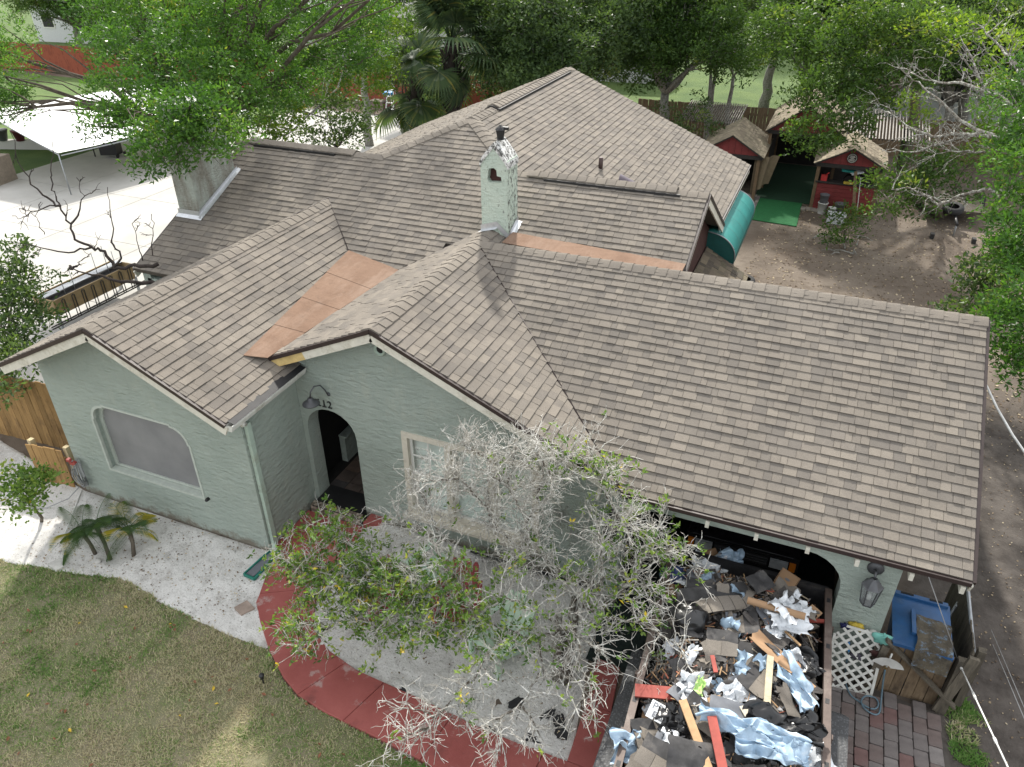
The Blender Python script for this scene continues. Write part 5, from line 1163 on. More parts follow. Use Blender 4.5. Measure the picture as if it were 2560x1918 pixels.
for i in range(30):
    y = rr.uniform(-1.5, 1.5); x = X(xl, y)+.2+rr.random()*(xr-xl-.4)
    m = crumple(rr.uniform(.14, .34), rr.uniform(.12, .28), i*3.3, .07, 12); m.xf(Matrix.Translation((x, y, heap(x, y)+rr.uniform(.02, .07))) @ Euler((rr.gauss(0, .5), rr.gauss(0, .5), rr.uniform(0, 6.3))).to_matrix().to_4x4())
    mt = rr.choice(('sheet_white', 'sheet_white', 'sheet_blue', 'bag_black')); nm = {'sheet_white': 'white', 'sheet_blue': 'light blue', 'bag_black': 'black'}[mt]
    m.build('plastic_scrap', mt, label='small crumpled %s plastic scrap on the trailer load' % nm, cat='plastic scrap', group='crumpled %s plastic scraps' % nm)
W = waste
W('plastic_sheet', crumple(.50, .34, 1, .12), 'sheet_white', 1775, 1410, .10, (.2, .1, .3), 'crumpled white plastic bag at the front end of the load', 'plastic bag')
W('plastic_sheet', crumple(.34, .30, 2, .10), 'sheet_blue', 1828, 1400, .16, (.5, .1, .2), 'light blue crumpled film at the front end beside the white bag', 'plastic sheet')
W('plastic_sheet', crumple(.62, .36, 3, .12), 'sheet_white', 1980, 1520, .16, (.2, .3, 1.0), 'twisted white plastic sack draped over the cardboard tube', 'plastic bag')
W('plastic_sheet', crumple(.50, .34, 31, .10), 'sheet_white', 1975, 1550, .12, (.1, .1, .2), 'flat white sack spread below the twisted sack', 'plastic bag')
W('plastic_sheet', crumple(1.15, .24, 4, .13, 34), 'sheet_blue', 1880, 1825, .20, (.15, .05, .02), 'long rumpled light blue sheet lying across the load', 'plastic sheet')
W('plastic_sheet', crumple(.75, .24, 5, .13, 30), 'sheet_blue', 1930, 1870, .22, (.25, .0, .15), 'second light blue sheet folded in front of the long one', 'plastic sheet')
W('plastic_sheet', crumple(.55, .34, 6, .12), 'sheet_blue', 1590, 1865, .18, (.4, .2, .6), 'blue sheet standing at the left rail', 'plastic sheet')
W('plastic_sheet', crumple(.75, .22, 7, .10), 'sheet_blue', 1985, 1700, .12, (.2, .1, -1.0), 'blue and white film trailing along the right rail', 'plastic sheet')
W('plastic_sheet', crumple(.60, .30, 8, .10), 'bag_black', 2000, 1640, .12, (.2, .1, -.8), 'glossy black plastic film knotted near the right rail', 'plastic sheet')
W('plastic_sheet', crumple(.85, .30, 9, .12, 26), 'bag_black', 1960, 1815, .14, (.2, .2, .2), 'black wrapping beside the long blue sheet', 'plastic sheet')
W('plastic_sheet', crumple(.40, .30, 10, .09), 'bag_black', 1690, 1800, .12, (.3, .1, .4), 'black plastic tangle near the printed card', 'plastic sheet')
W('plastic_sheet', crumple(.34, .30, 11, .08), 'sheet_white', 1735, 1715, .12, (.2, .1, .1), 'white plastic crumple beside the lime green packet', 'plastic bag')
W('packet', crumple(.10, .26, 12, .05), 'bag_lime', 1748, 1722, .16, (.3, .2, .1), 'lime green packet on white plastic', 'packet')
W('plastic_sheet', crumple(.40, .26, 13, .08), 'sheet_white', 1845, 1735, .10, (.2, .1, .7), 'small torn white sheet right of the lime green packet', 'plastic sheet')
W('plastic_sheet', crumple(.45, .30, 14, .10), 'sheet_white', 2030, 1890, .14, (.3, .1, .5), 'white sheet in the rear right corner of the load', 'plastic sheet')
def bag(px, py, s, mat, seed, label):
    m = MB()
    def f(u, v):
        a, b = u*2*math.pi, (v-.5)*math.pi; r = s*(1+.22*nz(math.cos(a)*1.6+seed, math.sin(a)*1.6, b*1.5)+.10*abs(nz(math.cos(a)*5, math.sin(a)*5, b*5+seed)))
        return Vector((r*math.cos(b)*math.cos(a)*1.2, r*math.cos(b)*math.sin(a), r*.75*math.sin(b)))
    m.grid(f, 26, 16); W('rubbish_bag', m, mat, px, py, .08, (.1, .1, seed), label, 'rubbish bag')
bag(1725, 1545, .20, 'bag_black', 1., 'bulging black rubbish bag left of the large shingle strip')
bag(1685, 1520, .15, 'bag_black', 2.3, 'smaller black bag against the left rail')
bag(1685, 1440, .17, 'tarp_navy', 3.1, 'navy blue bundle in the front left corner')
bag(2010, 1800, .16, 'bag_black', 5., 'black bag at the right rail')
def carton(px, py, w, d, h, rot, label, slot=False):
    p = at(px, py, z=1.5)
    for _ in range(3): p = at(px, py, z=heap(p.x, p.y)+h*.6)
    th = thing('cardboard_box', label, 'box', p); M_ = Matrix.Translation(p) @ Euler(rot).to_matrix().to_4x4()
    for c, s in (((0, -d/2, 0), (w, .006, h)), ((0, d/2, 0), (w, .006, h)), ((-w/2, 0, 0), (.006, d-.01, h)), ((w/2, 0, 0), (.006, d-.01, h)), ((0, 0, h/2), (w-.015, d-.015, .006))): MB().box(c, s).xf(M_).build('panel', 'card_brown', th)
    MB().box((0, -d*.72, h/2), (w, d*.45, .006), (R(-25), 0, 0)).xf(M_).build('flap', 'card_brown', th)
    if slot: MB().lathe([(.018, 0), (.018, .004)], 10, (0, 0, h/2+.004)).xf(M_ @ Matrix.Scale(2, 4, (1, 0, 0))).build('hand_hole', 'print_grey', th)
carton(1965, 1455, .26, .24, .16, (.35, .2, -.3), 'open brown carton with a hand hole near the garage pillar', True)
carton(1680, 1480, .24, .18, .12, (.2, .3, .2), 'brown carton beside the navy bundle')
carton(1775, 1390, .22, .16, .10, (.5, .1, .8), 'flattened carton at the trailer front under white plastic')
tube = MB(); tube.lathe([(.046, -.35), (.046, .35), (.040, .35), (.040, -.35)], 16, (0, 0, 0), (0, R(90), 0), cap=False)
W('cardboard_tube', tube, 'card_brown', 1940, 1521, .14, (.02, -.05, -.05), 'brown cardboard tube lying under the white sack', 'tube')
def plank(px, py, L, w, t_, a, mat, label, tilt=0., dz=.10, cat='plank'):
    m = MB().box((0, 0, 0), (L, w, t_)); m.v = [(x, y+.004*math.sin(x*9), z) for x, y, z in m.v]; W('plank', m, mat, px, py, dz, (.1, tilt, a), label, cat)
plank(1655, 1732, .62, .16, .025, R(14), 'wood_red', 'wide red painted board by the left rail', -.05, .16)
plank(1798, 1880, .75, .10, .03, R(-67), 'wood_red', 'red painted board leaning beside the orange plank', .15, .20)
plank(1740, 1840, .85, .09, .028, R(-58), 'wood_tan', 'raw orange plank lying across the rear of the load', .05, .17)
plank(1920, 1720, .95, .075, .03, R(94), 'wood_pale', 'pale mossy plank lying lengthwise in the load', -.05, .12)
plank(2035, 1552, .30, .045, .03, R(16), 'wood_red', 'short red stick poking over the right rail', 0, .16)
plank(1785, 1660, .22, .05, .02, R(-70), 'wood_red', 'small red offcut below the fringed shingle', .1)
plank(1965, 1730, .30, .03, .02, R(6), 'wood_red', 'thin red lath near the right rail')
plank(1786, 1750, .16, .07, .03, R(35), 'wood_tan', 'short orange offcut beside the lime packet')
plank(1975, 1590, .34, .025, .02, R(-40), 'wood_tan', 'thin tan stick between blue films')
plank(1660, 1410+60, .18, .02, .02, R(60), 'wood_tan', 'tan sliver beside the navy bundle'); plank(1617, 1790, .12, .20, .006, R(10), 'card_brown', 'brown card flap under the red board', .3, cat='card')
plank(1873, 1778, .17, .15, .012, R(40), 'card_pale', 'pale square wood block on the load', .1, .14, 'block'); plank(2035, 1530, .16, .12, .05, R(-30), 'card_brown', 'small brown carton piece at the right rail', .2, .14, 'card')
W('felt_sheet_scrap', slabm(.62, .22, 12, .05, .03, 71), 'felt_grey', 1845, 1780, .13, (.05, .05, .05), 'grey printed underlayment strip beside the pale block', 'felt sheet')
W('felt_sheet_scrap', slabm(.60, .40, 14, .09, .02, 72), 'felt_black', 1740, 1900, .16, (.1, .1, .2), 'smooth dark felt sheet curling at the rear of the load', 'felt sheet')
W('felt_sheet_scrap', slabm(.34, .26, 10, .04, .02, 73), 'felt_black', 1900, 1455, .14, (.3, .1, .9), 'black felt piece near the front wall of the trailer', 'felt sheet'); W('felt_sheet_scrap', slabm(.40, .30, 10, .05, .02, 74), 'felt_black', 1755, 1470, .12, (.1, .2, .4), 'black felt piece behind the largest shingle strip', 'felt sheet'); W('cardboard_sheet', slabm(.60, .20, 12, .09, .02, 75, .006, .2), 'card_brown', 1935, 1630, .14, (.2, .1, -.5), 'curved brown cardboard sheet by the black film', 'cardboard'); W('cardboard_sheet', slabm(.45, .14, 12, .07, .02, 76, .006, .2), 'card_brown', 1990, 1690, .12, (.2, .1, -.6), 'narrow bent cardboard strip near the right rail', 'cardboard')
# printed wrapper
wp = thing('printed_wrapper', 'light grey wrapper printed SYNTH by the left rail', 'wrapper', (0, 0, 0)); p = at(1658, 1788, z=1.45); wp.location = p; LOC[wp] = p
M_ = Matrix.Translation(p) @ Euler((.15, .1, R(-8))).to_matrix().to_4x4()
MB().box((0, 0, 0), (.34, .22, .006)).xf(M_).build('sheet', 'sheet_white', wp); MB().box((.02, -.045, .005), (.26, .075, .003)).xf(M_).build('print_band', 'print_grey', wp)
text_mb('SYNTH', .07, .002).xf(M_ @ Matrix.Translation((.02, -.07, .0085))).build('lettering', 'sheet_white', wp); text_mb('PR', .12, .002).xf(M_ @ Matrix.Translation((-.08, .01, .006))).build('lettering', 'print_grey', wp)
# ---------------------------------------------------------------- black van in the garage
simple('car_black', (.008, .008, .009), .18, 0, var=.1, bump=0, spec=.7); simple('chrome', (.6, .6, .62), .2, 1., bump=0); simple('lens_clear', (.55, .58, .6), .12, .2, bump=0); simple('lens_amber', (.75, .22, .02), .25, bump=0); simple('car_trim', (.02, .02, .021), .5)
van = thing('black_van', 'black van parked nose out in the dark garage behind the trailer', 'van', (5.14, 5., .03)); vx = 5.14; y0 = 2.78
prof = [(y0, .34), (y0-.02, .52), (y0+.03, .90), (y0+.22, 1.00), (y0+1.05, 1.12), (y0+1.75, 1.78), (y0+4.4, 1.82), (y0+4.5, .40)]
m = MB(); ws = [.80, .84, .84, .80, .80, .66, .66, .82]
m.add([(vx-a, y, z) for (y, z), a in zip(prof, ws)]+[(vx+a, y, z) for (y, z), a in zip(prof, ws)], [(i, i+8, (i+1) % 8+8, (i+1) % 8) for i in range(8)]+[tuple(range(8)), tuple(range(15, 7, -1))]); m.build('body', 'car_black', van)
m = MB().box((vx, y0-.06, .50), (1.72, .16, .17)); m.build('bumper', 'car_trim', van); MB().box((vx, y0-.145, .545), (1.6, .012, .03)).build('bumper_strip', 'chrome', van)
gr = MB().box((vx, y0-.005, .74), (.80, .03, .18)); gr = gr.build('grille', 'car_trim', van)
for z_ in (.69, .74, .79): MB().box((vx, y0-.024, z_), (.78, .008, .012)).build('grille_bar', 'chrome', gr)
MB().box((vx, y0-.005, .865), (1.5, .025, .02)).build('hood_strip', 'chrome', van)
for s in (-1, 1):
    MB().box((vx+s*.56, y0-.012, .74), (.26, .05, .15)).build('headlight', 'lens_clear', van); MB().box((vx+s*.755, y0+.005, .74), (.09, .06, .14)).build('indicator', 'lens_amber', van)
    for yy in (y0+.75, y0+3.5): MB().lathe([(.16, -.1), (.3, -.1), (.32, -.05), (.32, .05), (.3, .1), (.16, .1)], 18, (vx+s*.74, yy, .35), (0, R(90), 0)).build('wheel', 'tyre', van)
    MB().box((vx+s*.93, y0+1.25, 1.18), (.16, .08, .12)).build('side_mirror', 'car_trim', van)
MB().add([(vx-.70, y0+1.10, 1.17), (vx+.70, y0+1.10, 1.17), (vx+.60, y0+1.67, 1.74), (vx-.60, y0+1.67, 1.74)], [(0, 1, 2, 3)]).xf(Matrix.Translation((0, -.012, .008))).build('windscreen', 'lens_dark' if 'lens_dark' in MAT else 'car_black', van)
# ---------------------------------------------------------------- fences
def woodmat(name, a, b, dark):
    t = newmat(name); p = t.gen(); r_ = t.n('ShaderNodeObjectInfo').outputs['Random']
    n1 = t.noise(3, 5, .7, t.scaled(p, (14, 14, 1.2))); c = t.mix(t.ramp(n1, [(.35, 0), (.65, 1)]), a, b)
    c = t.mix(t.ramp(t.noise(2.3, 5, .7, t.scaled(p, (2, 2, 1))), [(.5, 0), (.7, .75)]), c, dark)
    c = t.mix(1., c, t.ramp(r_, [(0, .72), (1, 1.15)]), 'MULTIPLY'); t.out(c, .85, 0, t.bump(n1, .5, .01), .2)
woodmat('fence_amber', (.26, .155, .062), (.36, .225, .095), (.12, .075, .04)); woodmat('fence_aged', (.135, .095, .058), (.21, .155, .10), (.055, .04, .03)); woodmat('fence_grey', (.09, .078, .062), (.15, .13, .10), (.05, .045, .038)); woodmat('fence_red', (.24, .065, .04), (.31, .095, .055), (.14, .04, .03)); woodmat('post_pale', (.40, .33, .20), (.50, .42, .27), (.28, .22, .13))
def fence(name, label, a, b, h, wd, mat, cat='fence', single=True, z0=0., rails=True, inner=(0, 1, 0), jit=.015, post=2.4):
    a, b = Vector(a), Vector(b); d = b-a; L = d.length; d.normalize(); n = int(L/(wd+.008)); o = thing(name, label, cat, a)
    nrm = Vector(inner); rr = random.Random(int(abs(a.x*97+a.y*31)*10)); acc = MB()
    ang = math.atan2(d.y, d.x)
    for i in range(n):
        c = a+d*((i+.5)*(wd+.008)); hh = h+rr.uniform(-jit, jit); k = MB()
        k.box((c.x, c.y, z0+hh/2), (wd, .018, hh), (rr.gauss(0, .006), rr.gauss(0, .008), ang))
        if single: k.build('picket', mat, o)
        else: acc.v, acc.f, acc.r, acc.sm = acc.v, acc.f, acc.r, acc.sm; acc.add(k.v, k.f, rr.random())
    if not single: acc.build('pickets', mat, o, kind='stuff')
    if rails:
        for z in (.25*h, .8*h): MB().beam(a+nrm*.04+Vector((0, 0, z0+z)), b+nrm*.04+Vector((0, 0, z0+z)), .04, .085).build('rail', mat, o)
        for i in range(int(L/post)+1):
            c = a+d*min(L, i*post)+nrm*.09; MB().box((c.x, c.y, z0+h*.5), (.09, .09, h*1.0)).build('post', mat, o)
    return o
fence('red_fence', 'long red painted board fence behind the patio and canopy', (-52, 31.3, 0), (-7., 31.6, 0), 1.75, .15, 'fence_red', single=False)
fence('rear_fence', 'weathered brown board fence behind the red sheds', (-3.5, 29.9, 0), (14.5, 30.4, 0), 1.6, .14, 'fence_aged', single=False)
fence('privacy_fence', 'amber board privacy fence joining the left wing', (-6.55, 1.55, 0), (-10.6, 1.25, 0), 1.55, .14, 'fence_amber')
lf = fence('low_gate', 'short amber picket gate leaning by the hose hanger', (-7.36, .56, 0), (-6.52, .66, 0), .86, .125, 'fence_amber', 'gate', rails=False)
for x in (-7.36, -6.56): MB().box((x, .68+.1*(x+7.36), .44), (.09, .09, .88)).build('post', 'post_pale', lf)
MB().beam((-7.36, .63, .6), (-6.55, .72, .6), .04, .08).build('rail', 'fence_amber', lf)
# corner by the garage pillar
fr = fence('corner_fence', 'aged plank fence bay beside the pillar with a diagonal brace', (7.10, 1.66, 0), (7.98, 1.70, 0), .98, .135, 'fence_aged', jit=.05, rails=False)
MB().beam(at(2216, 1598, y=1.60), at(2386, 1768, y=1.58), .03, .085, up=(0, -1, 0)).build('brace', 'fence_grey', fr); MB().box((7.12, 1.60, .45), (.09, .06, .95), (0, .06, 0)).build('post', 'fence_grey', fr)
MB().beam((8.02, 1.62, 0), (8.04, 1.66, 1.0), .12, .10, up=(0, 1, 0)).build('post', 'fence_grey', fr); MB().beam((7.98, 1.60, .02), (8.13, 1.62, 1.12), .12, .05, up=(0, 1, 0)).build('post', 'fence_grey', fr)
fence('side_fence', 'dark plank fence running back from the corner post with steel rails', (8.14, 1.80, 0), (8.14, 3.6, 0), 1.12, .135, 'fence_grey', inner=(1, 0, 0), jit=.03)
simple('galvanised', (.36, .38, .40), .45, .6, var=.2, dirt=(.3, .3, .31)); simple('blue_plastic', (.014, .075, .20), .5, var=.3, scale=3, dirt=(.05, .10, .17)); simple('lattice_white', (.62, .62, .58), .5, var=.15, dirt=(.42, .42, .37))
st = thing('steel_rail', 'galvanised steel pipe rails leaning on the side fence', 'pipe rail', (8.1, 2.2, 0)); MB().tube([at(2418, 1455, y=2.75), at(2436, 1640, y=1.92)], .024, 10).build('pipe', 'galvanised', st); MB().tube([at(2405, 1490, y=3.1), at(2368, 1550, y=2.75)], .02, 10).build('pipe', 'galvanised', st); MB().tube([at(2436, 1640, y=1.92), at(2436, 1640, y=1.92)-Vector((0, 0, .9))], .022, 10).build('pipe', 'galvanised', st)
# lattice panel
la = thing('lattice_panel', 'white plastic lattice panel leaning on the garage pillar', 'lattice', (6.8, 1.62, 0))
O_ = Vector((6.56, 1.44, .04)); ux = Vector((.60, .05, 0)); uz = Vector((-.04, .22, .98)); W_, H_ = 1., 1.
def lat(a, b, off):
    A = O_+ux*a[0]+uz*a[1]; B = O_+ux*b[0]+uz*b[1]; n = ux.cross(uz).normalized(); MB().beam(A-n*off*-1, B-n*off*-1, .036, .007, up=n).build('strip', 'lattice_white', la)
k = .125; asp = .98/.60
for i in range(-12, 14):
    for sgn, off in ((1, .004), (-1, .013)):
        pts = []
        for s in range(0, 101):
            u = s/100; v = (i*k*1.2+sgn*u*1.0/asp*1.0) if sgn > 0 else (i*k*1.2-u/asp)
            if 0 <= v <= 1 and not (u < .2 and v > .86+.7*u): pts.append((u, v))
        if len(pts) > 8: lat(pts[0], pts[-1], off)
for a, b in (((0, 0), (1, 0)), ((1, 0), (1, .96)), ((0, 0), (0, .85)), ((.2, 1), (1, .96))): lat(a, b, .02)
# blue bin with a mouldy mat
bn = thing('blue_bin', 'large blue lidded plastic bin behind the plank fence', 'bin', (7.55, 2.05, 0))
k = MB(); vs = [(7.32, 1.78, .02), (7.80, 1.78, .02), (7.80, 2.36, .02), (7.32, 2.36, .02), (7.24, 1.66, .98), (7.88, 1.66, .98), (7.88, 2.46, .98), (7.24, 2.46, .98)]
k.add(vs, [(3, 2, 1, 0), (0, 1, 5, 4), (1, 2, 6, 5), (2, 3, 7, 6), (3, 0, 4, 7), (4, 5, 6, 7)]); k.build('tub', 'blue_plastic', bn)
def lid(u, v): return Vector((7.20+.72*u, 1.60+.92*v, 1.02+.07*math.sin(math.pi*u)*math.sin(math.pi*min(1, v*1.1))+.02*(v > .8)))
k = MB().grid(lid, 14, 14); k.box((7.56, 2.49, 1.05), (.66, .07, .06)); k.box((7.56, 1.62, 1.0), (.70, .05, .05)); k = k.build('lid', 'blue_plastic', bn); MB().box((7.44, 1.98, 1.10), (.05, .42, .05)).build('lid_rib', 'blue_plastic', k)
for x in (7.38, 7.74): MB().box((x, 2.50, 1.083), (.16, .03, .012)).build('hinge_slot', 'dark_room', bn)
t = newmat('mouldy_mat'); p = t.pos(); n1 = t.noise(7, 6, .75, p); c = t.mix(t.ramp(n1, [(.38, 0), (.6, 1)]), (.045, .038, .028), (.095, .08, .055)); c = t.mix(t.ramp(t.noise(9, 6, .8, p), [(.54, 0), (.62, .8)]), c, (.13, .19, .26)); t.out(c, .95, 0, t.bump(n1, .8, .03))
def mat_(u, v):
    x = 7.47+.43*u; y = 2.12-.72*v; z = 1.115+.015*nz(u*5, v*5)
    if y < 1.62: z -= (1.62-y)*1.5; y = 1.62-(1.62-y)*.45
    return Vector((x+.02*nz(v*6, u), y, z-.04*u*u))
MB().grid(mat_, 14, 20).build('floor_mat', 'mouldy_mat', label='mouldy rectangular mat lying over the blue bin and fence', cat='mat')
# hose with nozzle, cloths, sponge
simple('hose_teal', (.10, .16, .20), .5, var=.2); simple('nozzle_blue', (.02, .22, .55), .4); simple('cloth_teal', (.16, .42, .36), .8); simple('sponge_yellow', (.48, .36, .05), .9); simple('cloth_navy', (.02, .025, .11), .8); simple('brush_white', (.58, .58, .55), .6); simple('glove_dark', (.05, .045, .06), .8); simple('brass', (.4, .28, .1), .35, .8)
hz = thing('garden_hose', 'blue grey garden hose looped on the pavers with a blue nozzle', 'hose', at(2165, 1760, z=.07))
path = [(2122, 1628, .62), (2116, 1660, .40), (2113, 1700, .12), (2125, 1735, .08), (2145, 1752, .075), (2168, 1768, .075), (2188, 1772, .075), (2196, 1760, .08), (2188, 1745, .09), (2165, 1740, .095), (2153, 1752, .095), (2160, 1770, .09), (2182, 1785, .08), (2198, 1782, .078), (2203, 1750, .10), (2207, 1710, .30), (2213, 1672, .58)]
pts = [at(a, b, z=c) for a, b, c in path]; sm = []
for i in range(len(pts)-1):
    p0, p1, p2, p3 = pts[max(0, i-1)], pts[i], pts[i+1], pts[min(len(pts)-1, i+2)]
    for s in range(5):
        q = s/5; sm.append(.5*((2*p1)+(p2-p0)*q+(2*p0-5*p1+4*p2-p3)*q*q+(3*p1-p0-3*p2+p3)*q**3))
sm.append(pts[-1]); MB().tube(sm, .0115, 8).build('hose', 'hose_teal', hz)
a = pts[0]; MB().tube([a, a+Vector((-.015, .03, .05)), a+Vector((-.03, .05, .12))], [.016, .022, .016], 8).build('nozzle', 'nozzle_blue', hz); e = pts[-1]; MB().tube([e, e+Vector((.005, .0, .07))], .017, 8).build('coupling', 'brass', hz)
bh = thing('fan_brush', 'white fan shaped brush head hooked on the plank fence', 'brush', e+Vector((0, -.0, .07)))
MB().grid(lambda u, v: e+Vector((.0+(.05+.16*v)*math.sin((u-.5)*2.4), -.03-.02*v, .05+(.05+.16*v)*math.cos((u-.5)*2.4)-.07*v*0)), 16, 4).build('bristles', 'brush_white', bh); MB().tube([e+Vector((0, -.02, .06)), e+Vector((.01, 0, .30))], .012, 6).build('handle', 'brush_white', bh)
for px, py, y_, s, mt, nm, lb, ct in ((2205, 1597, 1.66, .13, 'cloth_teal', 'rag', 'teal rag draped on the fence end by the lattice', 'rag'), (2140, 1567, 1.72, .10, 'sponge_yellow', 'sponge', 'yellow sponge at the foot of the pillar', 'sponge'), (2112, 1566, 1.72, .07, 'cloth_navy', 'rag', 'navy rag beside the yellow sponge', 'rag'), (2137, 1640, 1.60, .09, 'glove_dark', 'work_glove', 'dark work glove hung on the lattice', 'glove'), (2190, 1635, 1.62, .08, 'garage_red', 'rag', 'dark red rag between lattice and fence', 'rag')):
    p = at(px, py, y=y_); m = MB(); sd_ = px*.01
    def f(u, v): 
        a, b = u*6.2832, (v-.5)*math.pi; r = s*(.8+.45*nz(math.cos(a)*1.5+sd_, math.sin(a)*1.5, b*1.4)); return p+Vector((r*math.cos(b)*math.cos(a)*1.2, r*math.cos(b)*math.sin(a)*.5, r*.8*math.sin(b)))
    m.grid(f, 16, 10).build(nm, mt, label=lb, cat=ct)
m = MB().lathe([(.06, 0), (.055, .05), (.02, .07)], 14, (6.98, 1.72, .93)); m.build('jar', 'brush_white', label='small white pot on the pillar ledge by the rags', cat='pot')
# cables
simple('cable_white', (.62, .62, .60), .6, var=.2, dirt=(.35, .35, .33)); simple('cable_grey', (.30, .30, .30), .6)
a = Vector((7.80, 4.5, 3.50)); b = at(2575, 1150, x=8.5); c = b+(b-a)*1.6+Vector((0, 0, .35))
MB().tube([a, a.lerp(b, .33)+Vector((0, 0, -.05)), a.lerp(b, .66)+Vector((0, 0, -.05)), b, c], .016, 8).build('service_cable', 'cable_white', label='thick white service cable leaving the garage roof edge', cat='cable', origin=a)
a = at(2318, 1432, y=1.62); b = at(2396, 1655, x=8.05); c = at(2530, 1940, z=2.6)
MB().tube([a, a.lerp(b, .5), b], .006, 6).build('thin_wire', 'cable_grey', label='thin grey wire from the eave to the corner post', cat='wire', origin=a)
k = MB().tube([b, b.lerp(c, .3), b.lerp(c, .6), c], .009, 6)
for t_ in (.02, .06, .35, .38, .75): k.tube([b.lerp(c, t_), b.lerp(c, t_+.03)], .016, 6)
k.build('knotted_rope', 'cable_white', label='knotted white rope stretched from the corner post over the side yard', cat='rope', origin=b)
for i, (p0, p1) in enumerate((((2478, 1575), (2580, 1815)), ((2482, 1612), (2575, 1830)))): MB().tube([at(*p0, z=.25+.2*i), at(*p1, z=.8+.2*i)], .006, 6).build('thin_wire', 'cable_grey', label=('upper', 'lower')[i]+' of two parallel thin wires over the side yard', cat='wire')
# ---------------------------------------------------------------- small things in front
simple('splash_green', (.012, .16, .12), .5, var=.2); simple('stone_brown', (.30, .235, .195), .9, var=.25); simple('stone_white', (.50, .49, .46), .9, var=.25)
sb = thing('splash_block', 'green plastic splash block under the downspout', 'splash block', (-2.0, .35, .02)); 
def SB(n, mb): mb.xf(Matrix.Translation((-2.02, .33, .07)) @ Matrix.Rotation(R(-4), 4, 'Z')).build(n, 'splash_green', sb)
SB('base', MB().poly([(-.07, .32, .02), (-.10, -.32, -.01), (.10, -.32, -.01), (.07, .32, .02)], .012)); SB('rim', MB().beam((-.075, .32, .035), (-.11, -.32, .01), .025, .05)); SB('rim', MB().beam((.075, .32, .035), (.11, -.32, .01), .025, .05)); SB('rim', MB().beam((-.11, -.32, .01), (.11, -.32, .01), .025, .05))
MB().box((-2.03, .34, .088), (.15, .60, .01), (0, 0, R(-4))).build('puddle_dirt', 'felt_grey' if 'felt_grey' in MAT else 'joint_sand', sb)
p = at(612, 1520, z=.06); MB().poly([(p.x-.15, p.y-.06, .075), (p.x+.05, p.y-.14, .075), (p.x+.15, p.y+.05, .075), (p.x-.06, p.y+.13, .075)], .05).build('paving_stone', 'stone_brown', label='single brown paving stone on the sand near the red walk', cat='stone')
p = at(146, 1410, z=.06); MB().poly([(p.x-.17, p.y-.07, .06), (p.x+.10, p.y-.12, .06), (p.x+.15, p.y+.08, .06), (p.x-.10, p.y+.12, .06)], .045).build('paving_stone', 'stone_white', label='flat pale stepping stone near the young palms', cat='stone')
p = at(246, 1406, z=.04)
m = MB(); m.grid(lambda u, v: p+Vector((.06*math.cos((v-.5)*3.14)*math.cos(u*6.283)*(1+.2*nz(u*4, v*4)), .06*math.cos((v-.5)*3.14)*math.sin(u*6.283), .03+.045*math.sin((v-.5)*3.14))), 12, 8); m.build('white_stone', 'stone_white', label='round white stone at the foot of the palm stems', cat='stone')
p = at(660, 1712, z=0.); pl_ = thing('path_light', 'small black solar path light at the edge of the lawn', 'path light', p); MB().tube([p, p+Vector((0, 0, .16))], .010, 8).build('stake', 'black_paint', pl_); MB().lathe([(.022, .13), (.026, .15), (.03, .19), (.04, .195), (.038, .21), (.01, .22)], 12, p).build('lamp_head', 'black_paint', pl_)
# dead leaves on lawn
simple('leaf_yellow', (.55, .38, .03), .7); simple('leaf_brown', (.19, .075, .035), .8)
lm = {}
for mt in ('leaf_yellow', 'leaf_brown'):
    me = MB().add([(0, -.035, 0), (.018, 0, .008), (0, .035, .004), (-.018, 0, .010)], [(0, 1, 2, 3)]).mesh('fallen_leaf'); me.materials.append(MAT[mt]); lm[mt] = me
rr = random.Random(8)
for i in range(70):
    x, y = rr.uniform(-5, 2), rr.uniform(-3.6, -1.1)
    if not inpoly(np.array([x]), np.array([y]), lawn_poly)[0]: continue
    mt = 'leaf_yellow' if rr.random() < .2 else 'leaf_brown'; o = bpy.data.objects.new('fallen_leaf', lm[mt]); COL.objects.link(o); o.location = (x, y, .055); o.rotation_euler = (rr.gauss(0, .3), rr.gauss(0, .3), rr.uniform(0, 6)); o.scale = (rr.uniform(.7, 1.3),)*3
    tag(o, 'fallen %s leaf lying on the lawn' % ('yellow' if mt == 'leaf_yellow' else 'brown'), 'leaf', 'fallen %s leaves on the lawn' % ('yellow' if mt == 'leaf_yellow' else 'brown'))
lit = MB()
for _ in range(6500):
    a = rr.random(); x, y = (rr.uniform(-6.2, -1.9), rr.uniform(-1., .6)) if a < .09 else ((rr.uniform(-.8, 3.6), rr.uniform(-.9, 1.9)) if a < .13 else ((rr.uniform(8.2, 11), rr.uniform(0, 10)) if a < .32 else (rr.uniform(3.5, 11), rr.uniform(9.5, 24))))
    s = rr.uniform(.012, .03)*(1 if a < .32 else 2.); lit.box((x, y, .05 if a < .13 else .012), (s, s*rr.uniform(.4, 1), .004), (rr.gauss(0, .3), rr.gauss(0, .3), rr.uniform(0, 6)), rr.random())
t = newmat('litter'); t.out(t.ramp(t.attr(), [(0, (.08, .055, .035)), (.4, (.17, .12, .075)), (.7, (.33, .26, .17)), (1, (.52, .44, .30))]), .9); lit.build('leaf_litter', 'litter', label='dry leaf litter scattered over the sand and yard', cat='leaf litter', kind='stuff')
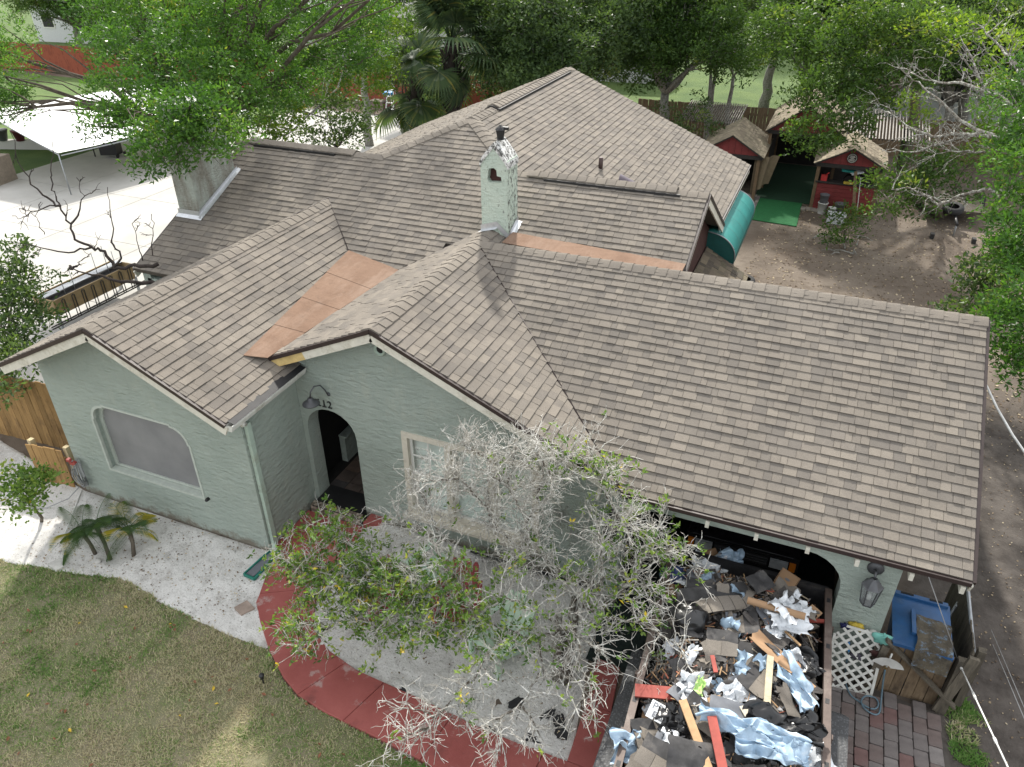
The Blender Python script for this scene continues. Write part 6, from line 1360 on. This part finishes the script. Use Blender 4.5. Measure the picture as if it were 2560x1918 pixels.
# hose hanger on the left wing
simple('hose_grey', (.30, .31, .31), .5); simple('hanger_red', (.30, .05, .04), .6)
hh = thing('hose_hanger', 'red hose hanger with a grey coiled hose beside the low gate', 'hose hanger', (-6.18, .55, .5))
k = MB()
for i in range(7): k.box((-6.30+.035*i, .55-.006*i, .80+.02*math.sin(i*1.3)), (.05, .05+.02*(i % 2), .045), (0, .4*i, .3))
k.build('bracket', 'hanger_red', hh); k = MB(); rr = random.Random(3)
for i in range(12):
    c = Vector((-6.14+rr.gauss(0, .02), .56+rr.gauss(0, .02), .52+rr.gauss(0, .03))); rx, rz_ = .10+rr.gauss(0, .015), .27+rr.gauss(0, .03)
    k.tube([c+Vector((rx*math.sin(a*.5236), .02*math.cos(a*.5236*2), rz_*math.cos(a*.5236))) for a in range(13)], .009, 6, cap=False)
k.tube([(-6.2, .5, .25), (-6.3, .3, .10), (-6.5, .0, .06), (-6.8, -.15, .05), (-7.1, -.12, .05)], .009, 6); k.build('hose', 'hose_grey', hh)
c_ = thing('security_camera', 'tiny black security camera under the picture window corner', 'camera', (-3.22, .62, .82)); MB().lathe([(.03, 0), (.03, .05), (.02, .07)], 10, (-3.22, .655, .82), (R(90), 0, 0)).build('body', 'black_paint', c_)
MB().tube([at(205, 1225, z=.05), at(180, 1290, z=.06), at(160, 1340, z=.07)], .012, 6).build('white_stick', 'cable_white', label='white peeling stick lying on the sand by the gate', cat='stick')
# ---------------------------------------------------------------- right rear: awning, lean-to, sheds
simple('awning_teal', (.014, .19, .175), .55, var=.18, scale=2, bump=.1); simple('awning_dark', (.008, .085, .078), .6)
aw = thing('teal_awning', 'curved teal fabric awning on the side of the main wing', 'awning', (3.2, 12., 2.))
y0_, y1_ = 10.35, 13.7
arc = lambda u: (2.98+.68*math.sin(u*math.pi/2), 2.42+.52*math.cos(u*math.pi/2))
n_ = 5
for i in range(n_):
    a, b = y0_+(y1_-y0_)*i/n_+.004, y0_+(y1_-y0_)*(i+1)/n_-.004
    MB().grid(lambda u, v: Vector((arc(u)[0], a+(b-a)*v, arc(u)[1]-.012*math.sin(math.pi*v))), 14, 4).build('canopy_panel', 'awning_teal', aw)
MB().grid(lambda u, v: Vector((3.66, y0_+(y1_-y0_)*u, 2.42-.16*v)), 20, 1).build('valance', 'awning_dark', aw)
for y in (y0_, y1_):
    k = MB(); P = [(arc(i/12)[0], y, arc(i/12)[1]) for i in range(13)]+[(3.66, y, 2.26), (2.98, y, 2.30)]; k.add(P, [tuple(range(15))]); k.build('end_panel', 'awning_dark', aw)
    MB().tube([(arc(i/12)[0], y, arc(i/12)[1]) for i in range(13)]+[(3.66, y, 2.26), (2.98, y, 2.30)], .014, 6).build('frame_bow', 'galvanised', aw)
# mossy lean-to roof of the house below the gable
t = newmat('old_shingle'); p = t.pos(); c = t.ramp(t.attr(), [(0, (.07, .058, .045)), (.5, (.125, .10, .072)), (1, (.19, .155, .105))]); c = t.mix(t.ramp(t.noise(2.5, 6, .7, p), [(.5, 0), (.7, .7)]), c, (.10, .095, .05)); c = t.mix(1., c, t.ramp(t.noise(120, 2, .8, p), [(.3, .7), (.7, 1.2)]), 'MULTIPLY'); t.out(c, .95, 0, t.bump(t.noise(150, 2, .8, p), .5, .008))
lt = MB().poly([(3.02, 7.6, 2.60), (4.0, 7.6, 2.05), (4.0, 10.3, 2.05), (3.02, 10.3, 2.60)], .08).build('lean_to_roof', 'soffit_dark', house)
m = shingle_plane(lambda x, y: 2.60-.561*(x-3.02), [[(3.02, 7.6), (4.02, 7.6), (4.02, 10.3), (3.02, 10.3)]], (-1, 0), lt, 77); m.build('old_shingles', 'old_shingle', lt, kind='stuff')
MB().beam((3.02, 7.57, 2.50), (4.02, 7.57, 1.94), .03, .14).build('fascia', 'fascia_white', lt)
k = MB().box((3.95, 7.75, 1.), (.1, .1, 2.)); k.box((3.95, 10.1, 1.), (.1, .1, 2.)); k.build('porch_post', 'fascia_white', house)
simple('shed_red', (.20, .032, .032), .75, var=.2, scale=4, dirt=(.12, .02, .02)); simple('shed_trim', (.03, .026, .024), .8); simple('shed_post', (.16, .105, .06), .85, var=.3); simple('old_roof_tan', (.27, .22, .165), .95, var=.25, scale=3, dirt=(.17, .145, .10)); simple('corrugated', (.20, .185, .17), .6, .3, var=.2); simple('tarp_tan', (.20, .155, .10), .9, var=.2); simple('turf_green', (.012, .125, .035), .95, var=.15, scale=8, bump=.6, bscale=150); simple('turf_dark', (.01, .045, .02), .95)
def gable_hut(name, label, x0, x1, yf_, yb_, ze, zp, counter, seed, open_front=True, boards=9):
    xm = (x0+x1)/2; o = thing(name, label, 'shed', (xm, yf_, 0)); ov = .12
    m = MB(); s = (zp-ze)/(xm-x0)
    for a, sg in ((x0-ov, -1), (x1+ov, 1)):
        fn = lambda x, y: zp-s*abs(x-xm)
        k = MB().poly([(xm, yf_-.15, fn(xm, 0)), (xm, yb_, fn(xm, 0)), (a, yb_, fn(a, 0)), (a, yf_-.15, fn(a, 0))] if sg < 0 else [(a, yf_-.15, fn(a, 0)), (a, yb_, fn(a, 0)), (xm, yb_, fn(xm, 0)), (xm, yf_-.15, fn(xm, 0))], .05).build('roof', 'shed_trim', o)
        q = shingle_plane(fn, [[(xm, yf_-.16), (a, yf_-.16), (a, yb_), (xm, yb_)]], (-sg, 0), k, seed+sg); q.build('roof_shingles', 'roof_tan_shingle', k, kind='stuff')
    w_ = (x1-x0)/boards
    for i in range(boards):
        a, b = x0+i*w_+.004, x0+(i+1)*w_-.004; za, zb_ = zp-s*abs(a-xm)-.06, zp-s*abs(b-xm)-.06; pk = [(a, yf_, ze-.06), (b, yf_, ze-.06), (b, yf_, zb_)]+([(xm, yf_, zp-.06)] if a < xm < b else [])+[(a, yf_, za)]
        MB().poly(pk, .025, (0, -1, 0)).build('gable_board', 'shed_red', o)
    MB().box((xm, yf_+.01, ze-.12), (x1-x0+.1, .09, .13)).build('beam', 'shed_trim', o)
    for x in (x0+.06, x1-.06):
        for y in (yf_+.06, yb_-.1): MB().box((x, y, (ze-.1)/2), (.11, .11, ze-.1)).build('post', 'shed_post', o)
    if counter:
        for i in range(7): MB().box((xm, yf_+.0, .07+i*.135), (x1-x0-.25, .03, .128), (R(5), 0, 0)).build('clapboard', 'shed_red', o)
        MB().box((xm, yf_+.12, 1.0), (x1-x0-.1, .4, .04)).build('counter_top', 'shed_trim', o)
    MB().box((xm, yb_-.05, ze*.5), (x1-x0, .05, ze)).build('back_wall', 'dark_room' if not counter else 'shed_trim', o)
    MB().box((x0+.02, (yf_+yb_)/2, ze*.5-.1), (.04, yb_-yf_-.3, ze-.25)).build('side_wall', 'shed_red' if seed == 201 else 'shed_trim', o)
    return o
t = newmat('roof_tan_shingle'); p = t.pos(); c = t.ramp(t.attr(), [(0, (.20, .165, .12)), (.5, (.26, .215, .155)), (1, (.33, .28, .20))]); c = t.mix(t.ramp(t.noise(1.6, 6, .75, p), [(.5, 0), (.68, .7)]), c, (.13, .125, .075)); t.out(c, .95)
h1 = gable_hut('red_hut', 'small red gabled hut at the left of the barn', .85, 2.95, 21.9, 24.6, 1.70, 2.32, False, 201)
h2 = gable_hut('red_barn', 'large red barn with a dark open front and turf floor', 2.95, 5.45, 23.6, 27.6, 2.25, 3.15, False, 211, boards=12)
h3 = gable_hut('red_bar_hut', 'red gabled bar hut with clapboard counter and round badge', 4.85, 6.95, 21.9, 24.2, 1.70, 2.25, True, 221)
simple('badge_black', (.02, .02, .02), .6); simple('badge_white', (.50, .48, .44), .7)
bp = Vector((5.90, 21.86, 1.90)); bd = MB().lathe([(.17, 0), (.17, .02)], 24, bp, (R(90), 0, 0)).build('badge', 'badge_black', h3)
k = MB()
for z_, w_ in ((.075, .14), (.035, .18), (-.005, .10), (-.045, .18), (-.085, .15)): k.box(bp+Vector((0, -.024, z_)), (w_, .008, .022))
k.lathe([(.145, .022), (.13, .022), (.13, .028), (.145, .028)], 24, bp, (R(90), 0, 0), cap=False); k.build('badge_emblem', 'badge_white', bd)
k = MB()
for q in range(26): k.tube([(-.6+q*.09, 24.7, 2.0), (-.6+q*.09, 27.2, 2.25)], .03, 5, cap=False)
k.build('corrugated_roof', 'corrugated', label='grey corrugated roof sheet behind the small red hut', cat='roof sheet'); k = MB()
for q in range(26): k.tube([(5.6+q*.11, 24.4, 2.0), (5.6+q*.11, 27.4, 2.4)], .035, 5, cap=False)
k.build('corrugated_roof', 'corrugated', label='grey corrugated roof sheet behind the bar hut', cat='roof sheet')
MB().grid(lambda u, v: Vector((2.75+.75*u*(1-.3*v)+.05*math.sin(u*14), 22.0+.25*u+.10*math.sin(u*9), 1.62-1.35*v*(1-.25*u))), 20, 10).build('tan_tarp', 'tarp_tan', label='tan tarp curtain hanging at the barn opening', cat='tarp')
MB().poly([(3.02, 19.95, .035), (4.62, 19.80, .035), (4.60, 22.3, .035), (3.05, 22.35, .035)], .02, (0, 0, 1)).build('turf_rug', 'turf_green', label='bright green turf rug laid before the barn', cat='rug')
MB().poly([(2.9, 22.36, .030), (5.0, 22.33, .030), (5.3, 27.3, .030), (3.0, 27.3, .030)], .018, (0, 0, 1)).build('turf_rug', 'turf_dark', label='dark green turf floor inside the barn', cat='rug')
MB().beam((6.35, 21.2, 0), (6.10, 21.75, 1.5), .12, .10, up=(1, 0, 0)).build('leaning_post', 'shed_post', label='brown post leaning against the bar hut counter', cat='post')
k = MB().tube([(6.45, 21.5, 0), (6.30, 21.8, 1.3)], .015, 6); k.build('white_pole', 'cable_white', label='thin white pole leaning beside the brown post', cat='pole')
simple('bucket_white', (.55, .55, .53), .5, var=.15); simple('bucket_grey', (.12, .12, .13), .6); simple('tote_clear', (.50, .52, .53), .4); simple('red_can', (.45, .03, .03), .5); simple('paver_edge', (.30, .27, .23), .9, var=.3, scale=4)
def bucket(p, s, mat, label):
    o = thing('bucket', label, 'bucket', p); MB().lathe([(.11*s, 0), (.145*s, .32*s), (.155*s, .32*s), (.155*s, .345*s), (.14*s, .345*s), (.105*s, .02)], 18, p, cap=False).lathe([(.108*s, .02), (.108*s, .03)], 18, p).build('pail', mat, o)
    MB().tube([Vector(p)+Vector((.15*s*math.cos(a*.314), .03*math.sin(a*.314), .34*s-.12*s*math.sin(a*.314)+.0)) for a in range(11)], .005, 5).build('handle', 'galvanised', o)
bucket((5.30, 21.55, 0), 1.15, 'bucket_white', 'white bucket by the bar hut corner post'); bucket((5.30, 21.60, .30), 1.05, 'bucket_grey', 'grey bucket stacked in the white bucket'); bucket((5.62, 21.35, 0), .9, 'bucket_white', 'short white bucket right of the stacked pair'); bucket((5.85, 21.6, 0), 1.2, 'bucket_grey', 'dark grey bucket against the red counter')
o = thing('storage_tote', 'clear plastic storage tote on the ground before the bar hut', 'tote', (5.8, 20.75, 0)); m = MB()
for c, s in (((5.8, 20.53, .15), (.56, .012, .28)), ((5.8, 20.97, .15), (.56, .012, .28)), ((5.52, 20.75, .15), (.012, .43, .28)), ((6.08, 20.75, .15), (.012, .43, .28)), ((5.8, 20.75, .02), (.55, .43, .012))): m.box(c, s)
m.build('tub', 'tote_clear', o); MB().box((5.8, 20.75, .30), (.60, .48, .015)).build('rim', 'tote_clear', o)
p = at(1990, 459, y=22.); m = MB().box(p, (.16, .12, .16)); m = thing('fuel_can', 'red fuel can on the bar hut counter', 'can', (5.15, 22.0, 1.02)); MB().box((5.15, 22., 1.12), (.2, .14, .2)).build('body', 'red_can', m); MB().tube([(5.2, 22, 1.22), (5.28, 21.95, 1.32)], .02, 6).build('spout', 'red_can', m)
o = thing('grill_cover', 'teal and black covered gear on the bar counter', 'gear', (6.0, 22.1, 1.02)); MB().grid(lambda u, v: Vector((5.75+.8*u, 22.0+.3*v, 1.05+.35*math.sin(math.pi*u)**.5*(.7+.3*nz(u*4, v*4)))), 14, 6).build('cover', 'black_paint', o); MB().box((5.95, 22.0, 1.45), (.6, .25, .05), (.2, .1, .2)).build('board', 'awning_teal', o); MB().box((6.15, 21.95, 1.42), (.4, .2, .03), (.3, -.2, .5)).build('sheet', 'sheet_white', o); MB().box((5.95, 21.85, 1.06), (.3, .08, .08), (0, .1, .2)).build('tool', 'sponge_yellow', o)
rr = random.Random(12); yp = thing('yard_paving', None, None, (0, 0, 0)); yp['kind'] = 'structure'
for i in range(9):
    for j in range(9):
        x, y = 2.05+i*.125, 20.3+j*.26+(.13 if i % 2 else 0)
        if rr.random() < .12: continue
        MB().box((x, y, .03), (.115, .24, .05), (rr.gauss(0, .02), rr.gauss(0, .02), rr.gauss(0, .04))).build('brick', rr.choice(('paver_grey', 'paver_pale', 'paver_edge')), yp)
for i in range(5): MB().box((4.68+i*.17, 21.75+rr.gauss(0, .03), .03), (.155, .28, .05), (0, 0, rr.gauss(0, .05))).build('brick', 'paver_edge', yp)
for i, (x, y, lb) in enumerate(((3.85, 8.9-.6, 'dark tyre lying half behind the garage ridge by the lean-to'), (4.5, 8.3, 'second dark tyre lying on dirt behind the garage ridge'))):
    p = at((1808, 1858)[i], (688, 703)[i], z=.12); MB().lathe([(.20, -.09), (.30, -.10), (.33, -.05), (.33, .05), (.30, .10), (.20, .09)], 22, (p.x, p.y, .11), cap=False).build('loose_tyre', 'tyre', label=lb, cat='tyre')
# small utility trailer under the limbs
ut = thing('utility_trailer', 'small dark utility trailer with spare wheel and tongue in the yard', 'trailer', (9.3, 22.5, 0)); MB().poly([(8.5, 22.0, .5), (10.3, 22.0, .5), (10.3, 25.0, .5), (8.5, 25.0, .5)], .08).build('deck', 'fence_grey', ut)
MB().tube([(9.4, 22.0, .45), (9.4, 20.7, .42)], .05, 8).build('tongue', 'black_paint', ut); MB().tube([(9.4, 20.8, .45), (9.4, 20.8, .02)], .03, 8).build('jack', 'galvanised', ut); MB().lathe([(.17, -.09), (.31, -.09), (.33, 0), (.31, .09), (.17, .09)], 22, (9.3, 21.75, .62), (R(12), 0, 0), cap=False).build('spare_wheel', 'tyre', ut)
for x in (8.45, 10.35): MB().lathe([(.15, -.09), (.30, -.09), (.31, .09), (.15, .09)], 20, (x, 23.6, .31), (0, R(90), 0)).build('wheel', 'tyre', ut)
k = MB()
for x in (8.75, 9.95): k.box((x, 20.4, .08), (.12, .2, .16))
k.build('wheel_chocks', 'black_paint', ut)
k = MB(); rr = random.Random(15)
for i in range(16):
    c = at(2060+rr.uniform(-30, 90), 610+rr.uniform(-20, 25), z=.05); a = rr.uniform(0, 6.3); l = rr.uniform(.2, .7); k.tube([c, c+Vector((math.cos(a)*l*.5, math.sin(a)*l*.5, .06)), c+Vector((math.cos(a)*l, math.sin(a)*l, .02))], [.025, .02, .012], 5)
k.build('cut_branches', 'bark_grey', label='pile of cut pale branches at the foot of the yard shrub', cat='branches')
# pale bare limbs reaching in from the side boundary
def bare(name, label, base, limbs, r0, mat, seed, nsec=7, dd=.14, sec=(.35, .9)):
    rr = random.Random(seed); o = thing(name, label, 'tree', base); m = MB(); tw = MB(); allp = []
    for li, L in enumerate(limbs):
        pts = [Vector(p) for p in L[1:]]; r = L[0]*r0; n = len(pts); sm = []
        for i in range(n-1):
            for s in range(4): sm.append(pts[i].lerp(pts[i+1], s/4)+Vector((rr.gauss(0, 1), rr.gauss(0, 1), rr.gauss(0, 1)))*.02)
        sm.append(pts[-1]); m.tube(sm, [max(.006, r*(1-.85*i/(len(sm)-1))) for i in range(len(sm))], 7)
        for _ in range(nsec):
            i = rr.randrange(len(sm)//3, len(sm)); p = sm[i]; d = (sm[-1]-sm[0]).normalized(); o2 = (d*.6+Vector((rr.gauss(0, 1), rr.gauss(0, 1), rr.gauss(.1, .8))).normalized()).normalized(); l = rr.uniform(*sec); sp = wiggle(p, p+o2*l, 4, .08, rr); tw.tube(sp, [r*.22+.004, r*.18+.004, .007, .006, .004], 4, cap=False)
            for _ in range(5):
                b = sp[rr.randrange(1, 5)]; o3 = (o2+Vector((rr.gauss(0, 1), rr.gauss(0, 1), rr.gauss(0, .9)))*.8).normalized(); tw.tube(wiggle(b, b+o3*l*rr.uniform(.25, .6), 3, .1, rr), [.006, .005, .004, .003], 3, cap=False)
    m.build('trunk', mat, o); 
    if nsec: tw.build('twigs', mat, o, kind='stuff')
    return o
D = lambda px, py, d: at(px, py, d=d)
bare('pale_bare_tree', 'pale grey bare limbs sweeping across the yard from the boundary', (13.2, 19.0, 0), [
 (1.6, (13.2, 19., 0), (13., 19., 2.), D(2600, 330, 21)), (1., D(2600, 330, 21), D(2500, 240, 21.5), D(2400, 210, 22), D(2330, 205, 22.4), D(2250, 170, 22.8)), (1., D(2600, 420, 20.5), D(2480, 340, 21), D(2400, 300, 21.3), D(2320, 230, 21.6), D(2270, 190, 22)),
 (1., D(2600, 400, 20.5), D(2500, 345, 20.8), D(2420, 335, 21), D(2330, 345, 21.3), D(2280, 320, 21.6), D(2220, 280, 22)), (.8, D(2560, 350, 20.8), D(2450, 330, 21), D(2350, 360, 21.2), D(2290, 380, 21.5), D(2200, 373, 22)), (.8, D(2600, 390, 20.4), D(2500, 378, 20.6), D(2420, 378, 20.8), D(2340, 385, 21.1)),
 (.9, D(2620, 500, 20), D(2530, 480, 20.3), D(2470, 475, 20.5), D(2400, 490, 20.8), D(2345, 513, 21), D(2320, 490, 21.2), D(2270, 470, 21.5), D(2230, 475, 21.8)), (.9, D(2600, 260, 21), D(2540, 170, 21.5), D(2500, 120, 22), D(2440, 60, 22.5)), (.8, D(2600, 300, 20.6), D(2480, 280, 21), D(2440, 160, 21.4), D(2400, 90, 21.8))], .06, 'bark_pale_lichen', 31, 11)
E_ = lambda *L: [D(x, y, 16.6) for x, y in L]
bare('cut_bare_tree', 'dark leafless small tree with a sawn limb beside the left roof', D(345, 690, 17.0), [
 (1.3, *E_((400, 660), (340, 665), (285, 672), (261, 632), (228, 619), (191, 599), (175, 562), (151, 513), (130, 473), (130, 424), (132, 350))), (.7, *E_((228, 619), (171, 631), (81, 611), (20, 603))), (.8, *E_((151, 513), (102, 489), (61, 432), (24, 326))), (.7, *E_((175, 562), (200, 530), (204, 489), (191, 444))), (.8, *E_((285, 672), (305, 640), (277, 603), (281, 542), (269, 468))), (1.5, *E_((400, 715), (318, 708), (228, 688), (171, 669))), (1.2, *E_((175, 670), (188, 664), (203, 652))), (.4, *E_((360, 655), (340, 600), (330, 560))), (.4, *E_((380, 640), (381, 580), (379, 535))), (.5, *E_((151, 513), (100, 520), (60, 545), (30, 540))), (.3, *E_((110, 585), (95, 550), (80, 530)))], .030, 'bark_black', 33, 2, sec=(.12, .35))
# ---------------------------------------------------------------- left rear: planter, canopy, grill, pots
simple('ply_tan', (.30, .215, .11), .8, var=.25, scale=4, dirt=(.20, .14, .07)); simple('rod_dark', (.06, .055, .05), .5, .5); simple('soil_dark', (.05, .048, .05), .9)
pb = thing('wooden_cart', 'tan plywood sided cart with steel rods on the patio edge', 'cart', (-12.2, 6.2, .05)); x0, x1, y0_, y1_ = -12.55, -11.85, 5.0, 7.5
for a, b in (((x1, y0_), (x1, y1_)), ((x0, y0_), (x0, y1_)), ((x0, y0_), (x1, y0_)), ((x0, y1_), (x1, y1_))): MB().beam((a[0], a[1], .72), (b[0], b[1], .72), .03, .42).build('side_board', 'ply_tan', pb)
MB().box(((x0+x1)/2, (y0_+y1_)/2, .80), (x1-x0-.05, y1_-y0_-.05, .04)).build('tray', 'soil_dark', pb); MB().box(((x0+x1)/2-.1, (y0_+y1_)/2, .935), (.25, y1_-y0_, .015)).build('tray_lid', 'galvanised', pb)
for i in range(8):
    y = y0_+.2+i*.30; MB().tube([(x1+.03, y, .28), (x1+.03, y, .86), (x1+.03, y+.04, .89), (x1+.03, y+.08, .86), (x1+.03, y+.08, .28)], .013, 6).build('rod', 'rod_dark', pb)
for z_ in (.28, .34): MB().tube([(x1+.04, y0_-.3, z_), (x1+.04, y1_+.25, z_)], .018, 6).build('bar', 'rod_dark', pb)
for (x, y) in ((x0, y0_), (x1, y0_), (x0, y1_), (x1, y1_)): MB().box((x, y, .3), (.06, .06, .52)).build('leg', 'galvanised', pb)
for i, (y, h) in enumerate(((5.55, .55), (5.85, .6), (6.6, .7), (6.95, .8), (7.2, .55))): MB().tube([(-12.1, y, .8), (-12.15, y+.03, .8+h)], .010, 6).build('stake', 'galvanised', pb)
simple('canopy_white', (.86, .86, .85), .7, var=.03, bump=.05)
cn = thing('white_canopy', 'white tarp shade canopy on steel poles over the patio', 'canopy', (-23., 16., 0))
F_ = at(145, 383, z=1.6); G_ = at(620, 275, z=1.6); dr = (G_-F_); per = Vector((-dr.y, dr.x, 0)).normalized()*4.7
if per.x > 0: per = -per
R0, R1 = F_+per+Vector((0, 0, .75)), G_+per+Vector((0, 0, .75)); B0, B1 = F_+per*2, G_+per*2
for a, b, c, d in ((F_, G_, R1, R0), (R0, R1, B1, B0)):
    MB().grid(lambda u, v: a.lerp(b, u).lerp(d.lerp(c, u), v)+Vector((0, 0, -.05*math.sin(math.pi*v)-.03*math.sin(math.pi*u*3)**2)), 24, 8).build('tarp', 'canopy_white', cn)
for t_ in (0, .5, 1):
    for a, b in ((F_, G_), (B0, B1)):
        p = a.lerp(b, t_); MB().tube([p-Vector((0, 0, .04)), Vector((p.x, p.y, 0))], .022, 8).build('pole', 'galvanised', cn)
dn = dr.normalized(); MB().tube([F_+per*-.04+Vector((0, 0, -.06)), G_+per*-.04+Vector((0, 0, -.06))], .022, 8).build('eave_bar', 'galvanised', cn); MB().tube([F_-Vector((0, 0, .06)), R0-Vector((0, 0, .06)), B0-Vector((0, 0, .06))], .022, 8).build('end_bar', 'galvanised', cn)
gp = at(282, 392, z=.05); gr = thing('barbecue_grill', 'black barbecue grill standing at the edge of the canopy', 'grill', gp)
MB().box(gp+Vector((0, 0, .5)), (.75, .5, .75), (0, 0, R(20))).build('cabinet', 'black_paint', gr); MB().lathe([(.26, -.38), (.30, -.3), (.30, .3), (.26, .38)], 14, gp+Vector((0, 0, .92)), (0, R(90), R(20))).build('hood', 'black_paint', gr); MB().box(gp+Vector((-.55, -.2, .85)), (.4, .45, .04), (0, 0, R(20))).build('side_shelf', 'black_paint', gr)
for s in (-1, 1): MB().lathe([(.10, -.03), (.10, .03)], 14, gp+Vector((.40, .12+.2*s, .10)), (0, R(90), R(20))).build('wheel', 'tyre', gr)
MB().beam(gp+Vector((-.72, -.27, 0)), gp+Vector((-.72, -.27, .84)), .04, .04).build('leg', 'black_paint', gr)
simple('block_tan', (.27, .225, .18), .9, var=.2); simple('pot_orange', (.42, .16, .05), .7); simple('pot_maroon', (.14, .03, .045), .5); simple('pot_blue', (.03, .06, .35), .5)
p = at(25, 455, z=0.); MB().poly([(p.x-1.6, p.y-1.5, 1.05), (p.x+.3, p.y-.9, 1.05), (p.x+.1, p.y+.3, 1.05), (p.x-1.8, p.y-.3, 1.05)], 1.05, (0, 0, 1)).build('block_wall', 'block_tan', label='tan rendered block wall stub at the edge of the patio', cat='wall')
bw = at(70, 375, z=0.); MB().beam(bw+Vector((-4, -1.2, .2)), bw+Vector((2.2, .9, .2)), .3, .4).build('low_wall', 'concrete', label='low concrete wall carrying flower pots beside the lawn', cat='wall')
for i, (mt, lb) in enumerate((('pot_maroon', 'maroon flower pot on the low wall'), ('bucket_grey', 'grey flower pot between maroon and orange ones'), ('pot_orange', 'orange flower pot on the low wall'), ('pot_blue', 'blue pot behind the flower pot row'))):
    q = bw+Vector((-.2-.75*i, -.05-.25*i, .4)); MB().lathe([(.16, 0), (.26, .42), (.28, .42), (.28, .48), (.22, .48)], 14, q).build('flower_pot', mt, label=lb, cat='pot')
# things by the red fence
la = thing('step_ladder', 'white aluminium step ladder by the red fence', 'ladder', at(985, 300, z=.0)); L0 = at(985, 300, z=0.)
simple('alu_white', (.68, .69, .70), .45, .3)
for s in (-1, 1):
    MB().beam(L0+Vector((.26*s, -.45, 0)), L0+Vector((.14*s, 0, 1.75)), .035, .07).build('rail', 'alu_white', la); MB().beam(L0+Vector((.26*s, .45, 0)), L0+Vector((.14*s, .02, 1.72)), .03, .05).build('rear_rail', 'alu_white', la)
for i in range(5): MB().box(L0+Vector((0, -.45+.45*(i+1)/6*1.0, 1.75*(i+1)/6)), (.48-.03*i, .09, .03)).build('step', 'alu_white', la)
MB().box(L0+Vector((0, 0, 1.76)), (.34, .18, .04)).build('top_cap', 'alu_white', la)
simple('drum_rust', (.12, .055, .035), .85, var=.35, scale=4); simple('cover_black', (.02, .02, .022), .6)
p = at(1058, 300, z=0.); o = thing('steel_drum', 'rusty steel drum with a black cover by the palms', 'drum', p); MB().lathe([(.29, 0), (.29, .26), (.30, .28), (.29, .30), (.29, .56), (.30, .58), (.29, .60), (.29, .82)], 20, p).build('barrel', 'drum_rust', o); MB().lathe([(.31, .72), (.33, .80), (.33, .95), (.25, 1.0), (.05, 1.02)], 20, p).build('cover', 'cover_black', o)
p = at(975, 280, z=0.); o = thing('steel_drum', 'maroon barrel with a blue lid beside the ladder', 'drum', p); MB().lathe([(.28, 0), (.30, .4), (.28, .9)], 18, p).build('barrel', 'pot_maroon', o); MB().lathe([(.30, .88), (.30, .98), (.2, 1.03)], 18, p).build('lid', 'nozzle_blue', o)
bucket(tuple(at(1024, 296, z=0.)), 1.1, 'bucket_white', 'white bucket between the ladder and rusty drum')
p = at(950, 282, z=0.); o = thing('garden_table', 'low wooden table by the red fence', 'table', p); MB().box(p+Vector((0, 0, .6)), (.9, .6, .05)).build('table_top', 'fence_grey', o)
for dx in (-.4, .4):
    for dy in (-.25, .25): MB().box(p+Vector((dx, dy, .3)), (.05, .05, .6)).build('leg', 'fence_grey', o)
# ---------------------------------------------------------------- houses beyond
simple('siding_white', (.62, .63, .64), .7, var=.08); simple('roof_grey_far', (.30, .30, .31), .9, var=.15)
def far_house(label, x, y, w_, d_, h, rp, rz, wall='siding_white'):
    o = thing('neighbour_house', label, 'house', (x, y, 0), None, rz)
    def L(n, mt, mb, par=o): return mb.build(n, mt, par, local=True)
    L('wall', wall, MB().box((0, 0, h/2), (w_, d_, h))); k = MB(); v = [(-w_/2-.4, -d_/2-.5, h), (w_/2+.4, -d_/2-.5, h), (w_/2+.4, d_/2+.5, h), (-w_/2-.4, d_/2+.5, h), (-w_/2-.4, 0, h+rp), (w_/2+.4, 0, h+rp)]
    k.add(v, [(0, 1, 5, 4), (2, 3, 4, 5), (0, 4, 3), (1, 2, 5), (3, 2, 1, 0)]); L('roof', 'roof_grey_far', k)
    for i in range(int(w_/3)):
        xx = -w_/2+1.5+i*3; wi = L('window', 'sash_white', MB().box((xx, -d_/2-.02, h*.55), (1.2, .06, 1.2))); L('pane', 'lens_dark', MB().box((xx, -d_/2-.055, h*.55), (1.0, .02, 1.0)), wi)
simple('lens_dark', (.03, .035, .04), .15)
far_house('white neighbouring house behind the red fence and oaks', -26, 47, 13, 8, 3., 1.8, R(-8)); far_house('white neighbouring house behind the large palm', -11, 45, 10, 7, 2.9, 1.7, R(4)); far_house('pale grey roofed house behind the barn trees', 12, 41, 12, 8, 2.9, 2.0, R(-6)); far_house('white house far behind the canopy', -50, 46, 14, 8, 3, 1.8, R(6))
simple('tarp_blue', (.02, .08, .55), .5); p = at(1955, 275, z=1.2)
MB().grid(lambda u, v: Vector((2.6+1.0*u, 31.6+.8*v, .9+.35*math.sin(math.pi*u)*math.sin(math.pi*v)+.05*nz(u*5, v*5))), 10, 10).build('blue_tarp', 'tarp_blue', label='blue tarp heap beyond the rear board fence', cat='tarp')
# a few more yard trees: trunks seen in the far lawn gap
for i, (px, py, lb) in enumerate(((1815, 300, 'pale slender trunk tree nearest the far lawn gap'), (1848, 310, 'second slender trunk tree by the rear fence'), (1800, 305, 'leaning slender trunk tree by the rear fence'))):
    b = at(px, py, z=0.); tree('slender_tree', lb, (b.x, 28.6+.5*i, 0), blob((b.x-.5+i*.4, 29.2, 4.6), 1.6, 6, 90+i), 'leaf_mid', .14, 60, 7, .10, 'bark_grey', seed=95+i, shell=.3, fork=(b.x-.2+.2*i, 28.9, 3.0))
